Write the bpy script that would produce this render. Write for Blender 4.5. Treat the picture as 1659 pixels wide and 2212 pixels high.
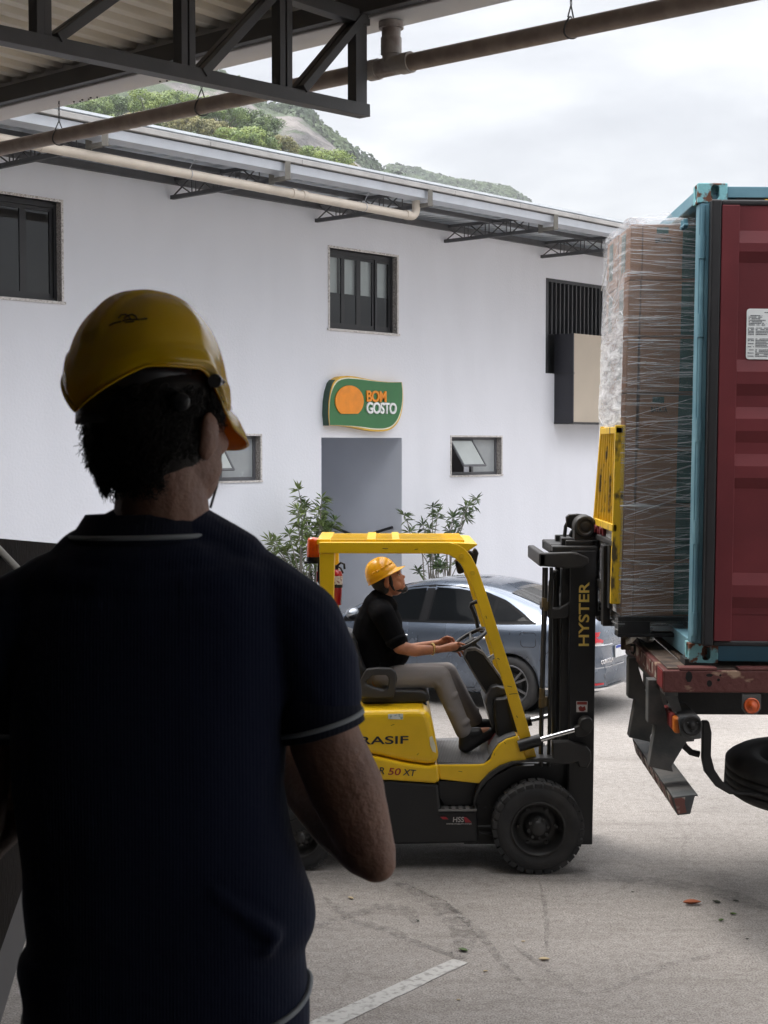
import bpy, bmesh, math, random
from mathutils import Vector, Matrix, noise
R = math.radians
scn = bpy.context.scene
for _o in list(bpy.data.objects): bpy.data.objects.remove(_o)

# ------------------------------------------------------------------ camera
F, CX, CY, HOR = 3300.0, 829.5, 1106.0, 960.0        # photo measured on a 1659 x 2212 grid
CAMZ = 3.13
PITCH = math.atan((CY - HOR) / F)
cam = bpy.data.cameras.new('camera'); camo = bpy.data.objects.new('camera', cam)
scn.collection.objects.link(camo)
camo.location = (0, 0, CAMZ); camo.rotation_euler = (math.pi/2 - PITCH, 0, 0)
cam.sensor_fit = 'HORIZONTAL'; cam.sensor_width = 36; cam.lens = 36 * F / 1659
cam.clip_start = .1; cam.clip_end = 6000
cam.dof.use_dof = True; cam.dof.focus_distance = 11.5; cam.dof.aperture_fstop = 22
scn.camera = camo
scn.render.resolution_x = 768; scn.render.resolution_y = 1024

# ------------------------------------------------------------------ world
SUN_EL, SUN_AZ = 58, 305            # azimuth: compass-like, from +Y clockwise
w = bpy.data.worlds.new('World'); scn.world = w; w.use_nodes = True
nt = w.node_tree; nt.nodes.clear()
def nn(t, ty, **k):
    n = t.nodes.new(ty)
    for a, b in k.items(): setattr(n, a, b)
    return n
out = nn(nt, 'ShaderNodeOutputWorld'); bg = nn(nt, 'ShaderNodeBackground'); bg2 = nn(nt, 'ShaderNodeBackground'); add = nn(nt, 'ShaderNodeAddShader')
sky = nn(nt, 'ShaderNodeTexSky'); sky.sky_type = 'NISHITA'; sky.sun_disc = False
sky.sun_elevation = R(SUN_EL); sky.sun_rotation = R(SUN_AZ); sky.air_density = 1; sky.dust_density = 3
nt.links.new(sky.outputs[0], bg.inputs[0]); bg.inputs[1].default_value = .02
tc = nn(nt, 'ShaderNodeTexCoord'); mp = nn(nt, 'ShaderNodeMapping'); mp.inputs['Scale'].default_value = (3.2, 3.2, 7.5)
mp.inputs['Location'].default_value = (.35, .2, .1)
nz = nn(nt, 'ShaderNodeTexNoise'); nz.inputs['Scale'].default_value = 1.15; nz.inputs['Detail'].default_value = 9; nz.inputs['Roughness'].default_value = .52; nz.inputs['Distortion'].default_value = .25
cr = nn(nt, 'ShaderNodeValToRGB'); cr.color_ramp.elements[0].position = .36; cr.color_ramp.elements[0].color = (.50, .50, .53, 1)
cr.color_ramp.elements[1].position = .62; cr.color_ramp.elements[1].color = (1.0, .995, .985, 1)
e = cr.color_ramp.elements.new(.49); e.color = (.69, .69, .71, 1)
nt.links.new(tc.outputs['Generated'], mp.inputs[0]); nt.links.new(mp.outputs[0], nz.inputs[0]); nt.links.new(nz.outputs[0], cr.inputs[0])
sx = nn(nt, 'ShaderNodeSeparateXYZ'); nt.links.new(tc.outputs['Generated'], sx.inputs[0])
mr = nn(nt, 'ShaderNodeMapRange'); mr.interpolation_type = 'SMOOTHSTEP'
mr.inputs['From Min'].default_value = .3; mr.inputs['From Max'].default_value = .95; mr.inputs['To Min'].default_value = .54; mr.inputs['To Max'].default_value = 3.3
nt.links.new(sx.outputs['Z'], mr.inputs['Value'])
nt.links.new(cr.outputs[0], bg2.inputs[0]); nt.links.new(mr.outputs[0], bg2.inputs[1])
nt.links.new(bg.outputs[0], add.inputs[0]); nt.links.new(bg2.outputs[0], add.inputs[1]); nt.links.new(add.outputs[0], out.inputs[0])

sl = bpy.data.lights.new('sun', 'SUN'); sl.energy = 1.6; sl.angle = R(26); sl.color = (1, .96, .9)
so = bpy.data.objects.new('sun', sl); scn.collection.objects.link(so)
az = R(SUN_AZ); d = Vector((math.sin(az)*math.cos(R(SUN_EL)), math.cos(az)*math.cos(R(SUN_EL)), math.sin(R(SUN_EL))))
so.rotation_euler = d.to_track_quat('Z', 'Y').to_euler(); so.location = (0, 0, 30)

scn.view_settings.view_transform = 'Standard'; scn.view_settings.look = 'None'
scn.view_settings.exposure = 0.80; scn.view_settings.gamma = 1.0
scn.render.engine = 'CYCLES'
scn.cycles.max_bounces = 8; scn.cycles.transparent_max_bounces = 24

# ------------------------------------------------------------------ helpers
_sp, _cp = math.sin(PITCH), math.cos(PITCH)
def ray(px, py):
    x = (px-CX)/F; y = -(py-CY)/F
    return Vector((x, _cp + y*_sp, -_sp + y*_cp))
def W(px, py, Y):                     # the point at distance Y seen at a place of the photo grid
    r = ray(px, py); return Vector((0, 0, CAMZ)) + r*(Y/r.y)
def G(px, py, z=0.0):
    r = ray(px, py); return Vector((0, 0, CAMZ)) + r*((z-CAMZ)/r.z)

def link(o): scn.collection.objects.link(o); return o
def tag(o, label=None, cat=None, group=None, kind=None):
    if label: o['label'] = label
    if cat: o['category'] = cat
    if group: o['group'] = group
    if kind: o['kind'] = kind
    return o
def thing(name, label, cat, loc=(0, 0, 0), group=None):
    o = link(bpy.data.objects.new(name, None)); o.location = loc; o.empty_display_size = .2
    return tag(o, label, cat, group)
def wloc(o):
    v = Vector((0, 0, 0))
    while o is not None: v = v + Vector(o.location); o = o.parent
    return v
def copy_tree(o, parent=None, name=None):
    c = o.copy(); scn.collection.objects.link(c); c.parent = parent
    for ch in [x for x in bpy.data.objects if x.parent == o]: copy_tree(ch, c)
    return c

class MB:
    def __init__(s): s.v = []; s.f = []; s.sm = []
    def add(s, vs, fs, smooth=False):
        n = len(s.v); s.v += [Vector(p) for p in vs]
        for f in fs: s.f.append([i+n for i in f]); s.sm.append(smooth)
        return s
    def box(s, a, b, M=None):
        x0, y0, z0 = a; x1, y1, z1 = b
        vs = [Vector(p) for p in ((x0,y0,z0),(x1,y0,z0),(x1,y1,z0),(x0,y1,z0),(x0,y0,z1),(x1,y0,z1),(x1,y1,z1),(x0,y1,z1))]
        if M: vs = [M @ p for p in vs]
        return s.add(vs, [(0,3,2,1),(4,5,6,7),(0,1,5,4),(1,2,6,5),(2,3,7,6),(3,0,4,7)])
    def cbox(s, c, size, M=None):
        c = Vector(c); h = Vector(size)/2
        T = Matrix.Translation(c) @ (M.to_4x4() if M else Matrix())
        return s.box(-h, h, T)
    def prism(s, pts, off):           # planar polygon swept by a vector
        pts = [Vector(p) for p in pts]; off = Vector(off); n = len(pts)
        return s.add(pts + [p+off for p in pts], [list(range(n))[::-1], list(range(n, 2*n))] + [(i, (i+1) % n, (i+1) % n+n, i+n) for i in range(n)])
    def pp(s, px, Y0, Y1):            # outline measured on the photo, put at distance Y0, really thick to Y1
        return s.prism([W(x, y, Y0) for x, y in px], (0, Y1-Y0, 0))
    def beam(s, p, q, w, h=None, up=(0, 0, 1)):
        p, q = Vector(p), Vector(q); h = h or w; d = (q-p).normalized(); up = Vector(up)
        if abs(d.dot(up)) > .99: up = Vector((0, 1, 0))
        a = d.cross(up).normalized(); b = a.cross(d).normalized()
        c = [a*w/2+b*h/2, -a*w/2+b*h/2, -a*w/2-b*h/2, a*w/2-b*h/2]
        return s.add([p+k for k in c]+[q+k for k in c], [(0,1,2,3),(7,6,5,4),(0,4,5,1),(1,5,6,2),(2,6,7,3),(3,7,4,0)])
    def tube(s, pts, r, n=10, cap=True, smooth=True):
        pts = [Vector(p) for p in pts]; m = len(pts)
        rs = r if isinstance(r, (list, tuple)) else [r]*m
        prev = None; vs = []
        for i, p in enumerate(pts):
            d = (pts[min(i+1, m-1)] - pts[max(i-1, 0)])
            if d.length < 1e-9: d = Vector((0, 0, 1))
            d.normalize()
            if prev is None:
                u = Vector((0, 0, 1)) if abs(d.z) < .9 else Vector((1, 0, 0))
                a = d.cross(u).normalized()
            else:
                a = prev - d*prev.dot(d)
                a = a.normalized() if a.length > 1e-6 else d.orthogonal().normalized()
            prev = a; b = d.cross(a)
            for k in range(n):
                t = 2*math.pi*k/n; vs.append(p + (a*math.cos(t)+b*math.sin(t))*rs[i])
        fs = [(i*n+k, i*n+(k+1) % n, (i+1)*n+(k+1) % n, (i+1)*n+k) for i in range(m-1) for k in range(n)]
        s.add(vs, fs, smooth)
        if cap: s.add(vs[:n], [list(range(n))[::-1]]); s.add(vs[-n:], [list(range(n))])
        return s
    def cyl(s, p, q, r, n=24, smooth=True): return s.tube([p, q], r, n, True, smooth)
    def lathe(s, c, axis, prof, n=48, smooth=True, closed=False):   # prof: (distance along axis, radius)
        c = Vector(c); ax = Vector(axis).normalized(); a = ax.orthogonal().normalized(); b = ax.cross(a)
        vs = []; m = len(prof)
        for h, r in prof:
            for k in range(n):
                t = 2*math.pi*k/n; vs.append(c + ax*h + (a*math.cos(t)+b*math.sin(t))*max(r, 1e-5))
        fs = [(i*n+k, i*n+(k+1) % n, ((i+1) % m)*n+(k+1) % n, ((i+1) % m)*n+k) for i in range(m if closed else m-1) for k in range(n)]
        return s.add(vs, fs, smooth)
    def ell(s, c, r, M=None, nu=20, nv=12, smooth=True):
        c = Vector(c); r = Vector((r, r, r)) if isinstance(r, (int, float)) else Vector(r)
        vs = []
        for j in range(1, nv):
            ph = math.pi*j/nv
            for i in range(nu):
                t = 2*math.pi*i/nu
                vs.append(Vector((r.x*math.sin(ph)*math.cos(t), r.y*math.sin(ph)*math.sin(t), r.z*math.cos(ph))))
        vs += [Vector((0, 0, r.z)), Vector((0, 0, -r.z))]
        if M: vs = [M @ p for p in vs]
        k = (nv-1)*nu
        fs = [(j*nu+i, (j+1)*nu+i, (j+1)*nu+(i+1) % nu, j*nu+(i+1) % nu) for j in range(nv-2) for i in range(nu)]
        fs += [(k, i, (i+1) % nu) for i in range(nu)] + [(k+1, (nv-2)*nu+(i+1) % nu, (nv-2)*nu+i) for i in range(nu)]
        return s.add([p+c for p in vs], fs, smooth)
    def cap(s, p, q, r0, r1=None, n=16):      # tapered capsule
        p, q = Vector(p), Vector(q); r1 = r0 if r1 is None else r1; d = (q-p); L = d.length; d.normalize()
        pts = []; rs = []
        for i in range(7):
            t = math.pi/2*(i/6); pts.append(p - d*r0*math.cos(t)); rs.append(max(r0*math.sin(t), 1e-4))
        for i in range(7):
            t = math.pi/2*(i/6); pts.append(q + d*r1*math.sin(t)); rs.append(max(r1*math.cos(t), 1e-4))
        return s.tube(pts, rs, n)
    def chain(s, pts, rs, n=16):
        for i in range(len(pts)-1): s.cap(pts[i], pts[i+1], rs[i], rs[i+1], n)
        return s
    def loft(s, rings, smooth=True, cap=True):
        n = len(rings[0]); vs = [p for r in rings for p in r]
        fs = [(i*n+k, i*n+(k+1) % n, (i+1)*n+(k+1) % n, (i+1)*n+k) for i in range(len(rings)-1) for k in range(n)]
        s.add(vs, fs, smooth)
        if cap: s.add(rings[0], [list(range(n))[::-1]], smooth); s.add(rings[-1], [list(range(n))], smooth)
        return s
    def grid(s, rows, smooth=True):
        n = len(rows[0]); vs = [p for r in rows for p in r]
        return s.add(vs, [(i*n+k, i*n+k+1, (i+1)*n+k+1, (i+1)*n+k) for i in range(len(rows)-1) for k in range(n-1)], smooth)
    def build(s, name, mat, parent=None, bevel=0, weld=False, solid=0, label=None, seg=2, recalc=True):
        off = wloc(parent) if parent else Vector((0, 0, 0))
        me = bpy.data.meshes.new(name)
        me.from_pydata([tuple(p-off) for p in s.v], [], s.f); me.validate()
        if len(me.polygons) == len(s.sm): me.polygons.foreach_set('use_smooth', s.sm)
        if weld or recalc:
            bm = bmesh.new(); bm.from_mesh(me)
            if weld: bmesh.ops.remove_doubles(bm, verts=bm.verts, dist=weld if isinstance(weld, float) else 1e-4)
            if recalc: bmesh.ops.recalc_face_normals(bm, faces=bm.faces)
            bm.to_mesh(me); bm.free()
        o = link(bpy.data.objects.new(name, me)); o.parent = parent
        me.materials.append(mat)
        if solid:
            m = o.modifiers.new('solid', 'SOLIDIFY'); m.thickness = solid; m.offset = -1
        if bevel:
            m = o.modifiers.new('bevel', 'BEVEL'); m.width = bevel; m.segments = seg; m.limit_method = 'ANGLE'; m.angle_limit = R(40)
        if label: o['label'] = label
        return o
def bake(o, shade=True):                # turn the modifiers into mesh
    dg = bpy.context.evaluated_depsgraph_get(); dg.update()
    me = bpy.data.meshes.new_from_object(o.evaluated_get(dg)); o.modifiers.clear(); o.data = me
    if shade: me.polygons.foreach_set('use_smooth', [True]*len(me.polygons))
    return o
def organic(mb, name, mat, parent, vox=.006, it=6, fac=.5, label=None):
    o = mb.build(name, mat, parent, label=label)
    m = o.modifiers.new('r', 'REMESH'); m.mode = 'VOXEL'; m.voxel_size = vox; m.use_smooth_shade = True
    if it: m = o.modifiers.new('s', 'SMOOTH'); m.factor = fac; m.iterations = it
    return bake(o)
def cut(o, mb):
    c = mb.build('cutter', o.data.materials[0]); 
    m = o.modifiers.new('b', 'BOOLEAN'); m.object = c; m.operation = 'DIFFERENCE'; m.solver = 'EXACT'
    dg = bpy.context.evaluated_depsgraph_get(); dg.update()
    c.location = wloc(o)*0
    me = bpy.data.meshes.new_from_object(o.evaluated_get(dg)); o.modifiers.clear(); o.data = me
    bpy.data.objects.remove(c); return o

MATS = {}
def mat(name, col, rough=.5, metal=0, var=.12, scale=6, bump=0, bscale=60, coat=0, detail=6, stretch=(1, 1, 1), spec=.5, trans=0, alpha=1, col2=None, lo=.4, hi=.6, rvar=.1):
    if name in MATS: return MATS[name]
    m = bpy.data.materials.new(name); m.use_nodes = True; t = m.node_tree; b = t.nodes['Principled BSDF']
    tc = nn(t, 'ShaderNodeTexCoord'); mp = nn(t, 'ShaderNodeMapping'); mp.inputs['Scale'].default_value = stretch
    t.links.new(tc.outputs['Object'], mp.inputs[0])
    n1 = nn(t, 'ShaderNodeTexNoise'); n1.inputs['Scale'].default_value = scale; n1.inputs['Detail'].default_value = detail
    t.links.new(mp.outputs[0], n1.inputs[0])
    cr = nn(t, 'ShaderNodeValToRGB')
    c2 = col2 or tuple(min(1, c*(1+var)) for c in col); c1 = col if col2 else tuple(c*(1-var) for c in col)
    cr.color_ramp.elements[0].position = lo; cr.color_ramp.elements[0].color = (*c1, 1)
    cr.color_ramp.elements[1].position = hi; cr.color_ramp.elements[1].color = (*c2, 1)
    if not col2: cr.color_ramp.elements[0].position = .3; cr.color_ramp.elements[1].position = .7
    t.links.new(n1.outputs[0], cr.inputs[0]); t.links.new(cr.outputs[0], b.inputs['Base Color'])
    mr = nn(t, 'ShaderNodeMapRange'); mr.inputs['To Min'].default_value = max(0, rough-rvar); mr.inputs['To Max'].default_value = min(1, rough+rvar)
    t.links.new(n1.outputs[0], mr.inputs['Value']); t.links.new(mr.outputs[0], b.inputs['Roughness'])
    b.inputs['Metallic'].default_value = metal; b.inputs['Coat Weight'].default_value = coat; b.inputs['Coat Roughness'].default_value = .06
    b.inputs['Specular IOR Level'].default_value = spec; b.inputs['Transmission Weight'].default_value = trans; b.inputs['Alpha'].default_value = alpha
    if bump:
        n2 = nn(t, 'ShaderNodeTexNoise'); n2.inputs['Scale'].default_value = bscale; n2.inputs['Detail'].default_value = 4
        bp = nn(t, 'ShaderNodeBump'); bp.inputs['Strength'].default_value = bump; bp.inputs['Distance'].default_value = .01
        t.links.new(tc.outputs['Object'], n2.inputs[0]); t.links.new(n2.outputs[0], bp.inputs['Height']); t.links.new(bp.outputs[0], b.inputs['Normal'])
    MATS[name] = m; return m
def text_mesh(name, txt, size, mt, parent, origin, xdir, updir, depth=.003, shear=0, bold=0, stretch=1.0, label=None, align='LEFT', space=1.0):
    cu = bpy.data.curves.new(name, 'FONT'); cu.body = txt; cu.size = size; cu.extrude = depth; cu.shear = shear; cu.offset = bold; cu.align_x = align; cu.space_character = space
    o = bpy.data.objects.new(name, cu); scn.collection.objects.link(o)
    dg = bpy.context.evaluated_depsgraph_get(); dg.update()
    me = bpy.data.meshes.new_from_object(o.evaluated_get(dg)); bpy.data.objects.remove(o)
    X = Vector(xdir).normalized(); U = Vector(updir).normalized(); N = X.cross(U)
    off = Vector(origin) - (wloc(parent) if parent else Vector((0, 0, 0)))
    for v in me.vertices:
        p = v.co.copy(); v.co = off + X*p.x*stretch + U*p.y + N*p.z
    me.materials.clear(); me.materials.append(mt)
    o = link(bpy.data.objects.new(name, me)); o.parent = parent
    if label: o['label'] = label
    return o
scn.cycles.use_denoising = True
random.seed(7)
# ------------------------------------------------------------------ ground
def ground_mat():
    m = bpy.data.materials.new('yard_concrete'); m.use_nodes = True; t = m.node_tree; b = t.nodes['Principled BSDF']
    tc = nn(t, 'ShaderNodeTexCoord')
    def noi(sc, det=6, rough=.6, stretch=None, loc=(0, 0, 0)):
        mp = nn(t, 'ShaderNodeMapping'); mp.inputs['Scale'].default_value = stretch or (1, 1, 1); mp.inputs['Location'].default_value = loc
        n = nn(t, 'ShaderNodeTexNoise'); n.inputs['Scale'].default_value = sc; n.inputs['Detail'].default_value = det; n.inputs['Roughness'].default_value = rough
        t.links.new(tc.outputs['Object'], mp.inputs[0]); t.links.new(mp.outputs[0], n.inputs[0]); return n.outputs[0]
    def ramp(f, stops):
        c = nn(t, 'ShaderNodeValToRGB')
        while len(c.color_ramp.elements) < len(stops): c.color_ramp.elements.new(.5)
        for e, (p, k) in zip(c.color_ramp.elements, stops): e.position = p; e.color = (*k, 1) if len(k) == 3 else k
        t.links.new(f, c.inputs[0]); return c.outputs[0]
    def mix(a, bb, f, mode='MIX'):
        x = nn(t, 'ShaderNodeMix'); x.data_type = 'RGBA'; x.blend_type = mode
        if isinstance(f, float): x.inputs[0].default_value = f
        else: t.links.new(f, x.inputs[0])
        t.links.new(a, x.inputs[6]); t.links.new(bb, x.inputs[7]); return x.outputs[2]
    base = ramp(noi(.55, 5, .55), [(.35, (.262, .243, .225)), (.65, (.325, .302, .280))])
    fine = ramp(noi(85, 3, .7), [(.36, (.50, .48, .47)), (.52, (1, 1, 1)), (.68, (1.35, 1.34, 1.32))])
    mid = ramp(noi(16, 5, .7), [(.35, (.80, .78, .77)), (.62, (1.08, 1.08, 1.08))])
    stain = ramp(noi(1.3, 8, .72, (1, 1, 1), (4, 2, 0)), [(.30, (.62, .60, .58)), (.44, (1, 1, 1))])
    drag = ramp(noi(2.2, 6, .7, (.22, 1.6, 1), (1, 7, 0)), [(.36, (.80, .79, .78)), (.5, (1, 1, 1))])
    v = nn(t, 'ShaderNodeTexVoronoi'); v.feature = 'DISTANCE_TO_EDGE'; v.inputs['Scale'].default_value = .33
    wob = nn(t, 'ShaderNodeTexNoise'); wob.inputs['Scale'].default_value = 2.5; wob.inputs['Detail'].default_value = 5
    t.links.new(tc.outputs['Object'], wob.inputs[0])
    ad = nn(t, 'ShaderNodeMixRGB'); ad.blend_type = 'ADD'; ad.inputs[0].default_value = .35
    t.links.new(tc.outputs['Object'], ad.inputs[1]); t.links.new(wob.outputs[1], ad.inputs[2]); t.links.new(ad.outputs[0], v.inputs[0])
    crack = ramp(v.outputs[0], [(.0, (.72, .70, .68)), (.004, (1, 1, 1))])
    c = mix(base, mid, 1.0, 'MULTIPLY'); c = mix(c, fine, 1.0, 'MULTIPLY'); c = mix(c, stain, .55, 'MULTIPLY'); c = mix(c, drag, .7, 'MULTIPLY'); c = mix(c, crack, .55, 'MULTIPLY')
    t.links.new(c, b.inputs['Base Color']); b.inputs['Roughness'].default_value = .85
    bp = nn(t, 'ShaderNodeBump'); bp.inputs['Strength'].default_value = .5; bp.inputs['Distance'].default_value = .006
    t.links.new(noi(70, 4, .7), bp.inputs['Height']); t.links.new(bp.outputs[0], b.inputs['Normal'])
    return m
g = MB().add([(-2500, -300, 0), (2500, -300, 0), (2500, 3000, 0), (-2500, 3000, 0)], [(0, 1, 2, 3)])
tag(g.build('ground', ground_mat(), recalc=False), kind='structure')
# painted bay line
pl = MB(); n = 26
A0, A1 = G(640, 2222), G(979, 2072); B0, B1 = G(700, 2232), G(1010, 2081)
rng = random.Random(3)
rows = []
for i in range(n+1):
    f = i/n; p = A0.lerp(A1, f); q = B0.lerp(B1, f)
    d = (q-p)*.03
    rows.append([p + d*rng.uniform(-1, 1) + Vector((0, 0, .004)), q + d*rng.uniform(-1, 1) + Vector((0, 0, .004))])
pl.grid(rows, False)
tag(pl.build('painted_line', mat('worn_white_paint', (.28, .27, .255), .8, col2=(.46, .45, .43), scale=22, lo=.36, hi=.5, bump=.3, bscale=80), recalc=False), kind='structure')
# rubber scuffs left by turning tyres: thin, broken, part transparent
def scuff_mat():
    m = bpy.data.materials.new('tyre_rubber_scuff'); m.use_nodes = True; t = m.node_tree; b = t.nodes['Principled BSDF']
    b.inputs['Base Color'].default_value = (.10, .092, .088, 1); b.inputs['Roughness'].default_value = .8
    tc = nn(t, 'ShaderNodeTexCoord'); n1 = nn(t, 'ShaderNodeTexNoise'); n1.inputs['Scale'].default_value = 14; n1.inputs['Detail'].default_value = 9; n1.inputs['Roughness'].default_value = .75
    t.links.new(tc.outputs['Object'], n1.inputs[0]); mr = nn(t, 'ShaderNodeMapRange')
    mr.inputs['From Min'].default_value = .42; mr.inputs['From Max'].default_value = .75; mr.inputs['To Max'].default_value = .55
    t.links.new(n1.outputs[0], mr.inputs['Value']); t.links.new(mr.outputs[0], b.inputs['Alpha']); return m
SC = scuff_mat()
def scuff(pts, wd, k):
    c = [G(x, y) for x, y in pts]; P = []
    for i in range(len(c)-1):
        for j in range(5): P.append(c[i].lerp(c[i+1], j/5))
    P.append(c[-1]); rows = []
    for i, p in enumerate(P):
        d = (P[min(i+1, len(P)-1)]-P[max(0, i-1)]).normalized(); s = Vector((-d.y, d.x, 0))*wd/2*(math.sin(math.pi*(i+.3)/(len(P)))**.5 if i < len(P) else 0)*rng.uniform(.8, 1.2)
        rows.append([p-s+Vector((0, 0, .004+.001*k)), p+s+Vector((0, 0, .004+.001*k))])
    MBx = MB().grid(rows, False); tag(MBx.build('tyre_mark', SC, recalc=False), kind='structure')
scuff([(850, 1905), (900, 1925), (950, 1955), (985, 1990), (1005, 2025), (1000, 2050), (985, 2075)], .17, 0)
scuff([(880, 1912), (960, 1950), (1030, 2010), (1080, 2075), (1130, 2130)], .06, 1)
scuff([(1165, 1905), (1178, 1960), (1181, 2010), (1180, 2060)], .035, 2)
scuff([(700, 1940), (760, 1990), (840, 2010), (900, 2040), (1010, 2075)], .10, 3)
scuff([(660, 2010), (740, 1985), (820, 1960), (880, 1965), (900, 2000)], .12, 4)
scuff([(1290, 1900), (1400, 1905), (1540, 1925), (1680, 1970)], .22, 5)
scuff([(1110, 2045), (1170, 2090), (1260, 2150)], .05, 6)
scuff([(1240, 2160), (1340, 2130), (1450, 2085), (1560, 2060)], .05, 7)

# ------------------------------------------------------------------ warehouse across the yard
A = Vector((.6564, .7544, 0)); N = Vector((.7544, -.6564, 0)); F0 = Vector((0, 25, 0))
def FP(s, z, o=0.0): return F0 + A*s + N*o + Vector((0, 0, z))
def fac(px, py, o=0.0):
    r = ray(px, py); c = Vector((0, 0, CAMZ)); k = ((F0 + N*o) - c).dot(N)/r.dot(N); p = c + r*k
    return (p-F0).dot(A), p.z
WH = thing('warehouse', 'white rendered two-storey warehouse with a metal eave across the yard', 'building', FP(0, 0))
def wallmat():
    m = mat('white_render', (.80, .81, .865), .75, var=.022, scale=2.2, stretch=(1, 1, .25), bump=.35, bscale=28); return m
m_wall = wallmat()
m_stone = mat('speckled_granite', (.22, .19, .17), .5, col2=(.62, .58, .55), scale=60, lo=.42, hi=.58)
m_stone_l = mat('pale_granite', (.42, .38, .36), .5, col2=(.75, .72, .70), scale=50, lo=.40, hi=.55)
m_black = mat('black_aluminium', (.018, .018, .021), .38, var=.2)
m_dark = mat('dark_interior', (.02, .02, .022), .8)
def glass(name, tint=(.55, .6, .62), refl=.6, ior=1.45):
    if name in MATS: return MATS[name]
    m = bpy.data.materials.new(name); m.use_nodes = True; t = m.node_tree; t.nodes.clear()
    o = nn(t, 'ShaderNodeOutputMaterial'); mx = nn(t, 'ShaderNodeMixShader'); tr = nn(t, 'ShaderNodeBsdfTransparent'); gl = nn(t, 'ShaderNodeBsdfGlossy'); fr = nn(t, 'ShaderNodeFresnel')
    tr.inputs[0].default_value = (*tint, 1); gl.inputs['Roughness'].default_value = .02; gl.inputs[0].default_value = (refl,)*3+(1,); fr.inputs[0].default_value = ior
    t.links.new(fr.outputs[0], mx.inputs[0]); t.links.new(tr.outputs[0], mx.inputs[1]); t.links.new(gl.outputs[0], mx.inputs[2]); t.links.new(mx.outputs[0], o.inputs[0])
    MATS[name] = m; return m
m_glass = glass('window_glass', (.82, .85, .86), 1.0, 1.5)
holes = []
def sx_(px, o=0): return fac(px, 900, o)[0]
wm = (sx_(712), sx_(857), fac(712, 709)[1], fac(712, 535)[1])
wl_r, wl_z0, wl_z1 = sx_(135), fac(135, 652)[1], fac(135, 438)[1]
wl = (wl_r-2.9, wl_r, wl_z0, wl_z1)
wsr = (sx_(975), sx_(1083), fac(975, 1027)[1], fac(975, 944)[1])
ws_w = wsr[1]-wsr[0]
wsl = (sx_(562)-ws_w, sx_(562), wsr[2], wsr[3])
dr = (sx_(694), sx_(868), 0.0, fac(694, 945)[1])
lv = (sx_(1178), sx_(1178)+4.2, fac(1178, 806)[1], fac(1178, 600)[1])
holes = [wm, wl, wsr, wsl, dr, lv]
S0, S1, ZT = -15, 17, 6.86
ss = sorted({S0, S1, *[h[0] for h in holes], *[h[1] for h in holes]}); zs = sorted({0, ZT, *[h[2] for h in holes], *[h[3] for h in holes]})
wb = MB()
for i in range(len(ss)-1):
    for j in range(len(zs)-1):
        cs, cz = (ss[i]+ss[i+1])/2, (zs[j]+zs[j+1])/2
        if any(h[0] < cs < h[1] and h[2] < cz < h[3] for h in holes): continue
        wb.add([FP(ss[i], zs[j]), FP(ss[i+1], zs[j]), FP(ss[i+1], zs[j+1]), FP(ss[i], zs[j+1])], [(0, 1, 2, 3)])
for (a, b, c, d_), dep in zip(holes, (.16, .16, .16, .16, 0, .3)):
    if not dep: continue
    for p, q in (((a, c), (b, c)), ((b, c), (b, d_)), ((b, d_), (a, d_)), ((a, d_), (a, c))):
        wb.add([FP(*p), FP(*q), FP(*q, -dep), FP(*p, -dep)], [(0, 1, 2, 3)])
for s_ in (S0, S1): wb.add([FP(s_, 0), FP(s_, ZT), FP(s_, ZT, -14), FP(s_, 0, -14)], [(0, 1, 2, 3)])
wb.add([FP(S0, 0, -14), FP(S1, 0, -14), FP(S1, ZT, -14), FP(S0, ZT, -14)], [(0, 1, 2, 3)])
wb.build('wall', m_wall, WH, recalc=False)
def fbox(mb, s0, s1, z0, z1, o0, o1):
    return mb.add([FP(s0, z0, o0), FP(s1, z0, o0), FP(s1, z0, o1), FP(s0, z0, o1), FP(s0, z1, o0), FP(s1, z1, o0), FP(s1, z1, o1), FP(s0, z1, o1)],
                  [(0,3,2,1),(4,5,6,7),(0,1,5,4),(1,2,6,5),(2,3,7,6),(3,0,4,7)])
m_blind = mat('white_roller_blind', (.72, .74, .72), .8, var=.03)
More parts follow.
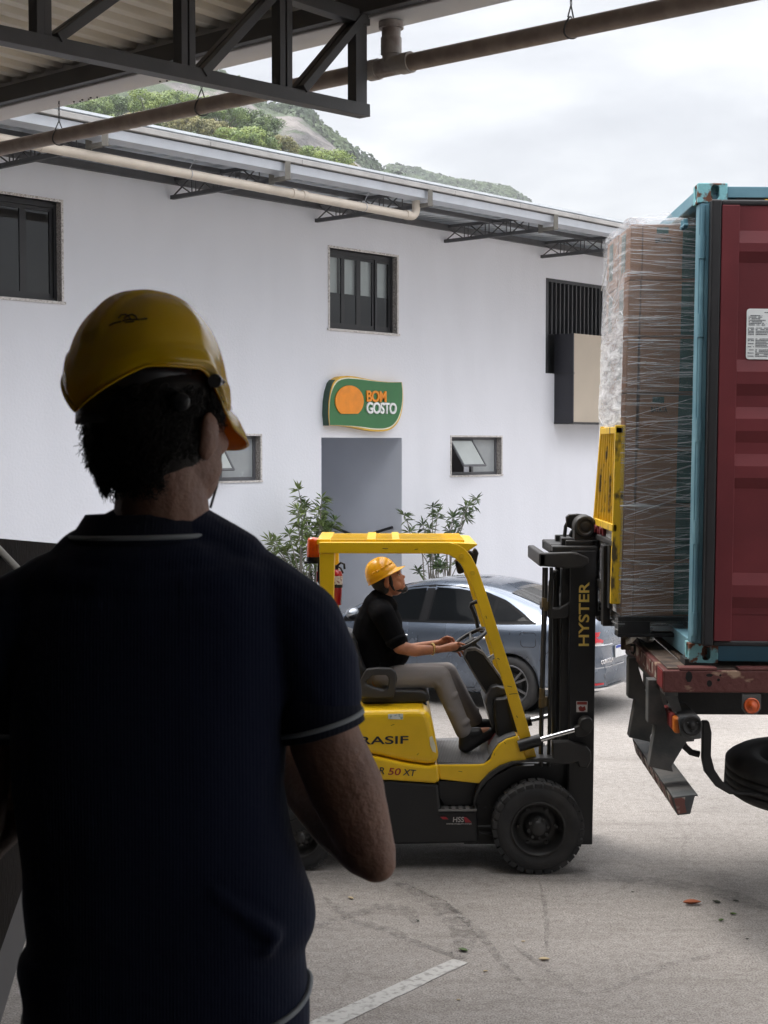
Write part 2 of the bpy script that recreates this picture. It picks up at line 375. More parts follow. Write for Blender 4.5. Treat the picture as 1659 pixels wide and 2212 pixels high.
def window(h, leaves, label, blind=False):
    s0, s1, z0, z1 = h; f = MB(); t_ = .045
    d0, d1 = -.15, -.09
    fbox(f, s0, s1, z1-t_*1.6, z1, d0, d1); fbox(f, s0, s1, z0, z0+t_, d0, d1); fbox(f, s0, s0+t_, z0+t_, z1-t_*1.6, d0, d1); fbox(f, s1-t_, s1, z0+t_, z1-t_*1.6, d0, d1)
    fr = f.build('window', m_black, WH, label=label)
    W_ = (s1-s0-2*t_)/leaves; z0i, z1i = z0+t_, z1-t_*1.6
    lf = MB()
    for k in range(leaves):
        a = s0+t_+k*W_; b = a+W_; dd = -.118 if k % 3 else -.098; q = .05
        fbox(lf, a, a+q, z0i, z1i, dd-.025, dd); fbox(lf, b-q, b, z0i, z1i, dd-.025, dd)
        fbox(lf, a+q, b-q, z0i, z0i+q*1.2, dd-.025, dd); fbox(lf, a+q, b-q, z1i-q, z1i, dd-.025, dd)
        pn = MB(); pn.add([FP(a+q, z0i+q*1.2, dd-.012), FP(b-q, z0i+q*1.2, dd-.012), FP(b-q, z1i-q, dd-.012), FP(a+q, z1i-q, dd-.012)], [(0, 1, 2, 3)]); pn.build('pane', m_glass, fr, recalc=False)
    lf.build('sash', m_black, fr)
    g_ = MB(); w_ = .035
    fbox(g_, s0-w_, s1+w_, z1, z1+w_, -.10, .012); fbox(g_, s0-w_, s0, z0, z1, -.10, .012); fbox(g_, s1, s1+w_, z0, z1, -.10, .012)
    g_.build('surround', m_stone_l, fr)
    r_ = MB(); r_.add([FP(s1-.002, z0, -.09), FP(s1-.002, z1, -.09), FP(s1-.002, z1, .0), FP(s1-.002, z0, .0)], [(0, 1, 2, 3)]); r_.build('reveal', m_stone, fr, recalc=False)
    q_ = MB(); fbox(q_, s0-w_-.02, s1+w_+.02, z0-w_, z0, -.10, .03); q_.build('sill', m_stone_l, fr)
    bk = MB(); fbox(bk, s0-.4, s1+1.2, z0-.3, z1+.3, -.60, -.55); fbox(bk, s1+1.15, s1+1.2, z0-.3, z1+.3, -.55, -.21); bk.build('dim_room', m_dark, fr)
    if blind:
        bl = MB(); W4 = (s1-s0)/4
        for k in range(4): fbox(bl, s0+k*W4+.04, s0+(k+1)*W4-.03, z0+(z1-z0)*.47, z1-.02, -.20, -.19)
        bl.build('blind', m_blind, fr)
window(wm, 4, 'window with white blinds lowered halfway', True)
window(wl, 6, 'wide dark window at the left end')
m_frost = mat('frosted_glass', (.34, .36, .37), .25, var=.12, scale=3)
m_grey_al = mat('grey_aluminium', (.11, .11, .12), .4)
for h, lab in ((wsr, 'small window with its left pane tilted open'), (wsl, 'small window behind the hard hat')):
    s0, s1, z0, z1 = h; f = MB(); t_ = .05; d0, d1 = -.15, -.10
    fbox(f, s0, s1, z1-t_, z1, d0, d1); fbox(f, s0, s1, z0, z0+t_, d0, d1); fbox(f, s0, s0+t_, z0+t_, z1-t_, d0, d1); fbox(f, s1-t_, s1, z0+t_, z1-t_, d0, d1)
    mid = (s0+s1)/2; fbox(f, mid-.03, mid+.03, z0+t_, z1-t_, d0, d1)
    fr = f.build('window', m_grey_al, WH, label=lab)
    pn = MB(); fbox(pn, mid+.03, s1-t_, z0+t_, z1-t_, -.13, -.12); pn.build('pane', m_frost, fr)
    # the open leaf, hinged at its top
    an = R(35); L = z1-z0-2*t_; q = MB(); e_ = MB()
    def tp(s, u, th): return FP(s, z1-t_-u*math.cos(an)+th*math.sin(an)*0, -.10+u*math.sin(an)) + (N*math.cos(an)+Vector((0, 0, math.sin(an))))*th
    def tb(mb, a, b, u0, u1, t0, t1):
        mb.add([tp(a,u0,t0), tp(b,u0,t0), tp(b,u1,t0), tp(a,u1,t0), tp(a,u0,t1), tp(b,u0,t1), tp(b,u1,t1), tp(a,u1,t1)], [(0,3,2,1),(4,5,6,7),(0,1,5,4),(1,2,6,5),(2,3,7,6),(3,0,4,7)])
    a, b = s0+t_, mid-.03
    tb(q, a+.03, b-.03, .03, L-.03, .010, .016)
    for x0, x1, u0, u1 in ((a, a+.03, 0, L), (b-.03, b, 0, L), (a+.03, b-.03, 0, .03), (a+.03, b-.03, L-.03, L)): tb(e_, x0, x1, u0, u1, 0, .028)
    lf_ = e_.build('sash', m_grey_al, fr); q.build('pane', mat('frosted_glass_pale', (.5, .53, .52), .2, var=.06, scale=3), fr)
    g_ = MB(); w_ = .03
    fbox(g_, s0-w_, s1+w_, z1, z1+w_, -.09, .01); fbox(g_, s0-w_, s0, z0, z1, -.09, .01); fbox(g_, s1, s1+w_, z0, z1, -.09, .01); fbox(g_, s0-w_-.01, s1+w_+.01, z0-w_, z0, -.09, .02); g_.build('surround', m_stone_l, fr)
    r_ = MB(); r_.add([FP(s1-.002, z0, -.10), FP(s1-.002, z1, -.10), FP(s1-.002, z1, 0), FP(s1-.002, z0, 0)], [(0, 1, 2, 3)]); r_.build('reveal', m_stone, fr, recalc=False)
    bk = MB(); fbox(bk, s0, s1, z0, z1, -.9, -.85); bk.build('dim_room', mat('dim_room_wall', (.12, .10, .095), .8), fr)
# entrance passage
s0, s1, z0, z1 = dr; al = MB()
m_pas = mat('grey_painted_passage', (.74, .77, .84), .6, var=.04, scale=1.5)
for p, q in (((s1, 0), (s1, z1)), ((s1, z1), (s0, z1)), ((s0, z1), (s0, 0))):
    al.add([FP(*p), FP(*q), FP(*q, -3), FP(*p, -3)], [(0, 1, 2, 3)])
al.add([FP(s0, 0, -3), FP(s1, 0, -3), FP(s1, z1, -3), FP(s0, z1, -3)], [(0, 1, 2, 3)])
ent = al.build('entrance', m_pas, WH, recalc=False)
hr = MB(); hr.tube([FP(s1-.07, 1.75, -.15), FP(s1-.07, 1.55, -.9), FP(s1-.07, 1.9, -2.2)], .025)
for o_ in (-.5, -1.6): hr.tube([FP(s1, 1.6, o_), FP(s1-.07, 1.68, o_)], .015)
hr.build('handrail', m_black, ent)
# louvred opening and the box bay below it
s0, s1, z0, z1 = lv; lo = MB(); k = 0; sx = s0+.05
while sx < s1-.05:
    fbox(lo, sx, sx+.035, z0 if sx < s0+.12 else fac(1197, 722)[1], z1-.05, -.10, .0); sx += .135
fbox(lo, s0, s1, z1-.06, z1, -.12, .01); fbox(lo, s0, s0+.05, z0, z1-.06, -.12, .01)
lo.build('louvre', mat('black_louvre_steel', (.03, .03, .035), .45), WH)
bk = MB(); fbox(bk, s0, s1, z0, z1, -.35, -.30); bk.build('louvre_back', m_dark, WH)
bs0 = sx_(1197); zb0, zb1 = fac(1197, 912)[1], fac(1197, 722)[1]
# its face sticks out of the wall: the near cheek dark, the long face beige
def so_(px, o): return fac(px, 900, o)[0]
O_ = .42; sB = bs0
for _ in range(3): O_ = O_
bx = MB(); fbox(bx, bs0, bs0+.03, zb0, zb1, .0, O_-.03); fbox(bx, bs0, bs0+.03, zb0, zb1, O_-.03, O_)
bay = bx.build('box_bay', mat('dark_panel_side', (.022, .022, .03), .5), WH)
by = MB(); fbox(by, bs0+.03, bs0+3.6, zb0, zb1, .0, O_-.004); by.build('beige_panel', mat('beige_cladding', (.50, .43, .345), .6, var=.05, scale=1.5), bay)
bt = MB(); fbox(bt, bs0-.01, bs0+3.62, zb0-.035, zb0, .0, O_+.012); fbox(bt, bs0-.008, bs0+.034, (zb0+zb1)/2-.03+.1, (zb0+zb1)/2+.1, .0, O_+.008); bt.build('trim', m_black, bay)
# eave: soffit sheets, gutter, coping
def corr(mb, P, s0, s1, o0, o1, zf, pitch=.25, dep=.035):
    s = s0; prof = []
    while s < s1:
        prof += [(s, 0), (s+pitch*.38, 0), (s+pitch*.5, dep), (s+pitch*.88, dep)]; s += pitch
    rows = [[P(s_, zf(o_)+d_, o_) for s_, d_ in prof] for o_ in (o0, (o0+o1)/2, o1)]
    return mb.grid(rows, False)
m_zinc = mat('galvanised_sheet', (.62, .66, .70), .5, .0, var=.08, scale=3, stretch=(1, 1, 1))
m_gut = mat('pale_metal_gutter', (.52, .55, .60), .5, .2, var=.06, scale=4, bump=.1)
rf = MB(); corr(rf, FP, -14, 16.5, 2.0, -3.0, lambda o: 6.87+(2-o)*.035)
ro = rf.build('roof', m_zinc, WH, solid=.004, recalc=False)
rm = MB(); rm.add([FP(-14.4, 6.98, 2.1), FP(17, 6.98, 2.1), FP(17, 7.45, -12), FP(-14.4, 7.45, -12)], [(0, 1, 2, 3)])
rm.build('roof_deck', m_zinc, ro, solid=.03, recalc=False)
gu = MB(); prof = [(1.99, 6.77), (2.04, 6.665), (2.22, 6.69), (2.23, 6.80)]
zg = .0
for (o_a, z_a), (o_b, z_b) in zip(prof[:-1], prof[1:]):
    gu.add([FP(-14, z_a, o_a), FP(16.5, z_a, o_a), FP(16.5, z_b, o_b), FP(-14, z_b, o_b)], [(0, 1, 2, 3)])
gu.build('gutter', m_gut, ro, solid=.01, recalc=False)
cp = MB(); s = -14.0
while s < 16.5: fbox(cp, s, s+1.62, 6.818, 6.885, 1.9, 2.27); s += 1.626
cp.build('coping', mat('weathered_coping', (.42, .41, .40), .8, var=.15, scale=3), ro, bevel=.006)
pu = MB(); fbox(pu, -14, 16.5, 6.76, 6.86, .02, .09); fbox(pu, -14, 16.5, 6.80, 6.865, .95, 1.02)
m_steel_d = mat('dark_grey_steel', (.075, .075, .08), .55, var=.15)
pu.build('purlin', m_steel_d, ro)
for i, s in enumerate((-4.53-3.0, -4.53, -1.60, 1.58, 4.42, 7.35, 10.3)):
    t_ = MB(); zb_ = 6.585; zt_ = 6.83
    t_.beam(FP(s, zb_, 0), FP(s, zb_+.01, 1.95), .06, .055); t_.beam(FP(s, zt_, 0), FP(s, zt_-.02, 1.95), .06, .05)
    ks = [0, .42, .50, .86, .94, 1.3, 1.38, 1.75]
    for k_ in ks[1:]: t_.beam(FP(s, zb_, k_), FP(s, zt_, k_), .016)
    for a_, b_ in ((0, .42), (.50, .86), (.94, 1.3), (1.38, 1.75)):
        t_.beam(FP(s, zb_, a_), FP(s, zt_, b_), .016); t_.beam(FP(s+.02, zt_, a_), FP(s+.02, zb_, b_), .016)
    tr_ = t_.build('eave_truss', m_steel_d, WH)
    q = MB(); q.beam(FP(s, 6.55, 1.98), FP(s, 6.86, 1.98), .07, .06); q.beam(FP(s, 6.60, 1.98), FP(s, 6.60, 2.28), .06, .05); q.beam(FP(s, 6.575, 2.28), FP(s, 6.81, 2.28), .07, .05)
    q.build('gutter_bracket', mat('beige_painted_steel', (.17, .16, .14), .6), tr_)
# skirting strip and rainwater stain free wall base
sk = MB(); fbox(sk, S0, dr[0], 0, .25, 0, .02); fbox(sk, dr[1], S1, 0, .25, 0, .02); sk.build('plinth', mat('grey_plinth', (.35, .35, .36), .7), WH)

# ------------------------------------------------------------------ cream drain pipe under the far gutter
m_cream = mat('cream_pvc', (.60, .53, .45), .45, var=.06, scale=5, bump=.05)
O2 = 2.05
p_end = fac(895, 468, O2); se, ze = p_end
cpipe = thing('drain_pipe', 'cream plastic drain pipe hanging under the eave of the white warehouse', 'pipe', FP(se-3, ze, O2))
t_ = MB(); pts = [FP(se-13, ze+.10, O2), FP(se-6, ze+.05, O2), FP(se-.15, ze, O2)]
for k in range(7):
    an = math.pi/2*k/6; pts.append(FP(se-.08+.12*math.sin(an), ze+.12-.12*math.cos(an), O2))
pts.append(FP(se+.04, ze+.30, O2)); t_.tube(pts, .06, 20); t_.build('pipe', m_cream, cpipe)
t_ = MB()
for ds, r_ in ((-2.55, .068), (-2.35, .068), (-.20, .069), (-6.6, .068)):
    t_ = MB(); t_.cyl(FP(se+ds, ze+.004-ds*.008, O2), FP(se+ds+.07, ze+.004-ds*.008, O2), r_)
    t_.build('collar', m_cream, cpipe)
for ds in (-1.1, -4.35, -7.6):
    h_ = MB(); zc = ze-ds*.008
    h_.tube([FP(se+ds, zc+.061*math.cos(a), O2+.064*math.sin(a)) for a in [math.pi*2*k/16 for k in range(17)]], .006, 6, False)
    h_.beam(FP(se+ds, zc+.06, O2), FP(se+ds+.07, 6.69, O2+.05), .015, .006); h_.build('hanger', mat('zinc_strap', (.5, .5, .52), .4, .6), cpipe)

# ------------------------------------------------------------------ wall sign
sg = dict(l=sx_(704, ), r=0)
SO = .12
def SP(px, py, o): s, z = fac(px, py, o); return FP(s, z, o)
sign = thing('wall_sign', 'green leaf-shaped sign with gold rim over the warehouse entrance', 'sign', FP(*fac(786, 930), .02))
def Z5(x, y): return (1200+x/3.318)/1.823, (1450+y/3.318)/1.823
outer = [(320, 745), (308, 600), (315, 430), (335, 300), (370, 190), (430, 125), (520, 98), (640, 105), (760, 130), (880, 155), (1000, 172), (1120, 182), (1270, 180),
         (1285, 300), (1285, 450), (1270, 570), (1235, 680), (1180, 760), (1110, 810), (1000, 830), (880, 822), (760, 800), (640, 772), (480, 752)]
inner = [(333, 742), (325, 600), (333, 430), (355, 310), (400, 210), (460, 155), (550, 135), (660, 140), (770, 152), (880, 168), (1000, 180), (1120, 186), (1265, 184),
         (1277, 300), (1274, 450), (1250, 570), (1212, 670), (1155, 740), (1090, 775), (1000, 788), (880, 782), (760, 765), (640, 752), (480, 744)]
def smooth2(pts, it=2):
    for _ in range(it):
        q = []
        n = len(pts)
        for i in range(n):
            a, b = pts[i], pts[(i+1) % n]
            q += [(a[0]*.75+b[0]*.25, a[1]*.75+b[1]*.25), (a[0]*.25+b[0]*.75, a[1]*.25+b[1]*.75)]
        pts = q
    return pts
def keep(pts):   # soften all but the two sharp tips
    out = []; n = len(pts)
    for i, p in enumerate(pts):
        if i in (0, 12): out.append(p); continue
        a, b = pts[i-1], pts[(i+1) % n]
        out += [((a[0]+3*p[0])/4, (a[1]+3*p[1])/4), ((b[0]+3*p[0])/4, (b[1]+3*p[1])/4)]
    return out
def signlayer(pts, o0, o1, name, mt, par, sc=1.0):
    P = [SP(*Z5(*p), o1) for p in pts]; mb = MB(); mb.prism(P, N*(o0-o1)); return mb.build(name, mt, par)
m_sgreen = mat('sign_green', (.035, .17, .055), .4, var=.06); m_syel = mat('sign_gold', (.72, .42, .03), .4); m_scream = mat('sign_cream', (.82, .78, .60), .45); m_sorange = mat('sign_orange', (.85, .27, .01), .4); m_swhite = mat('sign_white', (.85, .85, .85), .4)
signlayer(keep(outer), .0, SO, 'rim', m_syel, sign)
mid_ = [((a[0]*.45+b[0]*.55), (a[1]*.45+b[1]*.55)) for a, b in zip(outer, inner)]
signlayer(keep(mid_), SO-.01, SO+.006, 'pale_rim', m_scream, sign)
brd = signlayer(keep(inner), SO-.01, SO+.012, 'board', m_sgreen, sign)
lp = [SP(*Z5(x, y), SO-.001) for x, y in ((320, 750), (306, 600), (313, 430), (333, 300), (368, 190), (400, 150))]
ed = MB()
for p, q in zip(lp[:-1], lp[1:]): ed.add([p-A*.012, q-A*.012, q-A*.012-N*SO, p-A*.012-N*SO], [(0, 1, 2, 3)])
ed.build('edge_return', mat('sign_side_green', (.02, .06, .035), .5), sign, solid=.01, recalc=False)
signlayer([(587+math.cos(a)*185, 430+math.sin(a)*205) for a in [math.pi*2*k/40 for k in range(40)] if math.sin(a) < .82], SO+.006, SO+.03, 'disc', m_sorange, sign)
def sgtext(txt, x0, y0, x1, hh, mt, name, off=.0):
    p0, p1 = SP(*Z5(x0, y0), SO+.015), SP(*Z5(x1, y0), SO+.015); top = SP(*Z5(x0, y0-hh), SO+.015)
    H_ = (top-p0).length; o = text_mesh(name, txt, H_/.69, mt, sign, p0, A, (0, 0, 1), .02, bold=.006, space=.92)
    xs = [v.co.dot(A) for v in o.data.vertices]; wdt = max(xs)-min(xs); k = (p1-p0).length/wdt; m0 = min(xs)
    for v in o.data.vertices: v.co = v.co + A*((v.co.dot(A)-m0)*(k-1))
    return o
sgtext('BOM', 795, 432, 1052, 138, m_sorange, 'orange_letters')
sgtext('GOSTO', 797, 585, 1188, 138, m_swhite, 'white_letters')

# ------------------------------------------------------------------ shrubs in front of the wall
m_leaf = mat('oleander_leaf', (.07, .12, .03), .42, col2=(.24, .30, .09), scale=2.2, lo=.35, hi=.65)
m_leaf2 = mat('oleander_leaf_dark', (.05, .09, .035), .42, col2=(.17, .23, .08), scale=2.2, lo=.4, hi=.65)
m_stem = mat('grey_stem', (.24, .22, .19), .8)
def leaf(mb, p, d, L, wd, rg):
    d = d.normalized(); up = Vector((0, 0, 1)); s = d.cross(up)
    s = s.normalized() if s.length > .05 else Vector((1, 0, 0)); s = (Matrix.Rotation(rg.uniform(-.7, .7), 3, d) @ s)
    nrm = s.cross(d); m_ = p+d*L*.5 + nrm*L*.05; e = p+d*L - nrm*L*.08
    mb.add([p, m_+s*wd/2, e, m_-s*wd/2], [(0, 1, 2), (0, 2, 3)], False)
def Z7(x, y): return (1050+x/1.843)/1.823, (1850+y/1.843)/1.823
def shrub(ros, base_px, o, label, mt, seed, name='shrub'):
    rg = random.Random(seed); b = [fac(x, 1200, o)[0] for x in base_px]
    root = thing(name, label, 'shrub', FP(sum(b)/len(b), 0, o)); st = MB(); lf_ = MB()
    tips = []
    for x, y in ros:
        s, z = fac(*Z7(x, y), o); tips.append(FP(s, z, o+rg.uniform(-.3, .3)))
    for t in tips:
        bs = min(b, key=lambda v: abs((FP(v, 0, o)-t).dot(A))); p0 = FP(bs+rg.uniform(-.1, .1), 0, o)
        mid = p0.lerp(t, .55)+Vector((rg.uniform(-.08, .08), rg.uniform(-.08, .08), .25)); mid.x = p0.x*.5+mid.x*.5
        st.tube([p0, p0.lerp(mid, .5)+Vector((rg.uniform(-.05, .05), 0, 0)), mid, t], [.016, .013, .01, .006], 6)
        for lev in range(3 if seed == 1 else 2):
            q = t.lerp(mid, lev*.13)
            for k in range(13 if lev == 0 else 9):
                th = rg.uniform(0, 6.28); el = rg.uniform(-.5, 1.2) if lev == 0 else rg.uniform(-.7, .6)
                leaf(lf_, q, Vector((math.cos(th)*math.cos(el), math.sin(th)*math.cos(el), math.sin(el))), rg.uniform(.13, .21), rg.uniform(.03, .045), rg)
    lf_.build('leaves', mt, root, recalc=False); st.build('stem', m_stem, root)
    return root
shrub([(310, 150), (325, 205), (170, 290), (330, 265), (380, 290), (265, 335), (370, 375), (335, 405), (500, 380), (510, 430), (190, 430), (255, 475), (110, 470), (130, 525), (160, 600), (330, 540), (365, 425), (400, 370), (210, 520), (170, 650), (290, 690), (335, 730), (240, 620), (90, 520), (300, 620), (430, 440), (250, 720), (340, 800), (280, 780)],
      (655, 680), .7, 'leafy oleander-like shrub left of the entrance, its crown dense and broad', m_leaf, 1)
shrub([(1110, 270), (1150, 310), (1090, 335), (1220, 405), (1280, 345), (1400, 275), (1425, 315), (1400, 350), (1440, 265), (1500, 215), (1350, 430), (1395, 445), (1200, 430), (1060, 455), (1200, 640), (1300, 640), (1160, 695), (1250, 700), (1225, 620), (1320, 700), (1190, 740), (1280, 560)],
      (935, 965), .7, 'sparse thin-stemmed shrub right of the entrance against the white wall', m_leaf2, 2)
# ------------------------------------------------------------------ canopy over the loading dock
CB = Vector((-.7544, .6564, 0)); C0 = Vector((0, 9.45, 0))
def CP(t, c, z): return C0 + CB*t + A*c + Vector((0, 0, z))
DK = thing('dock_building', 'dark steel canopy and loading dock the photo is taken from', 'building', CP(-2, -4.95, 0))
m_dsteel = mat('canopy_steel', (.065, .063, .066), .5, var=.2, scale=4, bump=.1)
m_csheet = mat('canopy_sheet', (.66, .61, .53), .55, .1, col2=(.76, .72, .65), scale=1.6, stretch=(1, 1, 1), bump=.1)
ZR = 5.88
def RP(s, z, o): return CP(s, o, z)
rf = MB(); corr(rf, RP, -14, 16, -.05, -14, lambda o: ZR-.0*o+(-o)*.03, pitch=.21, dep=.045)
croof = rf.build('roof', m_csheet, DK, solid=.004, recalc=False)
def cbx(mb, t0, t1, c0, c1, z0, z1):
    vs = [CP(t, c, z) for z in (z0, z1) for t, c in ((t0, c0), (t1, c0), (t1, c1), (t0, c1))]
    return mb.add(vs, [(0,3,2,1),(4,5,6,7),(0,1,5,4),(1,2,6,5),(2,3,7,6),(3,0,4,7)])
m_wsheet = mat('white_painted_gutter', (.66, .64, .64), .5, var=.06, scale=3)
q = MB(); cbx(q, -14, 16, -.14, .14, 5.70, 5.95); q.build('gutter', m_wsheet, croof, bevel=.01)
q = MB(); cbx(q, -14, 16, -.215, -.145, 5.715, 5.83); cbx(q, -14, 16, -4.2, -4.14, 5.93, 6.0); cbx(q, -14, 16, -8.2, -8.1, 6.04, 6.12)
q.build('purlin', m_dsteel, croof, bevel=.004)
rv = MB()
for tt in (1.92, 2.9):
    for k in range(6): rv.ell(CP(tt+k*.05, .10-.02*(k % 2), 5.697), .008)
rv.build('rivets', m_dsteel, croof)
# lattice truss reaching out to the gutter
def tr_solve(px, py=200):
    r = ray(px, py); c = Vector((0, 0, CAMZ)); k = ((CP(T0, 0, 0)-c).dot(CB))/r.dot(CB); p = c+r*k; return (p-C0).dot(A), p.z
T0 = 0.0
r = ray(771, 200); _p = Vector((0, 0, 0)) + r*(9.34/r.y); T0 = (Vector((_p.x, 9.34, 0))-C0).dot(CB)
tru = MB(); DY = .035
def tm(px0, py0, px1, py1, w_=.085, h_=.06):
    a_, za = tr_solve(px0, py0); b_, zb = tr_solve(px1, py1); tru.beam(CP(T0, a_, za), CP(T0, b_, zb), w_, h_)
def tmv(px, y0, y1, w_=.085):
    a_, za = tr_solve(px, y0); _, zb = tr_solve(px, y1); tru.beam(CP(T0, a_, za), CP(T0, a_, zb), .06, w_, up=A)
c_end, _ = tr_solve(788, 240)
def chord(z0, z1, hh):
    tru.beam(CP(T0, c_end, z0), CP(T0, c_end-4.6, z1), .09, hh)
z_e = tr_solve(788, 241)[1]; z_l = tr_solve(0, 76)[1]; c_l = tr_solve(0, 76)[0]
slope = (z_l-z_e)/(c_l-c_end)
chord(z_e, z_e-slope*4.6, .075)
tru.beam(CP(T0, c_end+.0, 5.70), CP(T0, c_end-6, 5.78), .09, .08)
# upright members as pairs of angle bars, slanted members between them
for px, y0, y1, wv in ((772, 232, 50, .10), (602, 200, -150, .045), (617, 203, -150, .045), (390, 160, -300, .045), (407, 163, -300, .045), (79, 90, -500, .045), (95, 94, -500, .045)):
    a_, za = tr_solve(px, y0); zt = 5.72; tru.beam(CP(T0, a_, za), CP(T0, a_, zt), .07, wv, up=A)
def diag(px0, py0, px1, py1, wv=.05):
    a_, za = tr_solve(px0, py0); b_, zb = tr_solve(px1, py1); d = (CP(0, b_, zb)-CP(0, a_, za)); k = (5.72-za)/(zb-za) if zb < 5.72 else 1
    e = CP(T0, a_, za)+d*k
    for dd in (-.032, .032): tru.beam(CP(T0+dd, a_, za), e+CB*dd, .05, wv)
diag(645, 195, 765, 50); diag(428, 160, 580, -5); diag(115, 85, 235, -2)
tru.build('roof_truss', m_dsteel, DK, bevel=.003)
# a second truss behind the camera's left and one to the right keep the roof up
t2 = MB()
for tt in (T0+6.0, T0-6.0):
    t2.beam(CP(tt, c_end, z_e), CP(tt, c_end-8, z_e-slope*8), .09, .075); t2.beam(CP(tt, c_end, 5.74), CP(tt, c_end-8, 5.8), .09, .08)
    for k in range(12): t2.beam(CP(tt, c_end-k*.7, z_e-slope*k*.7), CP(tt, c_end-(k+1)*.7, 5.75), .05)
t2.build('roof_truss', m_dsteel, DK)
m_dwall = mat('dock_shading_wall', (.06, .06, .065), .8); m_dfloor = mat('dock_concrete', (.14, .135, .13), .8, bump=.3)
q = MB(); cbx(q, -14, 16, -14.3, -14, 0, 6.6); cbx(q, 9.5, 9.7, -14, -5.2, 1.42, 6.2); cbx(q, -9.7, -9.5, -14, -5.2, 1.42, 6.2); q.build('wall', m_dwall, DK)  # walls out of view, added to darken the space under the canopy
q = MB(); cbx(q, -14, 16, -14, -4.95, 0.0, 1.42); q.build('dock_platform', m_dfloor, DK, bevel=.02)
for tt in (-9.6, 9.6):
    q = MB(); q.beam(CP(tt, -5.4, 1.42), CP(tt, -5.4, 5.9), .16); q.build('column', m_dsteel, DK)

# ------------------------------------------------------------------ brown pipe hanging below the canopy gutter
m_pipe = mat('sun_browned_pvc', (.33, .265, .23), .5, col2=(.42, .345, .30), scale=9, stretch=(1, 1, 1), bump=.25, bscale=26)
ZP = 5.43; rp = .053
dp = thing('drain_pipe', 'browned plastic pipe crossing the picture under the canopy gutter on chains', 'pipe', CP(1, 0, ZP))
t_ = MB(); t_.tube([CP(-9, 0, ZP-.06), CP(-4, 0, ZP-.015), CP(0, 0, ZP), CP(4, 0, ZP+.01), CP(9, 0, ZP-.03), CP(12, 0, ZP-.06)], rp, 28); t_.build('pipe', m_pipe, dp)
r = ray(845, 150); tj = (r.x/r.y*9.45)/(-.7544-.6564*r.x/r.y)
m_grime = mat('grimy_pvc_fitting', (.26, .21, .19), .55, col2=(.46, .42, .39), scale=8, bump=.2)
t_ = MB(); t_.cyl(CP(tj, 0, ZP), CP(tj, 0, 5.55), .055); t_.cyl(CP(tj, 0, 5.50), CP(tj, 0, 5.60), .064); t_.cyl(CP(tj, 0, 5.58), CP(tj, 0, 5.66), .058); t_.cyl(CP(tj, 0, 5.655), CP(tj, 0, 5.695), .076)
t_.build('downpipe', m_grime, dp, bevel=.004)
t_ = MB()
for a_ in (-.16, .10): t_.cyl(CP(tj+a_, 0, ZP), CP(tj+a_+.07, 0, ZP), .064)
t_.cyl(CP(tj-.15, 0, ZP), CP(tj+.15, 0, ZP), .058)
t_.build('tee_fitting', m_grime, dp, bevel=.004)
t_ = MB(); t_.cyl(CP(3.98, 0, ZP+.01), CP(4.06, 0, ZP+.01), .056); t_.build('collar', m_pipe, dp)
def chain(px):
    r = ray(px, 300); t = (r.x/r.y*9.45)/(-.7544-.6564*r.x/r.y); h_ = MB()
    zc = ZP
    h_.tube([CP(t+.012*math.sin(2*a), (rp+.006)*math.sin(a), zc+(rp+.006)*math.cos(a)) for a in [math.pi*2*k/20 for k in range(21)]], .005, 6, False)
    for sgn in (-1, 1): h_.tube([CP(t+sgn*.01, sgn*.045, zc+rp*.9), CP(t, 0, zc+rp+.07)], .0045, 5)
    z = zc+rp+.07; k = 0
    while z < 5.70:
        L = .026; ax = (CB if k % 2 else A)*.007
        h_.tube([CP(t, 0, z+L*.5)+ax*math.cos(a)+Vector((0, 0, L*.62*math.sin(a))) for a in [math.pi*2*j/10 for j in range(11)]], .0028, 5, False)
        z += L; k += 1
    h_.build('hanger_chain', m_dsteel, dp)
for px in (1232, 436, 128): chain(px)

# ------------------------------------------------------------------ hills, forest, trees
m_forest = mat('forest_floor', (.02, .04, .014), .9, col2=(.05, .075, .03), scale=.05)
def hillmesh(name, prof, Y, depth, drop, mt, bumps=6, foot=120):
    # ridge measured on the photo at distance Y, falling towards the yard and away behind
    pts = []; rows = []
    xs = [p[0] for p in prof]
    def yy(x):
        for (a, b), (c, d) in zip(prof[:-1], prof[1:]):
            if a <= x <= c: return b+(d-b)*(x-a)/(c-a)
        return prof[0][1] if x < prof[0][0] else prof[-1][1]
    NX = 90; x0, x1 = prof[0][0], prof[-1][0]
    for j in range(15):
        f = j/14; row = []
        for i in range(NX+1):
            px = x0+(x1-x0)*i/NX; r = W(px, yy(px)+drop, Y); k = 1-f
            yv = Y-foot*k*1.0; X = r.x*(1-.0*k); z = r.z*(1-k**1.35)
            z += noise.noise(Vector((X*.03, yv*.03, 3)))*bumps*(1-abs(2*f-1))
            row.append(Vector((X, yv, max(z, -1) if f < 1 else r.z)))
        rows.append(row)
    rows.append([Vector((p.x, p.y+depth, -2)) for p in rows[-1]])
    mb = MB().grid(rows, True); o = mb.build(name, mt, recalc=False); tag(o, kind='structure'); return rows
m_rock = None
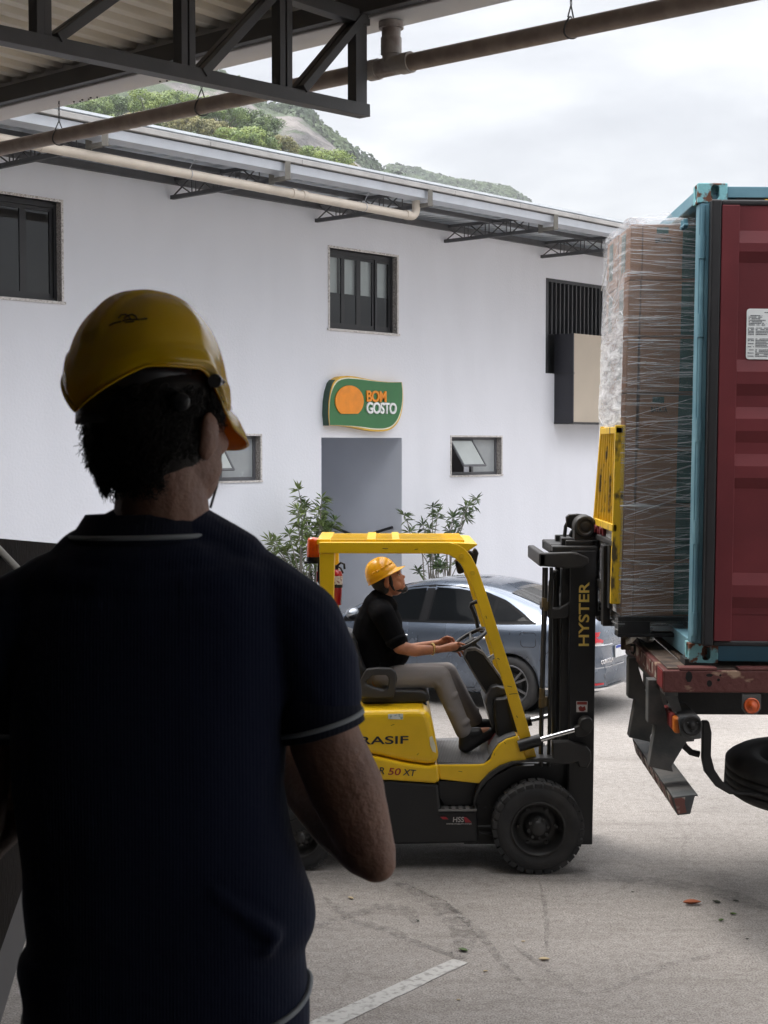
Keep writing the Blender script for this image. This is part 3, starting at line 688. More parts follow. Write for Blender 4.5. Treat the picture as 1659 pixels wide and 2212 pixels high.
def rock_mat():
    m = bpy.data.materials.new('mountain_rock'); m.use_nodes = True; t = m.node_tree; b = t.nodes['Principled BSDF']
    tc = nn(t, 'ShaderNodeTexCoord'); mp = nn(t, 'ShaderNodeMapping'); mp.inputs['Scale'].default_value = (1, 1, .28)
    n1 = nn(t, 'ShaderNodeTexNoise'); n1.inputs['Scale'].default_value = .06; n1.inputs['Detail'].default_value = 8; n1.inputs['Roughness'].default_value = .65
    n2 = nn(t, 'ShaderNodeTexNoise'); n2.inputs['Scale'].default_value = .05; n2.inputs['Detail'].default_value = 7; n2.inputs['Roughness'].default_value = .6
    t.links.new(tc.outputs['Object'], mp.inputs[0]); t.links.new(mp.outputs[0], n1.inputs[0]); t.links.new(tc.outputs['Object'], n2.inputs[0])
    c1 = nn(t, 'ShaderNodeValToRGB'); c1.color_ramp.elements[0].position = .38; c1.color_ramp.elements[0].color = (.055, .05, .05, 1); c1.color_ramp.elements[1].position = .62; c1.color_ramp.elements[1].color = (.24, .215, .20, 1)
    c2 = nn(t, 'ShaderNodeValToRGB'); c2.color_ramp.elements[0].position = .46; c2.color_ramp.elements[0].color = (0, 0, 0, 1); c2.color_ramp.elements[1].position = .52; c2.color_ramp.elements[1].color = (1, 1, 1, 1)
    mx = nn(t, 'ShaderNodeMix'); mx.data_type = 'RGBA'; mx.inputs[7].default_value = (.05, .075, .03, 1)
    t.links.new(n1.outputs[0], c1.inputs[0]); t.links.new(n2.outputs[0], c2.inputs[0]); t.links.new(c2.outputs[0], mx.inputs[0]); t.links.new(c1.outputs[0], mx.inputs[6]); t.links.new(mx.outputs[2], b.inputs['Base Color']); b.inputs['Roughness'].default_value = .9
    bp = nn(t, 'ShaderNodeBump'); bp.inputs['Strength'].default_value = 1; bp.inputs['Distance'].default_value = 6; t.links.new(n1.outputs[0], bp.inputs['Height']); t.links.new(bp.outputs[0], b.inputs['Normal'])
    return m
near_prof = [(-700, 300), (-200, 250), (150, 222), (250, 212), (330, 200), (430, 210), (520, 238), (590, 258), (640, 318), (700, 325), (760, 350), (830, 382), (900, 402), (980, 430), (1060, 450), (1200, 490), (1600, 600), (2400, 700)]
far_prof = [(-500, 60), (300, 135), (420, 150), (520, 176), (600, 228), (650, 240), (700, 288), (760, 330), (830, 378), (900, 405), (960, 440), (1100, 520), (1500, 700)]
far2_prof = [(500, 300), (860, 370), (930, 388), (990, 402), (1040, 410), (1090, 418), (1125, 440), (1150, 456), (1200, 480), (1400, 540), (1800, 640)]
YN, YF, YF2 = 260, 620, 1100
rn = hillmesh('near_hill', near_prof, YN, 60, 62, m_forest, foot=150)
rk = rock_mat()
rff = hillmesh('mountain', far_prof, YF, 200, 10, rk, 34, foot=260)
rf2 = hillmesh('far_ridge', far2_prof, YF2, 200, 14, m_forest, 12, foot=300)
def crown_cloud(rg, n_clump, leaves, Rx, Rz, ls):
    mb = MB(); cl = []
    for i in range(n_clump):
        th = rg.uniform(0, 6.283); el = rg.uniform(-.35, 1.3); rr = rg.uniform(.55, 1)
        cl.append((Vector((Rx*rr*math.cos(th)*math.cos(el), Rx*rr*math.sin(th)*math.cos(el), Rz*rr*math.sin(el))), rg.uniform(.22, .40)*Rx))
    for c, r_ in cl:
        for k in range(leaves):
            v = Vector((rg.gauss(0, 1), rg.gauss(0, 1), rg.gauss(0, 1))).normalized(); v.z *= .7
            if v.z < -.35 and rg.random() < .7: v.z = -v.z
            p = c+v*r_*rg.uniform(.75, 1.08); nrm = (v+Vector((rg.uniform(-.6, .6), rg.uniform(-.6, .6), rg.uniform(-.2, .8)))).normalized()
            a = nrm.orthogonal().normalized(); a = Matrix.Rotation(rg.uniform(0, 3), 3, nrm) @ a; b = nrm.cross(a); s_ = ls*rg.uniform(.6, 1.3)
            mb.add([p+a*s_, p+b*s_*.6, p-a*s_, p-b*s_*.6], [(0, 1, 2, 3)])
    return mb, cl
m_bark = mat('grey_bark', (.13, .11, .09), .9, bump=.4, bscale=8)
greens = [mat('tree_green_bright', (.09, .16, .025), .6, col2=(.26, .33, .06), scale=.45, lo=.35, hi=.62), mat('tree_green_olive', (.10, .11, .03), .6, col2=(.28, .25, .08), scale=.45, lo=.35, hi=.62),
          mat('tree_green_deep', (.03, .075, .02), .6, col2=(.12, .18, .04), scale=.45, lo=.35, hi=.65), mat('tree_green_mid', (.055, .11, .025), .6, col2=(.18, .25, .05), scale=.45, lo=.35, hi=.62)]
kinds = ['bright green', 'olive brown', 'dark green', 'mid green']
protos = []
for k in range(4):
    rg = random.Random(20+k); Rx, Rz, hh = ((3.6, 2.0, 6.2), (3.0, 2.2, 5.0), (3.3, 2.6, 6.0), (3.9, 2.2, 5.6))[k]
    root = thing('tree', 'x', 'tree', (0, 0, 0)); mb, cl = crown_cloud(rg, 30, 210, Rx, Rz, .15)
    for i in range(len(mb.v)): mb.v[i] = mb.v[i]+Vector((0, 0, hh))
    mb.build('crown', greens[k], root, recalc=False)
    tk = MB(); tk.tube([(0, 0, -2), (0, 0, hh*.45), (.2, .1, hh*.8)], [.28, .2, .12], 8)
    for c, r_ in cl[:9]: tk.tube([(0, 0, hh*.45), c*.5+Vector((0, 0, hh*.8)), c+Vector((0, 0, hh))], [.12, .08, .03], 5)
    tk.build('trunk', m_bark, root); protos.append(root)
spots = []  # (photo column, kind, distance, scale, height over the ridge in photo rows)
rg = random.Random(5)
def ny(x, prof=near_prof):
    for (a, b), (c, d) in zip(prof[:-1], prof[1:]):
        if a <= x <= c: return b+(d-b)*(x-a)/(c-a)
    return 600
named = [(205, 3, 250, 1.0), (262, 2, 258, 1.05), (318, 0, 250, 1.1), (372, 3, 256, 1.05), (432, 0, 252, 1.0), (482, 3, 240, 1.0), (530, 2, 256, 1.15), (575, 2, 246, .85), (462, 1, 228, .9), (520, 0, 225, 1.05), (560, 3, 226, .8), (612, 1, 236, .85), (655, 1, 230, .8), (676, 0, 252, .95), (716, 0, 256, 1.15), (752, 1, 236, .85), (790, 1, 234, .8), (824, 3, 246, .8), (858, 1, 240, .75), (893, 2, 252, .75), (925, 3, 255, .7), (958, 1, 250, .65), (400, 1, 225, .9), (345, 0, 228, .95), (290, 1, 226, .9), (235, 0, 228, .9), (690, 3, 228, .8), (985, 2, 262, .6), (150, 2, 246, 1.0), (100, 3, 252, 1.0)]
cols = {}
for i, (px, k, Y, sc) in enumerate(named):
    o = protos[k] if k not in cols else copy_tree(protos[k]); cols[k] = 1
    top = W(px, ny(px)+(14 if Y < 240 else 0)+(28 if Y < 232 else 0), Y); H = (6.2+2.0, 5+2.2, 6+2.6, 5.6+2.2)[k]*sc
    o.location = (top.x, Y, top.z-H); o.scale = (sc, sc, sc); o.rotation_euler = (0, 0, rg.uniform(0, 6.28))
    row = 'on the hill crest' if Y > 240 else 'on the slope just above the warehouse roof'
    ref = ('below the canopy gutter' if px < 330 else 'behind the hanging pipe' if px < 600 else 'before the rock face' if px < 730 else 'on the falling ridge' if px < 880 else 'at the low ridge end')
    o['label'] = '%s tree %s' % (kinds[k], ref); o['category'] = 'tree'; o['group'] = 'trees on the hill behind the warehouse'
def order_labels():
    seen = {}
    for o in bpy.data.objects:
        if o.parent is None and o.get('group') == 'trees on the hill behind the warehouse': seen.setdefault(o['label'], []).append(o)
    W_ = ['leftmost', 'second from the left', 'third from the left', 'fourth from the left', 'fifth from the left']
    for lab, os_ in seen.items():
        if len(os_) < 2: continue
        os_.sort(key=lambda q: q.location.x/q.location.y)
        for i, q in enumerate(os_): q['label'] = lab+', '+(W_[i] if i < len(os_)-1 else 'rightmost')+' of its kind'
order_labels()
# far woods: one mass
def woods(name, prof, Y, dY, n, size, mt, seed, xr, rockgap=None, drop=8, low=140):
    rg = random.Random(seed); mb = MB()
    for i in range(n):
        px = rg.uniform(*xr); f = rg.random()**1.6; py = ny(px, prof)+drop+f*low
        if rockgap and rockgap(px, py, rg): continue
        c = W(px, py, Y-f*dY); R_ = size*rg.uniform(.6, 1.25)
        for k in range(64):
            v = Vector((rg.gauss(0, 1), rg.gauss(0, 1), abs(rg.gauss(0, .9)))).normalized(); p = c+Vector((v.x*R_, v.y*R_, v.z*R_*.8))
            nrm = (v+Vector((rg.uniform(-.5, .5),)*3)).normalized(); a = nrm.orthogonal().normalized(); b = nrm.cross(a); s_ = R_*rg.uniform(.10, .22)
            mb.add([p+a*s_, p+b*s_, p-a*s_, p-b*s_], [(0, 1, 2, 3)])
    o = mb.build(name, mt, recalc=False); return o
m_fw = mat('far_forest', (.028, .055, .022), .8, col2=(.075, .11, .04), scale=.05, lo=.35, hi=.65)
def gap(px, py, rg):
    return (470 < px < 600 and py < 300 and rg.random() < .85) or (590 < px < 690 and py > 262+(px-590)*.35 and rg.random() < .9)
tag(woods('forest', far_prof, YF, 60, 900, 5.0, m_fw, 31, (300, 1000), gap), 'forest covering the rocky mountain flank', 'forest', kind='stuff')
tag(woods('forest', far2_prof, YF2, 60, 500, 7.5, m_fw, 32, (850, 1180), None, 4, 60), 'hazy blue wood on the farthest low ridge at the right', 'forest', kind='stuff')
# ------------------------------------------------------------------ forklift (side measured on the photo, thickness real)
def zf(ox, oy, k): return lambda x, y: ((ox+x/k)/1.823, (oy+y/k)/1.823)
Z4 = zf(1000, 2000, 1.106); Z1b = zf(1100, 2700, 1.2762); Z2b = zf(1200, 2050, 2.074); Zm = zf(1900, 1950, 2.107); Z7b = zf(1700, 2500, 2.37); Z8b = zf(1750, 2850, 2.37); Z7a = zf(1050, 1850, 1.843); Z6 = zf(2200, 1700, 2.0133); Z5b = zf(2200, 600, 2.011)
def zz(z, pts): return [z(*p) for p in pts]
m_yel = mat('forklift_yellow', (.84, .52, .008), .34, var=.09, scale=3.5, detail=12, coat=.25, bump=.02, bscale=200)
m_yel2 = mat('worn_yellow', (.10, .07, .02), .5, col2=(.74, .46, .012), scale=11, lo=.33, hi=.42, detail=10, stretch=(1, 1, .5))
m_blk = mat('forklift_black', (.009, .009, .010), .45, var=.25, scale=5, bump=.05)
m_blk2 = mat('dusty_black_steel', (.013, .0125, .0125), .5, col2=(.035, .033, .031), scale=4, lo=.35, hi=.75)
m_rub = mat('tyre_rubber', (.015, .015, .016), .75, col2=(.036, .034, .033), scale=9, lo=.35, hi=.7, bump=.2)
m_vinyl = mat('seat_vinyl', (.018, .018, .019), .42, bump=.12, bscale=240)
m_chrome = mat('chrome_rod', (.75, .75, .76), .12, 1, var=.02)
m_hose = mat('hydraulic_hose', (.02, .02, .02), .5)
m_mat = mat('rubber_floor_mat', (.10, .10, .105), .7)
m_red = mat('dark_red_paint', (.16, .012, .018), .45, var=.2)
m_grime_g = mat('steel_grey', (.12, .115, .11), .55, col2=(.22, .21, .20), scale=12)
YN_, YF_ = 11.12, 12.14
FK = thing('forklift', 'yellow and black counterbalance forklift lifting a wrapped pallet to the container', 'forklift', G(960, 1880))
FK.location = (W(960, 1700, 11.6).x, 11.6, 0)
# counterweight and black frame
q = MB(); q.pp(zz(Z1b, [(-120, 478), (560, 480), (800, 497), (812, 628), (992, 628), (1000, 792), (600, 800), (260, 770), (-60, 740), (-160, 660)]), YN_+.0, YF_)
q.build('frame', m_blk, FK, bevel=.02)
q = MB(); q.pp(zz(Z1b, [(800, 480), (1012, 490), (986, 602), (832, 602), (806, 560)]), YN_+.10, YF_-.1); q.build('step_well', m_blk, FK)
q = MB(); q.pp(zz(Z8b, [(-30, 752), (285, 755), (300, 820), (-60, 820)]), YN_-.02, YN_+.25)
q = MB(); a_ = [W(*Z8b(x, 815), YN_-.005) for x in (-55, 302)]; z_ = a_[0].z+.012
st = MB(); st.box((a_[0].x, YN_-.02, z_-.012), (a_[1].x, YN_+.22, z_)); stp = st.build('step', m_grime_g, FK, bevel=.003)
hl = MB()
for i in range(8):
    for j in range(5):
        hl.lathe((a_[0].x+.035+i*.052, YN_+.02+j*.042, z_+.0005), (0, 0, 1), [(0, .001), (.001, .014), (.0015, .014)], 12)
hl.build('grip_holes', mat('hole_black', (.004, .004, .004), .9), stp)
q = MB()
q.pp(zz(Z1b, [(-120, 478), (-150, 400), (-140, 300), (-90, 170), (-30, 128), (390, 128), (700, 122), (742, 124), (762, 160), (772, 200), (800, 340), (800, 392), (745, 400), (640, 386), (500, 355), (300, 322), (0, 322), (0, 470)]), YN_+.02, YF_-.02)
hood = q.build('hood', m_yel, FK, bevel=.05, seg=4)
q = MB(); q.pp(zz(Z1b, [(-160, 330), (300, 330), (500, 362), (640, 393), (745, 407), (797, 398), (806, 480), (780, 492), (560, 477), (-130, 470)]), YN_+.0, YF_)
cowl = q.build('lower_cowl', m_yel, FK, bevel=.018)
q = MB(); q.pp(zz(Z1b, [(792, 398), (1000, 396), (1030, 392), (1060, 370), (1075, 330), (1100, 295), (1140, 268), (1200, 250), (1246, 384), (1180, 395), (1120, 420), (1060, 455), (1012, 494), (930, 486), (806, 472)]), YN_+.03, YF_-.03)
q.build('floor_cowl', m_yel, FK, bevel=.012)
# ribbed floor mat over it, its right edge curling up the toe board
q = MB(); rr_ = []
for x, y in [(796, 396), (880, 392), (1000, 390), (1030, 386), (1058, 362), (1073, 322), (1098, 287), (1140, 260), (1190, 244)]:
    rr_.append((x, y))
top = [W(*Z1b(x, y), YN_+.04) for x, y in rr_]
q.prism(top + [p-Vector((0, 0, .02)) for p in reversed(top)], (0, 1.0, 0)); fm = q.build('floor_mat', m_mat, FK, bevel=.006)
q = MB()
for i in range(26):
    x = W(*Z1b(800+i*8.2, 394), YN_).x; q.cyl((x, YN_+.06, top[1].z+.003), (x, YF_-.1, top[1].z+.003), .0045, 6)
q.build('mat_ribs', mat('mat_rib_grey', (.16, .16, .165), .6), fm)
# front fender arc and side plate over the drive wheel
q = MB(); fo = [(283, 800), (288, 740), (310, 670), (350, 600), (420, 520), (520, 440), (640, 385), (740, 360), (900, 358), (1095, 378), (1103, 350), (1090, 325), (900, 320), (740, 345), (630, 355), (520, 395), (420, 460), (340, 545), (290, 640), (268, 740)]
q.pp(zz(Z8b, fo), YN_-.0, YN_+.14); q.build('fender', m_blk2, FK, bevel=.006)
q = MB(); q.pp(zz(Z8b, [(300, 690), (420, 520), (640, 400), (840, 390), (860, 480), (700, 520), (560, 620), (480, 760), (440, 960), (310, 955)]), YN_+.14, YF_-.14); q.build('wheel_arch', m_blk, FK)
q = MB(); q.tube([W(*Z8b(x, y), YN_+.03) for x, y in ((312, 985), (325, 1020), (450, 1030))], .013, 8); q.tube([W(*Z8b(x, y), YN_+.03) for x, y in ((300, 960), (440, 958))], .008, 8); q.build('step_rail', m_blk, FK)
q = MB(); q.box((W(1000, 1700, 11.5).x, YN_+.2, .14), (W(1240, 1700, 11.5).x, YF_-.2, .75)); q.cyl((W(1163, 1782, 11.05).x, YN_+.15, W(1163, 1782, 11.05).z), (W(1163, 1782, 11.05).x, YF_-.15, W(1163, 1782, 11.05).z), .09)
q.build('drive_axle', m_blk, FK)
def wheel(cx, cy, rpx, Y, wd, lug, rimk, label=None, far=False):
    c = W(cx, cy, Y); rr = rpx*Y/F; c.z = rr; s = -1 if not far else 1
    ax = Vector((0, 1, 0)); 
    tb = MB(); prof = [(0, rr*.60), (-.0, rr*.63), (-.012, rr*.70), (-.012, rr*.86), (.0, rr*.93), (.02, rr*.965), (wd/2, rr*.975), (wd-.02, rr*.965), (wd, rr*.93), (wd+.01, rr*.8), (wd, rr*.6)]
    tb.lathe(c, ax, prof, 64, closed=True)
    for k in range(lug):
        an = 2*math.pi*k/lug
        for side in (0, 1):
            M_ = Matrix.Translation(c) @ Matrix.Rotation(an+(math.pi/lug if side else 0), 4, 'Y')
            wdt = 2*math.pi*rr/lug*.80
            y0, y1 = (-.006, wd*.47) if not side else (wd*.53, wd+.004)
            tb.box((-wdt/2, y0, rr*.90), (wdt/2, y1, rr*1.0), M_)
    w_ = thing_part('wheel', FK, label)
    ty = tb.build('tyre', m_rub, w_, bevel=.004)
    rb = MB(); k = rimk
    rb.lathe(c, ax, [(.012, rr*.62), (-.008, rr*.60), (-.008, rr*.56), (.02, rr*.54), (.03, rr*.50), (.10, rr*.47), (.11, rr*.34), (.10, rr*.27), (.03, rr*.26), (.025, rr*.2), (.0, rr*.17), (-.01, rr*.12), (-.01, .001)], 56)
    rb.build('rim', m_blk2, w_)
    for j in range(8):
        nb = MB();
        an = 2*math.pi*j/8+.2; p = c+Vector((math.cos(an)*rr*.215, .024, math.sin(an)*rr*.215)); nb.cyl(p, p-Vector((0, .018, 0)), .013, 6, False); nb.build('wheel_nut', m_blk2, w_)
    for j in range(6):
        nb = MB(); an = 2*math.pi*j/6; p = c+Vector((math.cos(an)*rr*.41, .105, math.sin(an)*rr*.41)); nb.cyl(p, p-Vector((0, .022, 0)), .014, 6, False); nb.build('wheel_nut', m_blk2, w_)
def thing_part(name, parent, label=None):
    o = link(bpy.data.objects.new(name, None)); o.parent = parent; o.location = Vector((0, 0, 0)); o.empty_display_size = .1
    if label: o['label'] = label
    return o
wheel(1163.2, 1782, 100, 11.0, .20, 30, 1, 'large front drive wheel with cut lugs')
wheel(1163.2, 1782, 100, 12.02, .20, 30, 1)
wheel(648, 1801, 72, 11.1, .15, 26, 1, 'small rear steering wheel')
wheel(648, 1801, 72, 12.0, .15, 26, 1)
# overhead guard
out_ = [(283, 150), (850, 150), (885, 158), (915, 175), (945, 208), (975, 265), (1012, 372), (1075, 570), (1140, 770), (1190, 935), (1232, 1090), (1258, 1094), (1258, 1106), (1183, 1106), (1183, 1092), (1085, 765), (1020, 560), (960, 365), (925, 290), (900, 245), (878, 222), (850, 205), (820, 200), (283, 198)]
gd = MB(); gd.pp(zz(Z4, out_), 11.20, 11.27); gd.pp(zz(Z4, out_), 12.18, 12.25) if False else None
side = gd.build('overhead_guard', m_yel, FK, bevel=.006)
P0 = [W(*Z4(x, y), 11.20) for x, y in out_]
g2 = MB(); g2.prism([p+Vector((0, 1.0, 0)) for p in P0], (0, .07, 0)); g2.build('guard_rail', m_yel, side, bevel=.006)
z_top = W(*Z4(300, 150), 11.2).z; xa = W(*Z4(283, 150), 11.2).x; xb = W(*Z7a(1290, 530), 11.2).x; xf = W(*Z7a(1528, 540), 11.25).x
q = MB()
for k in range(6):
    y = 11.33+k*.155; q.box((xa+.03, y, z_top-.03), (xf-.09, y+.022, z_top+.012)) if k else q.box((xa+.03, y, z_top-.03), (xf-.09, y+.022, z_top+.012))
for xc, wv in ((410, .10), (742, .065), (915, .055)):
    xx = W(*Z7a(xc+20, 500), 11.7).x; q.box((xx-wv/2, 11.27, z_top-.02), (xx+wv/2, 12.20, z_top+.018))
q.build('roof_bars', m_yel, side, bevel=.003)
q = MB(); q.pp(zz(Z7a, [(1296, 529), (1400, 531), (1528, 538), (1530, 546), (1442, 605), (1436, 600)]), 11.205, 12.245); q.build('front_header', m_yel, side, bevel=.005)
q = MB(); q.pp(zz(Z2b, [(120, 268), (247, 268), (238, 640), (226, 900), (232, 1560), (120, 1560), (125, 900)]), 11.21, 11.29); q.build('rear_post', m_yel, side, bevel=.008)
q = MB(); xx = [p.x for p in (W(*Z2b(120, 268), 11.21), W(*Z2b(247, 268), 11.21))]; q.box((xx[0], 12.17, .9), (xx[1], 12.25, z_top-.1)); q.build('rear_post', m_yel, side, bevel=.008)
q = MB()
for x, y in ((905, 208), (953, 283)):
    p = W(*Z4(x, y), 11.2); q.cyl(p, p-Vector((0, .01, 0)), .018, 12, False)
for x, y in ((1212, 1098), (1246, 1096)):
    p = W(*Z4(x, y), 11.2); q.cyl(p+Vector((0, .03, 0)), p+Vector((0, .03, .02)), .012, 6, False)
q.build('bolts', m_yel2, side)
# beacon, mirrors, lamp
BE = thing_part('beacon', FK); y_ = 11.35
p = W(*Z7a(342, 665), y_); q = MB(); q.box((p.x-.07, y_-.06, p.z-.012), (p.x+.12, y_+.06, p.z)); q.cyl(p, p+Vector((0, 0, .035)), .055); q.build('beacon_base', m_blk, BE)
q = MB(); q.lathe(p+Vector((0, 0, .035)), (0, 0, 1), [(0, .052), (.02, .053), (.12, .048), (.14, .04), (.145, .001)], 28); q.build('beacon_lens', mat('amber_lens', (.75, .10, .01), .15, coat=.5, trans=.2, var=.2, scale=20), BE)
q = MB(); q.pp(zz(Z7a, [(382, 640), (398, 640), (398, 835), (372, 825), (368, 700)]), 11.34, 11.5); q.build('rear_lamp_housing', m_blk, FK, bevel=.01)
q = MB(); q.pp(zz(Z7a, [(362, 740), (370, 735), (370, 812), (362, 815)]), 11.36, 11.48); q.build('rear_lamp', mat('red_lens', (.5, .01, .02), .2), FK)
q = MB(); q.pp(zz(Z2b, [(1225, 330), (1245, 325), (1300, 395), (1305, 425), (1262, 440), (1250, 430)]), 11.45, 11.60); q.build('mirror', m_blk, FK, bevel=.012)
q = MB(); q.pp(zz(Z2b, [(1388, 232), (1405, 232), (1420, 265), (1400, 368), (1385, 355), (1370, 320), (1345, 310), (1330, 270), (1350, 250), (1375, 260)]), 11.50, 11.62); q.build('work_lamp', m_blk, FK, bevel=.01)
q = MB(); pp_ = W(*Z2b(1350, 285), 11.56); q.cyl(pp_, pp_+Vector((.05, 0, -.02)), .04); q.build('work_lamp', m_blk2, FK)
# fire extinguisher clipped to the rear post
EX = thing('fire_extinguisher', 'small red fire extinguisher clipped behind the rear post of the forklift cage', 'fire extinguisher', W(*Z2b(255, 700), 11.62))
pb, pt_ = W(*Z2b(252, 690), 11.62), W(*Z2b(262, 400), 11.62)
d_ = pt_-pb; q = MB(); q.lathe(pb, d_, [(0, .02), (.003, .045), (d_.length*.86, .046), (d_.length*.95, .035), (d_.length, .014)], 24); q.build('cylinder', mat('extinguisher_red', (.45, .012, .02), .3, coat=.3, var=.1), EX)
q = MB(); q.lathe(pb+d_*.55, d_, [(0, .0468), (d_.length*.28, .0472)], 24); q.build('paper_label', mat('white_label', (.7, .68, .66), .6, col2=(.35, .2, .2), scale=60, lo=.55, hi=.6), EX)
q = MB(); q.cyl(pt_, pt_+d_*.12, .014); q.tube([pt_+d_*.1, pt_+d_*.2+Vector((.03, -.02, 0)), pt_+d_*.16+Vector((.055, -.02, 0)), pt_+d_*.02+Vector((.06, -.02, 0))], .009, 8); q.build('valve', m_blk, EX); q = MB(); q.tube([pt_+d_*.1, pt_+d_*.05+Vector((.03, -.03, 0)), pt_-d_*.10+Vector((.05, -.03, 0))], .007, 8); q.build('lever', m_blk, EX); q = MB(); q.lathe(pb+d_*.5, d_, [(0, .05), (.025, .05)], 20); q.build('clamp_strap', m_blk, EX)
# seat
se_ = thing_part('seat', FK)
YC0, YC1 = 11.42, 11.92
q = MB(); q.pp(zz(Z2b, [(470, 1400), (700, 1378), (960, 1385), (1010, 1410), (1022, 1450), (1005, 1490), (700, 1500), (470, 1500), (440, 1450)]), YC0, YC1); q.build('cushion', m_vinyl, se_, bevel=.035, seg=4)
q = MB()
for y in (1500, 1518, 1536, 1552): q.pp(zz(Z2b, [(460, y), (995, y-4), (1002, y+10), (455, y+14)]), YC0+.03, YC1-.03)
q.build('bellows', m_blk, se_, bevel=.008)
q = MB(); q.pp(zz(Z2b, [(285, 940), (340, 930), (395, 950), (430, 1010), (445, 1080), (480, 1180), (510, 1230), (500, 1290), (470, 1400), (400, 1400), (380, 1300), (340, 1200), (300, 1080)]), YC0-.0, YC1); q.build('backrest', m_vinyl, se_, bevel=.04, seg=4)
def ring_prism(mb, outer, inner, z, Y0, Y1):
    n = len(outer); off = Vector((0, Y1-Y0, 0)); a = [W(*z(*p), Y0) for p in outer]; b = [W(*z(*p), Y0) for p in inner]
    vs = a+b+[p+off for p in a]+[p+off for p in b]; fs = []
    for i in range(n):
        j = (i+1) % n; fs += [(i, j, n+j, n+i), (2*n+i, 3*n+i, 3*n+j, 2*n+j), (i, 2*n+i, 2*n+j, j), (n+i, n+j, 3*n+j, 3*n+i)]
    mb.add(vs, fs)
for Ya in (YC0-.10, YC1+.03):
    q = MB(); ring_prism(q, [(505, 1215), (600, 1205), (705, 1208), (745, 1240), (757, 1290), (738, 1400), (725, 1450), (560, 1455), (440, 1445), (430, 1390), (445, 1330), (475, 1260)],
                         [(555, 1268), (600, 1264), (660, 1264), (678, 1275), (686, 1300), (682, 1350), (670, 1378), (645, 1385), (560, 1362), (500, 1335), (502, 1315), (520, 1290)], Z2b, Ya, Ya+.07)
    q.build('armrest', mat('armrest_grey', (.035, .035, .037), .5, bump=.1, bscale=150), se_, bevel=.012, seg=3)
# dash, steering column and wheel
q = MB(); q.pp(zz(Z2b, [(1292, 1100), (1318, 1045), (1390, 1040), (1455, 1075), (1610, 1290), (1640, 1330), (1560, 1370), (1478, 1412), (1400, 1300)]), 11.48, 11.80); q.build('steering_column', m_blk, FK, bevel=.02)
q = MB()
for off_ in (0, 14): q.tube([W(*Z2b(x, y+off_), 11.475) for x, y in ((1300, 1108), (1322, 1050), (1395, 1042), (1460, 1080), (1615, 1300))], .006, 6)
q.tube([W(*Z2b(x, y), 11.475) for x, y in ((1298, 1112), (1345, 1190), (1410, 1300), (1485, 1415))], .008, 6); q.build('column_trim', m_grime_g, FK)
q = MB(); q.pp(zz(Z7b, [(590, 592), (640, 590), (722, 580), (812, 925), (700, 982), (655, 985), (610, 940), (585, 800), (575, 680)]), 11.30, 12.02); q.build('dash_cowl', m_blk, FK, bevel=.03, seg=3)
q = MB(); q.pp(zz(Z7b, [(520, 560), (560, 490), (610, 478), (700, 505), (712, 560), (640, 580), (580, 610), (590, 900), (560, 860), (530, 740), (505, 660)]), 11.36, 12.0); q.build('dash_top', mat('dash_grey_black', (.04, .04, .042), .4), FK, bevel=.02)
q = MB(); q.pp(zz(Z7b, [(625, 440), (690, 430), (700, 500), (605, 515)]), 11.5, 11.7)
for k in range(6): q.pp(zz(Z7b, [(612+k*2, 515-k*13), (700, 505-k*13), (700, 500-k*13), (614+k*2, 510-k*13)]), 11.49, 11.72)
q.build('column_boot', m_blk, FK)
swc = W(*Z2b(1340, 972), 11.64); nrm = Vector((-.50, -.10, .86)).normalized(); u_ = nrm.cross(Vector((0, 1, 0))).normalized(); v_ = nrm.cross(u_)
q = MB(); q.tube([swc+(u_*math.cos(a)+v_*math.sin(a))*.155 for a in [math.pi*2*k/40 for k in range(41)]], .015, 10, False)
for a in (.3, 2.4, 4.5): q.tube([swc-nrm*.03, swc+(u_*math.cos(a)+v_*math.sin(a))*.15], .012, 8)
q.cyl(swc-nrm*.05, swc-nrm*.005, .045); q.cyl(swc-nrm*.03, W(*Z2b(1420, 1060), 11.64), .03)
q.build('steering_wheel', m_vinyl, FK)
q = MB(); q.tube([W(*Z2b(x, y), 12.1) for x, y in ((1500, 900), (1440, 905), (1415, 880), (1400, 800), (1358, 700), (1362, 680), (1400, 662), (1440, 660))], .017, 8); q.build('grab_handle', m_blk, FK)
q = MB(); q.pp(zz(Z7b, [(515, 215), (595, 170), (615, 200), (545, 255)]), 11.7, 11.72); q.build('decal_plate', mat('grey_decal', (.5, .5, .47), .5, col2=(.2, .2, .2), scale=40, lo=.5, hi=.55), FK)
q = MB(); q.pp(zz(Z2b, [(680, 1580), (803, 1577), (803, 1624), (682, 1620)]), YN_+.016, YN_+.019); q.build('paper_sticker', mat('sticker_white', (.7, .72, .66), .5, col2=(.3, .42, .32), scale=50, lo=.55, hi=.6), hood)
q = MB(); q.pp(zz(Z1b, [(755, 260), (768, 252), (785, 300), (788, 338), (770, 330), (758, 300)]), YN_+.014, YN_+.017); q.build('paper_sticker', mat('sticker_cream', (.75, .7, .5), .5), hood)
q = MB(); q.pp(zz(Z7b, [(528, 1020), (592, 925), (618, 940), (560, 1010), (545, 1035)]), 11.46, 11.60); q.build('pedal', m_red, FK)
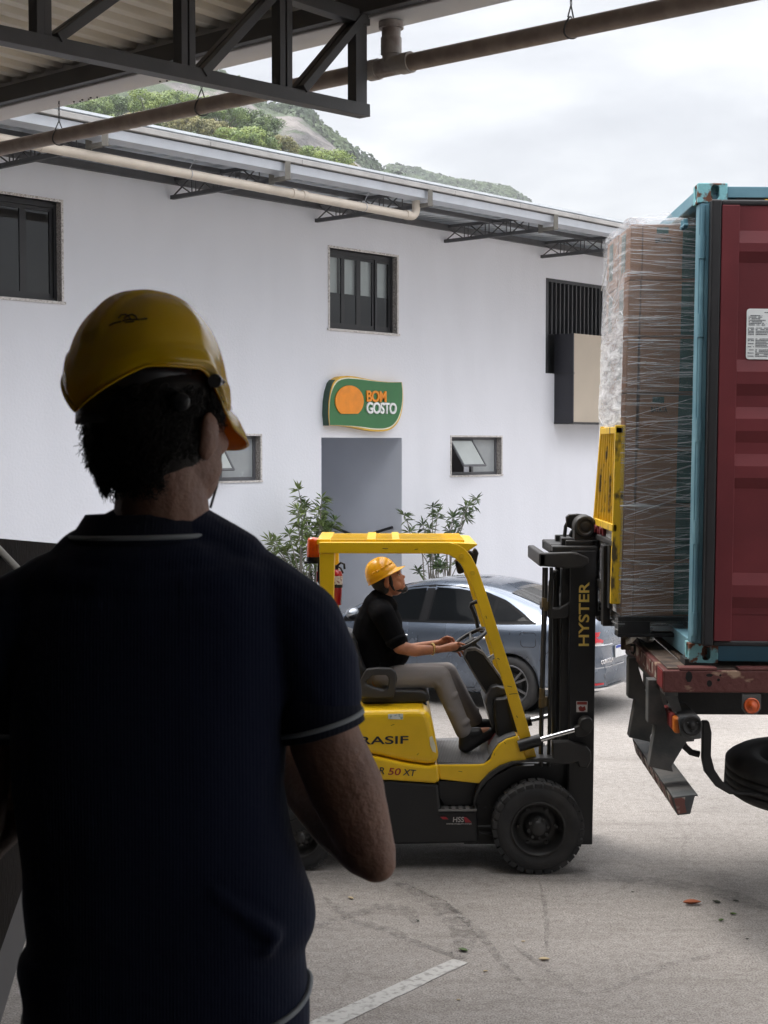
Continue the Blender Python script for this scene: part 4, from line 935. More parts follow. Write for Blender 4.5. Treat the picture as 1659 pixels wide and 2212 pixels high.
# mast
mast = thing_part('mast', FK)
q = MB(); q.pp(zz(Zm, [(738, 462), (946, 462), (924, 2212), (912, 2900), (700, 2900), (716, 2212), (722, 1200)]), 11.22, 11.30)
YNM = 11.22
q.build('outer_rail', m_blk, mast, bevel=.006)
q = MB(); pz = [W(*Zm(x, y), 11.22) for x, y in [(738, 462), (946, 462), (912, 2900), (700, 2900)]]; q.prism([p+Vector((0, .72, 0)) for p in pz], (0, .08, 0)); q.build('outer_rail', m_blk, mast, bevel=.006)
for yy_ in (11.32, 11.80):
    q = MB(); q.pp(zz(Zm, [(665, 430), (735, 430), (720, 2800), (640, 2800), (650, 1200)]), yy_, yy_+.08); q.build('inner_rail', m_blk2, mast, bevel=.006)
q = MB(); q.pp(zz(Zm, [(590, 620), (640, 620), (640, 900), (625, 2800), (575, 2800), (580, 1000)]), 11.36, 11.44); q.pp(zz(Zm, [(590, 620), (640, 620), (625, 2800), (575, 2800)]), 11.70, 11.78); q.build('lift_cylinder', m_blk, mast, bevel=.02)
q = MB()
for xs_, yy_ in (((530, 525, 512, 500, 492, 486), 11.30), ((512, 508, 500, 490, 484, 480), 11.36), ((572, 568, 562, 560, 556, 548), 11.28)):
    q.tube([W(*Zm(x, y), yy_) for x, y in zip(xs_, (600, 900, 1200, 1600, 1900, 2250))], .014, 8)
q.tube([W(*Zm(x, y), 11.3) for x, y in ((600, 640), (565, 720), (560, 900))], .016, 8)
q.build('hoses', m_hose, mast)
q = MB()
for x, y in ((515, 930), (495, 1680), (490, 1760), (520, 1750), (530, 960)):
    p = W(*Zm(x, y), 11.30); q = MB(); q.cyl(p, p+Vector((0, 0, .07)), .022, 8); q.build('hose_coupling', mat('brass_dull', (.16, .12, .06), .45, .6), mast)
q = MB(); q.pp(zz(Zm, [(545, 945), (640, 940), (700, 905), (735, 870), (738, 1000), (700, 1020), (560, 1030), (545, 1010)]), 11.27, 11.9); q.build('cross_member', m_blk2, mast, bevel=.01)
# crossheads at the top, three steps
q = MB(); q.pp(zz(Zm, [(470, 482), (740, 474), (790, 480), (885, 520), (885, 560), (830, 600), (740, 608), (500, 592), (470, 585)]), 11.16, 11.24)
q.build('top_yoke', m_blk2, mast, bevel=.012)
q = MB(); a_, b_ = W(*Zm(470, 480), 11.16), W(*Zm(520, 592), 11.16); q.box((a_.x, 11.16, b_.z), (b_.x+.01, 12.05, a_.z)); q.build('top_yoke_cross', m_blk2, mast, bevel=.012)
q = MB(); a_, b_ = W(*Zm(577, 420), 11.28), W(*Zm(948, 462), 11.28); q.box((a_.x, 11.24, b_.z-.01), (b_.x, 11.40, a_.z)); q.box((a_.x, 11.40, b_.z-.03), (a_.x+.14, 12.0, a_.z+.005)); q.box((a_.x, 11.85, b_.z-.01), (b_.x, 12.0, a_.z)); q.build('second_yoke', m_blk2, mast, bevel=.01)
q = MB(); a_, b_ = W(*Zm(690, 372), 11.32), W(*Zm(940, 412), 11.32); q.box((a_.x, 11.30, b_.z-.01), (b_.x, 11.46, a_.z)); q.box((a_.x, 11.46, b_.z-.01), (a_.x+.10, 11.9, a_.z+.004)); q.box((a_.x, 11.78, b_.z-.01), (b_.x, 11.92, a_.z)); q.build('third_yoke', m_blk2, mast, bevel=.01)
q = MB(); q.pp(zz(Zm, [(695, 180), (720, 160), (790, 155), (860, 160), (905, 182), (910, 352), (740, 352), (715, 340), (735, 300), (750, 285), (700, 262)]), 11.46, 11.52); q.build('sheave_bracket', m_blk, mast, bevel=.008)
q = MB(); q.tube([W(*Zm(x, y), 11.5) for x, y in ((715, 210), (690, 260), (680, 345))], .014, 8); q.build('bent_hose', m_hose, mast)
q = MB(); c_ = W(*Zm(855, 262), 11.30); q.lathe(c_, (0, 1, 0), [(0, .001), (.0, .03), (.006, .034), (.006, .05), (-.004, .055), (-.004, .075), (.01, .085), (.16, .085), (.16, .001)], 36); q.box((c_.x-.08, 11.31, c_.z-.16), (c_.x+.085, 11.45, c_.z)); q.build('lift_cylinder_head', m_blk2, mast, bevel=.004)
text_mesh('mast_letters', 'HYSTER', .200, mat('gold_decal', (.75, .54, .12), .5, var=.1), mast, W(*Zm(884, 1252), 11.216), Vector((.0, 0, 1)), (-1, 0, .0), .0015, bold=.003, stretch=1.0)
_o = bpy.data.objects[[o.name for o in bpy.data.objects if o.name.startswith('mast_letters')][0]]
def fitbox(o, parent, origin, X, U, Lx, Lu):
    off = wloc(parent); X = Vector(X).normalized(); U = Vector(U).normalized(); og = Vector(origin)-off
    a = [(v.co-og).dot(X) for v in o.data.vertices]; b = [(v.co-og).dot(U) for v in o.data.vertices]
    a0, a1, b0, b1 = min(a), max(a), min(b), max(b)
    for v, p, q_ in zip(o.data.vertices, a, b): v.co = v.co + X*((p-a0)/(a1-a0)*Lx-p) + U*((q_-b0)/(b1-b0)*Lu-q_)
t0_, t1_, t2_ = W(*Zm(884, 1252), 11.216), W(*Zm(884, 722), 11.216), W(*Zm(797, 1252), 11.216)
fitbox(_o, mast, t0_, (0, 0, 1), (-1, 0, 0), (t1_-t0_).length, (t2_-t0_).length)
wsk = MB(); wsk.pp(zz(Zm, [(780, 1710), (872, 1710), (870, 1800), (779, 1800)]), 11.214, 11.219); ws_ = wsk.build('warning_sticker', mat('sticker_white2', (.7, .68, .66), .5), mast)
wsk = MB(); wsk.pp(zz(Zm, [(785, 1715), (867, 1715), (867, 1738), (785, 1738)]), 11.211, 11.214); wsk.pp(zz(Zm, [(795, 1765), (815, 1748), (830, 1760), (850, 1750), (858, 1780), (835, 1793), (805, 1790)]), 11.211, 11.214); wsk.build('warning_symbol', mat('sticker_red', (.30, .03, .02), .5), ws_)
q = MB(); q.lathe(W(*Zm(865, 1905), 11.10), (0, 1, 0), [(0, .001), (0, .05), (.10, .055), (.12, .001)], 24); q.pp(zz(Zm, [(765, 1930), (830, 1900), (900, 1900), (905, 1960), (860, 2000), (790, 2010), (770, 1985)]), 11.13, 11.21); q.build('tilt_bracket', m_blk2, mast, bevel=.008)
q = MB(); q.pp(zz(Zm, [(580, 2050), (720, 2045), (770, 2065), (860, 2080), (900, 2130), (905, 2200), (870, 2270), (800, 2260), (790, 2215), (740, 2230), (590, 2240)]), 11.12, 11.21); q.build('mast_foot', m_blk2, mast, bevel=.01)
for (x0, y0, x1, y1), yy_, k in (((472, 2032, 765, 1950), 11.16, 1), ((392, 1868, 590, 1822), 12.05, 0)):
    q = MB(); q.cyl(W(*Zm(x0, y0), yy_), W(*Zm(x1, y1), yy_), .019, 16); q.build('tilt_rod', m_chrome, mast)
    q = MB(); p, p2 = W(*Zm(x0, y0), yy_), W(*Zm(x1, y1), yy_); d_ = (p2-p).normalized(); q.cyl(p-d_*.16, p+d_*.01, .045, 16); q.build('tilt_cylinder', m_blk, mast); q = MB(); q.cyl(p2, p2+d_*.12, .026, 12); q.build('rod_end', m_blk, mast)
# carriage, red attachment, forks, load backrest
car_ = thing_part('carriage', FK)
YB0, YB1 = 10.47, 11.62
xq = 1.60
def cz(y, Y): return W(1300, (1950+y/2.107)/1.823, Y).z
q = MB(); q.box((xq-.035, YB0+.02, cz(430, YB0)), (xq+.05, YB1, cz(378, YB0))); q.box((xq-.03, YB0+.03, cz(850, YB0)), (xq+.02, YB1, cz(770, YB0)))
q.build('carriage_bar', m_blk2, car_, bevel=.008)
q = MB(); q.box((xq-.035, YB0+.12, cz(960, YB0)), (xq-.01, YB0+.3, cz(400, YB0))); q.build('carriage_plate', m_blk, car_, bevel=.008); q = MB(); q.box((xq-.035, YB1-.3, cz(960, YB0)), (xq-.01, YB1-.12, cz(400, YB0))); q.box((xq-.28, 11.34, cz(900, YB0)), (xq-.06, 11.42, cz(420, YB0))); q.box((xq-.28, 11.72, cz(900, YB0)), (xq-.06, 11.8, cz(420, YB0))); q.build('carriage_plate', m_blk, car_, bevel=.008)
q = MB()
for y in (10.95, 11.2, 11.45): q.box((xq-.03, y, cz(376, YB0)), (xq+.06, y+.13, cz(300, YB0))); q.cyl((xq-.045, y+.065, cz(330, YB0)), (xq-.02, y+.065, cz(330, YB0)), .03, 12)
q.box((xq+.0, YB0+.06, cz(900, YB0)), (xq+.05, YB1-.1, cz(420, YB0)))
q.build('side_shifter', m_red, car_, bevel=.008)
# load backrest: near bar and far bar leaning in, slats between
nb0, nb1 = W(*Z6(452, -245), YB0), W(*Z6(450, 1345), YB0)
br = thing_part('load_backrest', FK, 'scuffed yellow load backrest')
wbar = (W(*Z6(520, 0), YB0).x-W(*Z6(440, 0), YB0).x)
def bar(x0, x1, Y0, Y1, z0, z1, wd, th): return MB().add([(x0+a*wd, Y0+b*th, z0) for a, b in ((0,0),(1,0),(1,1),(0,1))]+[(x1+a*wd, Y1+b*th, z1) for a, b in ((0,0),(1,0),(1,1),(0,1))], [(0,3,2,1),(4,5,6,7),(0,1,5,4),(1,2,6,5),(2,3,7,6),(3,0,4,7)])
pt, pb = W(1330, 918, YB0), W(1319, 1305, YB0)
bar(pb.x, pt.x, YB0, YB0, pb.z, pt.z, wbar, .05).build('near_bar', m_yel2, br, bevel=.006)
zt = pt.z-.003; zlo = W(1283, 1148, YB1).z
bar(pb.x+.0, pt.x-.0, YB1, YB0+.70, pb.z, zt, wbar, .05).build('far_bar', m_yel2, br, bevel=.006)
bar(pt.x, pt.x, YB0, YB0, pt.z-.06, pt.z-.012, wbar*.8, .72).build('top_bar', m_yel2, br, bevel=.006)
zc_ = W(1300, 1125, YB0+.5).z
bar(pt.x-.02, pt.x-.02, YB0, YB0, zc_-.05, zc_, wbar*.5, .95).build('cross_bar', m_yel2, br, bevel=.004)
for k in range(6):
    f = (k+1)/7; bar(pt.x-.01, pt.x+.0, YB0+f*.95, YB0+f*.70, zc_, pt.z-.03, .05, .016).build('slat', m_yel2, br)
for Y in (YB0+.22, YB1-.32):
    q = MB(); zf0 = W(1330, 1350, 10.6).z; q.box((pb.x+.02, Y, zf0-.02), (pb.x+1.25, Y+.11, zf0+.02)); q.box((pb.x-.02, Y, zf0-.02), (pb.x+.03, Y+.11, zf0+.55)); q.build('fork', m_blk, car_, bevel=.006)
# lettering on the body
def lettering(txt, z, x0, y0, x1, y1, hh, mt, par, Y, shear=0, bold=.01):
    p0, p1 = W(*z(x0, y0), Y), W(*z(x1, y1), Y); X = (p1-p0); U = Vector((0, 0, 1)); hm = (W(*z(x0, y0-hh), Y)-p0).length
    o = text_mesh('lettering', txt, hm/.69, mt, par, p0, X, U, .001, shear=shear, bold=bold*hm); fitbox(o, par, p0, X.normalized(), U, X.length, hm)
    if abs(X.z) > 1e-4: pass
    return o
m_navy = mat('decal_navy', (.012, .016, .03), .4); m_dred = mat('decal_red', (.30, .01, .02), .4); m_dgrey = mat('decal_grey', (.45, .44, .42), .5)
lettering('BRASIF', Z1b, 345, 297, 650, 291, 42, m_navy, hood, YN_+.016, bold=.018)
lettering('R', Z1b, 500, 446, 528, 449, 36, m_navy, cowl, YN_-.003, .2, .015)
lettering('50', Z1b, 546, 450, 610, 453, 36, m_dred, cowl, YN_-.003, .2, .015)
lettering('XT', Z1b, 620, 455, 685, 461, 36, m_navy, cowl, YN_-.003, .2, .015)
lettering('HSS', Z1b, 872, 686, 928, 686, 26, m_dgrey, stp, YN_-.024, .1, .015)
lettering('HYSTER STABILITY SYSTEM', Z1b, 840, 698, 966, 698, 6, m_dgrey, stp, YN_-.024, 0, .02)
q = MB(); q.pp(zz(Z1b, [(808, 660), (838, 660), (850, 672), (822, 672)]), YN_-.024, YN_-.022); q.pp(zz(Z1b, [(925, 660), (940, 662), (968, 688), (935, 688)]), YN_-.024, YN_-.022); q.build('decal_stripes', m_dred, stp)
# fix: the step box front plate carries the small lettering

rg = random.Random(41); q = MB()
for (x, y, dx, dy) in ((1104, 776, 20, 4), (1112, 812, 36, -3), (1060, 655, 10, 5), (1143, 905, 7, 8), (1010, 470, 5, 12), (1195, 1010, 8, 10), (560, 176, 24, 1), (700, 182, 14, -3), (330, 420, 5, 16)):
    q.tube([W(*Z4(x, y), 11.196), W(*Z4(x+dx*.5, y+dy*.5+rg.uniform(-2, 2)), 11.196), W(*Z4(x+dx, y+dy), 11.196)], .0022, 4)
q.build('scratches', mat('scratch_dark', (.05, .035, .01), .7), side)
q = MB()
for (x, y, dx, dy) in ((1083, 340, -4, 12), (1130, 285, 8, 8), (900, 430, 20, 3), (560, 200, 18, -5), (700, 340, -8, 9)):
    q.tube([W(*Z1b(x, y), YN_+.012), W(*Z1b(x+dx, y+dy), YN_+.012)], .0018, 4)
q.build('scratches', MATS['scratch_dark'], hood)
# ------------------------------------------------------------------ forklift driver
YD = 11.66
DR = thing('person', 'forklift driver in black polo shirt and grey trousers, looking up from the steering wheel', 'person', W(*Z2b(640, 1400), YD))
m_skin = mat('tanned_skin', (.38, .15, .075), .5, col2=(.50, .21, .11), scale=14, bump=.25, bscale=120); m_skin.node_tree.nodes['Principled BSDF'].inputs['Subsurface Weight'].default_value = .08
m_polo = mat('black_polo', (.004, .004, .005), .9, spec=.08, var=.25, bump=.3, bscale=420); m_trs = mat('grey_trousers', (.27, .25, .245), .85, var=.08, bump=.35, bscale=300)
m_hair = mat('dark_hair', (.010, .008, .007), .6, bump=.6, bscale=160); m_boot = mat('black_boot', (.012, .012, .013), .42, var=.3, scale=12)
def P(x, y, dy=0.0): return W(*Z2b(x, y), YD+dy)
bd = MB()
# head in profile, facing right and slightly raised
H0 = P(690, 488); tilt = Matrix.Rotation(R(-21), 3, 'Y')
HS = [1.0]
def hp(x, y, z): return H0 + tilt @ (Vector((x, y, z))*HS[0])      # head space: +x forwards, z up
sc_ = 1.17
def he(x, y, z, rx, ry, rz, an=0): bd.ell(hp(x*sc_, y*sc_, z*sc_), (rx*sc_, ry*sc_, rz*sc_), tilt @ Matrix.Rotation(R(an), 3, 'Y'), 24, 16)
he(-.012, 0, .035, .098, .078, .085); he(.02, 0, -.02, .075, .066, .09); he(.038, 0, -.055, .052, .052, .05)
he(.060, 0, -.078, .032, .034, .026); he(.072, 0, .034, .022, .05, .018); he(.078, 0, .008, .014, .012, .03, -20); he(.094, 0, -.012, .013, .014, .012)
he(.078, 0, -.038, .014, .024, .009); he(.075, 0, -.052, .014, .022, .009)
for s in (-1, 1): he(.055, s*.036, -.01, .022, .022, .02); he(.03, s*.055, -.045, .035, .014, .03, 25)
bd.chain([hp(-.03, 0, -.06), P(640, 620), P(615, 690)], [.058, .058, .068])
# ears
HS[0] = 1.17
for s in (-1, 1):
    bd.ell(hp(-.022, s*.074, -.008), (.021, .011, .037), tilt @ Matrix.Rotation(R(12), 3, 'Y'))
# torso, arms, legs as one body
bd.chain([P(630, 720), P(560, 900), P(570, 1080), P(610, 1220)], [.10, .125, .13, .125])
SH, EL, WR = P(645, 775, -.19), P(775, 1035, -.245), P(1105, 1052, -.12)
bd.chain([P(625, 735), SH, EL, P(900, 1062, -.21), WR], [.07, .062, .050, .046, .027])
SH2, EL2, WR2 = P(640, 770, .19), P(800, 1060, .24), P(1100, 1000, .08)
bd.chain([P(625, 735), SH2, EL2, WR2], [.07, .06, .046, .026])
HP = P(630, 1290)
for s, kn, an_, to in ((-1, P(1120, 1262, -.13), P(1305, 1740, -.12), P(1500, 1720, -.12)), (1, P(1165, 1232, .13), P(1400, 1650, .10), P(1500, 1660, .10))):
    bd.chain([HP+Vector((0, s*.09, 0)), kn, an_], [.095, .062, .042]); bd.chain([an_, to], [.04, .03])
# hands: palm, four fingers and a thumb, closed on the wheel rim
def hand(wr, kn, dirs, th, s):
    bd.chain([wr, wr.lerp(kn, .55), kn], [.026, .034, .032], 12)
    for pts in dirs: bd.chain(pts, [.0105, .0098, .0088, .0075][:len(pts)], 8)
    bd.chain(th, [.013, .011, .009], 8)
kn = P(1235, 1025, -.13); wr = WR
fin = []
for i, (a, b, c) in enumerate((((1255, 1000), (1305, 1015), (1328, 1050)), ((1258, 1022), (1302, 1045), (1322, 1078)), ((1248, 1045), (1285, 1070), (1298, 1098)), ((1232, 1060), (1262, 1085), (1272, 1106)))):
    dy = -.165+i*.022; fin.append([P(*a, dy*.9), P(*b, dy*.9-.004), P(*c, dy*.9+.004)])
hand(wr, kn, fin, [P(1190, 1010, -.10), P(1235, 1000, -.085), P(1275, 1008, -.09)], -1)
kn2 = P(1160, 985, .06); fin = []
for i, (a, b, c) in enumerate((((1170, 955), (1205, 960), (1222, 985)), ((1175, 965), (1210, 975), (1222, 1000)), ((1178, 980), (1205, 995), (1215, 1015)), ((1170, 990), (1192, 1008), (1200, 1025)))):
    dy = .02+i*.02; fin.append([P(*a, dy), P(*b, dy), P(*c, dy)])
hand(WR2, kn2, fin, [P(1130, 965, .05), P(1160, 950, .02), P(1190, 955, .0)], 1)
body = organic(bd, 'body', m_skin, DR, .0048, 3, .4)
# face details
q = MB()
for s in (-1, 1):
    q.ell(hp(.070, s*.033, .012), (.009, .012, .009), tilt)
q.build('eye', mat('eye_white', (.6, .58, .55), .2), DR)
q = MB()
for s in (-1, 1): q.ell(hp(.0765, s*.033, .012), (.005, .006, .006), tilt)
q.build('iris', mat('iris_dark', (.01, .006, .004), .1), DR)
q = MB()
for s in (-1, 1): q.tube([hp(.083, s*.014, .030), hp(.082, s*.033, .036), hp(.066, s*.052, .030)], [.004, .005, .003], 8)
q.build('eyebrow', m_hair, DR)
HS[0] = 1.0
hr_ = MB()
he2 = lambda x, y, z, rx, ry, rz, an=0: hr_.ell(hp(x*sc_, y*sc_, z*sc_), (rx*sc_, ry*sc_, rz*sc_), tilt @ Matrix.Rotation(R(an), 3, 'Y'), 24, 16)
he2(-.04, 0, .02, .082, .080, .082); he2(-.052, 0, -.035, .05, .068, .055)
for s in (-1, 1): he2(.012, s*.068, .0, .012, .012, .045, 8)
organic(hr_, 'hair', m_hair, DR, .006, 2)
HS[0] = 1.0
br_ = MB()    # goatee with moustache and jaw line
def be(x, y, z, rx, ry, rz, an=0): br_.ell(hp(x*sc_, y*sc_, z*sc_), (rx*sc_, ry*sc_, rz*sc_), tilt @ Matrix.Rotation(R(an), 3, 'Y'), 20, 12)
be(.066, 0, -.088, .031, .034, .026); be(.082, 0, -.028, .012, .028, .007); be(.080, 0, -.066, .012, .022, .012)
for s in (-1, 1):
    be(.074, s*.026, -.045, .010, .008, .024); be(.036, s*.049, -.078, .034, .008, .010, 30); be(.006, s*.064, -.042, .009, .009, .032, -10)
organic(br_, 'beard', m_hair, DR, .0045, 2)
# polo shirt
sh = MB()
sh.chain([P(610, 715), P(575, 860), P(560, 960), P(585, 1080), P(635, 1170)], [.135, .165, .168, .165, .155])
sh.ell(P(700, 1080), (.15, .16, .13)); sh.ell(P(520, 960), (.10, .17, .20)); sh.ell(P(720, 870), (.075, .15, .15)); sh.ell(P(620, 1165), (.165, .165, .06)); sh.ell(P(545, 1165), (.09, .16, .05))
for s, S_, E_ in ((-1, SH, EL), (1, SH2, EL2)):
    e_ = S_.lerp(E_, .74); sh.chain([P(610, 730, s*.06), S_, S_.lerp(E_, .4), e_], [.10, .092, .086, .082])
sh.chain([P(600, 640), P(665, 710)], [.078, .092])
shirt = organic(sh, 'polo_shirt', m_polo, DR, .008, 5)
q = MB(); S_, E_ = SH, EL; e_ = S_.lerp(E_, .76); d_ = (E_-S_).normalized(); q.lathe(e_-d_*.012, d_, [(0, .080), (0, .084), (.03, .083), (.03, .079)], 32); q.build('sleeve_cuff', mat('cuff_dark', (.006, .006, .007), .9, spec=.1), shirt)
q = MB(); c_ = P(628, 640); ax_ = (P(650, 590)-P(615, 690)).normalized(); q.lathe(c_-ax_*.03, ax_, [(-.02, .088), (.035, .072), (.045, .070), (.045, .066), (.03, .067), (-.02, .080)], 32)
q.build('collar', mat('collar_dark', (.007, .007, .008), .9, spec=.1), shirt)
q = MB(); q.tube([P(722, 690, -.03), P(748, 760, -.05), P(760, 830, -.055)], .010, 8); q.build('placket', m_polo, shirt)
# trousers with creases
tr_ = MB(); tr_.ell(P(625, 1300), (.135, .175, .115)); tr_.ell(P(700, 1250), (.11, .17, .075))
def leg(s, kn, an_, w0):
    a = P(650, 1290, s*.10); L = kn-a
    tr_.chain([a, a+L*.5, kn, kn.lerp(an_, .3), kn.lerp(an_, .7), an_], [.105, .095, .080, .074, .068, .066])
    for k in range(4):
        t_ = .12+k*.24; c = kn.lerp(an_, t_); tr_.ell(c+Vector((-.03*(-1)**k, s*.02, 0)), (.052, .055, .030), Matrix.Rotation(R(35*(-1)**k), 3, 'Y'))
    tr_.ell(kn+Vector((-.02, 0, -.05)), (.075, .078, .03), Matrix.Rotation(R(40), 3, 'Y'))
leg(-1, P(1105, 1270, -.13), P(1300, 1720, -.12), 1); leg(1, P(1160, 1240, .13), P(1385, 1630, .10), 1)
trs = organic(tr_, 'trousers', m_trs, DR, .009, 4)
q = MB(); q.lathe(P(612, 1198), Vector((.25, 0, 1)), [(-.018, .158), (-.018, .164), (.018, .163), (.018, .157)], 36)
# shoes
for s, a, hl_, to, dy in ((-1, (1320, 1740), (1310, 1840), (1520, 1730), -.12), (1, (1400, 1670), (1410, 1720), (1560, 1660), .10)):
    q = MB(); A_, H_, T_ = P(*a, dy), P(*hl_, dy), P(*to, dy)
    q.chain([A_, H_], [.056, .052]); q.chain([H_+Vector((.01, 0, .0)), H_.lerp(T_, .5)+Vector((0, 0, .0)), T_], [.052, .050, .040]); q.chain([A_, A_.lerp(T_, .5)], [.05, .045])
    so_ = organic(q, 'shoe', m_boot, DR, .006, 3)
# bracelet, shirt cuff watch
q = MB(); c_ = P(1043, 1050, -.145); dd = (WR-EL).normalized(); q.lathe(c_-dd*.008, dd, [(0, .036), (.0, .042), (.016, .042), (.016, .036)], 30, closed=True)
for k in range(18):
    an = 2*math.pi*k/18; u_ = dd.orthogonal().normalized(); v_ = dd.cross(u_); q.ell(c_+(u_*math.cos(an)+v_*math.sin(an))*.042, .007, None, 8, 6)
q.build('bracelet', mat('gold_link', (.72, .50, .20), .25, .9), DR)
# hard hat
def hard_hat(name, c, M, ax, ay, hz, label, mt, par, brim_f=.05, back_up=.0, ridge=.006, front_drop=.0, flare=.012):
    # local: +y forward, +x right, +z up; brim plane at z=0
    nu, nv = 72, 22; rows = []
    for j in range(nv+1):
        ph = math.pi/2*j/nv; row = []
        for i in range(nu+1):
            t = 2*math.pi*i/nu; cx, cy = math.cos(t), math.sin(t)
            r_ = math.cos(ph)**.82; x = ax*r_*cx; y = ay*r_*cy; z = hz*math.sin(ph)
            bk = max(0, -cy)**1.5*back_up - max(0, cy)**2*front_drop; z += bk*(1-math.sin(ph))
            rg_ = ridge*math.exp(-(x/.012)**2)*(1 if abs(y) < ay*.97 else .4)*math.sin(ph)**.5 + ridge*.7*(math.exp(-((abs(x)-.045)/.008)**2))*math.sin(ph)
            band = .0035 if ph < .22 else 0
            n_ = Vector((x/ax**2, y/ay**2, max(z, 0)/hz**2)).normalized(); row.append(Vector((x, y, z))+n_*(rg_+band))
        rows.append(row)
    # brim ring
    def rim(t, k):
        cx, cy = math.cos(t), math.sin(t); ext = flare+brim_f*max(0, cy)**1.6
        bk = max(0, -cy)**1.5*back_up - max(0, cy)**2*front_drop
        return Vector((ax*cx*(1+ext/ax*k*(abs(cx)+.0001) if False else 1)+cx*ext*k, ay*cy+cy*ext*k, bk-.012*k-.010*k*max(0, cy)))
    for k in (.5, 1): rows.insert(0, [rim(2*math.pi*i/nu, k)+Vector((0, 0, 0)) for i in range(nu+1)])
    mb = MB(); mb.grid([[c+M @ p for p in r_] for r_ in rows], True); o = mb.build(name, mt, par, weld=True, label=label)
    m = o.modifiers.new('s', 'SOLIDIFY'); m.thickness = .003; m.offset = -1
    return o
m_hat = mat('yellow_helmet_shell', (.82, .42, .008), .28, var=.04, coat=.4, spec=.5)
hc = P(622, 452); M_ = Matrix.Rotation(R(-90), 3, 'Z'); M_ = Matrix.Rotation(R(-30), 3, 'Y') @ M_
hat = hard_hat('hard_hat', P(636, 448), M_, .112, .124, .138, None, m_hat, DR, .05, .0)
q = MB()
for k, (x, y) in enumerate(((560, 430), (600, 410), (640, 388), (665, 372), (700, 352))):
    q.cbox(P(x, y, -.112+.004*abs(k-1)), (.03, .008, .014), Matrix.Rotation(R(-30), 3, 'Y'))
q.build('slot_band', m_hat, hat, bevel=.003)
# ------------------------------------------------------------------ silver-blue saloon parked behind the forklift
m_paint = mat('blue_grey_car_paint', (.130, .158, .205), .26, .55, var=.03, coat=1.0, scale=3); m_paint.node_tree.nodes['Principled BSDF'].inputs['Coat Roughness'].default_value = .03
m_cglass = mat('tinted_car_glass', (.006, .007, .008), .03, spec=.05, var=.02, rvar=.01)
m_rglass = mat('rear_screen_glass', (.10, .10, .10), .05, spec=.9, var=.1, rvar=.01)
m_trim = mat('black_trim', (.007, .007, .008), .5, spec=.08); m_alloy = mat('alloy_rim', (.16, .16, .165), .35, .7, var=.1); m_tail = mat('tail_lamp_red', (.50, .008, .02), .12, coat=.6)
m_cchrome = mat('chrome_trim', (.8, .8, .82), .12, 1)
CAR_YAW = R(31); CSC = 1.035
car0 = W(1108, 1550, 17.75); RW = Vector((car0.x, 17.75, 0))       # near rear wheel contact
fwd = Vector((-math.cos(CAR_YAW), math.sin(CAR_YAW), 0)); side_far = Vector((math.sin(CAR_YAW), math.cos(CAR_YAW), 0))
# car space: x from the front bumper backwards, y positive to the far side (0 = centre), z up
AX = 3.66
org = RW + fwd*AX*CSC + side_far*.80*CSC
def CPt(x, y, z): return org - fwd*x*CSC + side_far*y*CSC + Vector((0, 0, z*CSC))
CARo = thing('parked_car', 'blue-grey four-door saloon with tinted windows parked behind the forklift', 'car', CPt(2.3, 0, 0))
def lerp_tab(tab, x):
    if x <= tab[0][0]: return tab[0][1]
    for (a, b), (c, d) in zip(tab[:-1], tab[1:]):
        if x <= c:
            f = (x-a)/(c-a); return b+(d-b)*f
    return tab[-1][1]
T_top = [(0, .60), (.06, .70), (.3, .80), (.8, .90), (1.2, .97), (1.38, 1.02), (1.7, 1.20), (2.0, 1.34), (2.3, 1.42), (2.6, 1.452), (2.9, 1.450), (3.2, 1.415), (3.5, 1.345), (3.8, 1.245), (4.05, 1.155), (4.15, 1.125), (4.4, 1.105), (4.56, 1.09), (4.60, 1.03), (4.64, .90), (4.66, .6), (4.62, .32)]
T_belt = [(0, .50), (.06, .58), (.3, .70), (.8, .82), (1.3, .90), (2.0, .945), (3.0, .975), (3.6, 1.0), (4.1, 1.03), (4.4, 1.035), (4.56, 1.01), (4.60, .95), (4.64, .80), (4.66, .55), (4.62, .32)]
T_w = [(0, .50), (.03, .62), (.1, .74), (.25, .83), (.5, .875), (.9, .89), (1.6, .888), (3.0, .888), (3.6, .893), (3.9, .885), (4.15, .86), (4.35, .815), (4.5, .76), (4.6, .68), (4.66, .52)]
T_sh = [(0, .0), (.5, .04), (1.3, .05), (2.0, .045), (3.5, .05), (4.2, .06), (4.66, .05)]
T_rw = [(1.2, .80), (1.38, .75), (1.7, .68), (2.0, .615), (2.3, .585), (2.7, .58), (3.1, .575), (3.5, .58), (3.8, .615), (4.05, .68), (4.15, .71), (4.4, .70), (4.56, .66), (4.66, .45)]
T_bot = [(0, .24), (.1, .20), (.5, .18), (3.6, .17), (4.2, .20), (4.5, .25), (4.66, .30)]
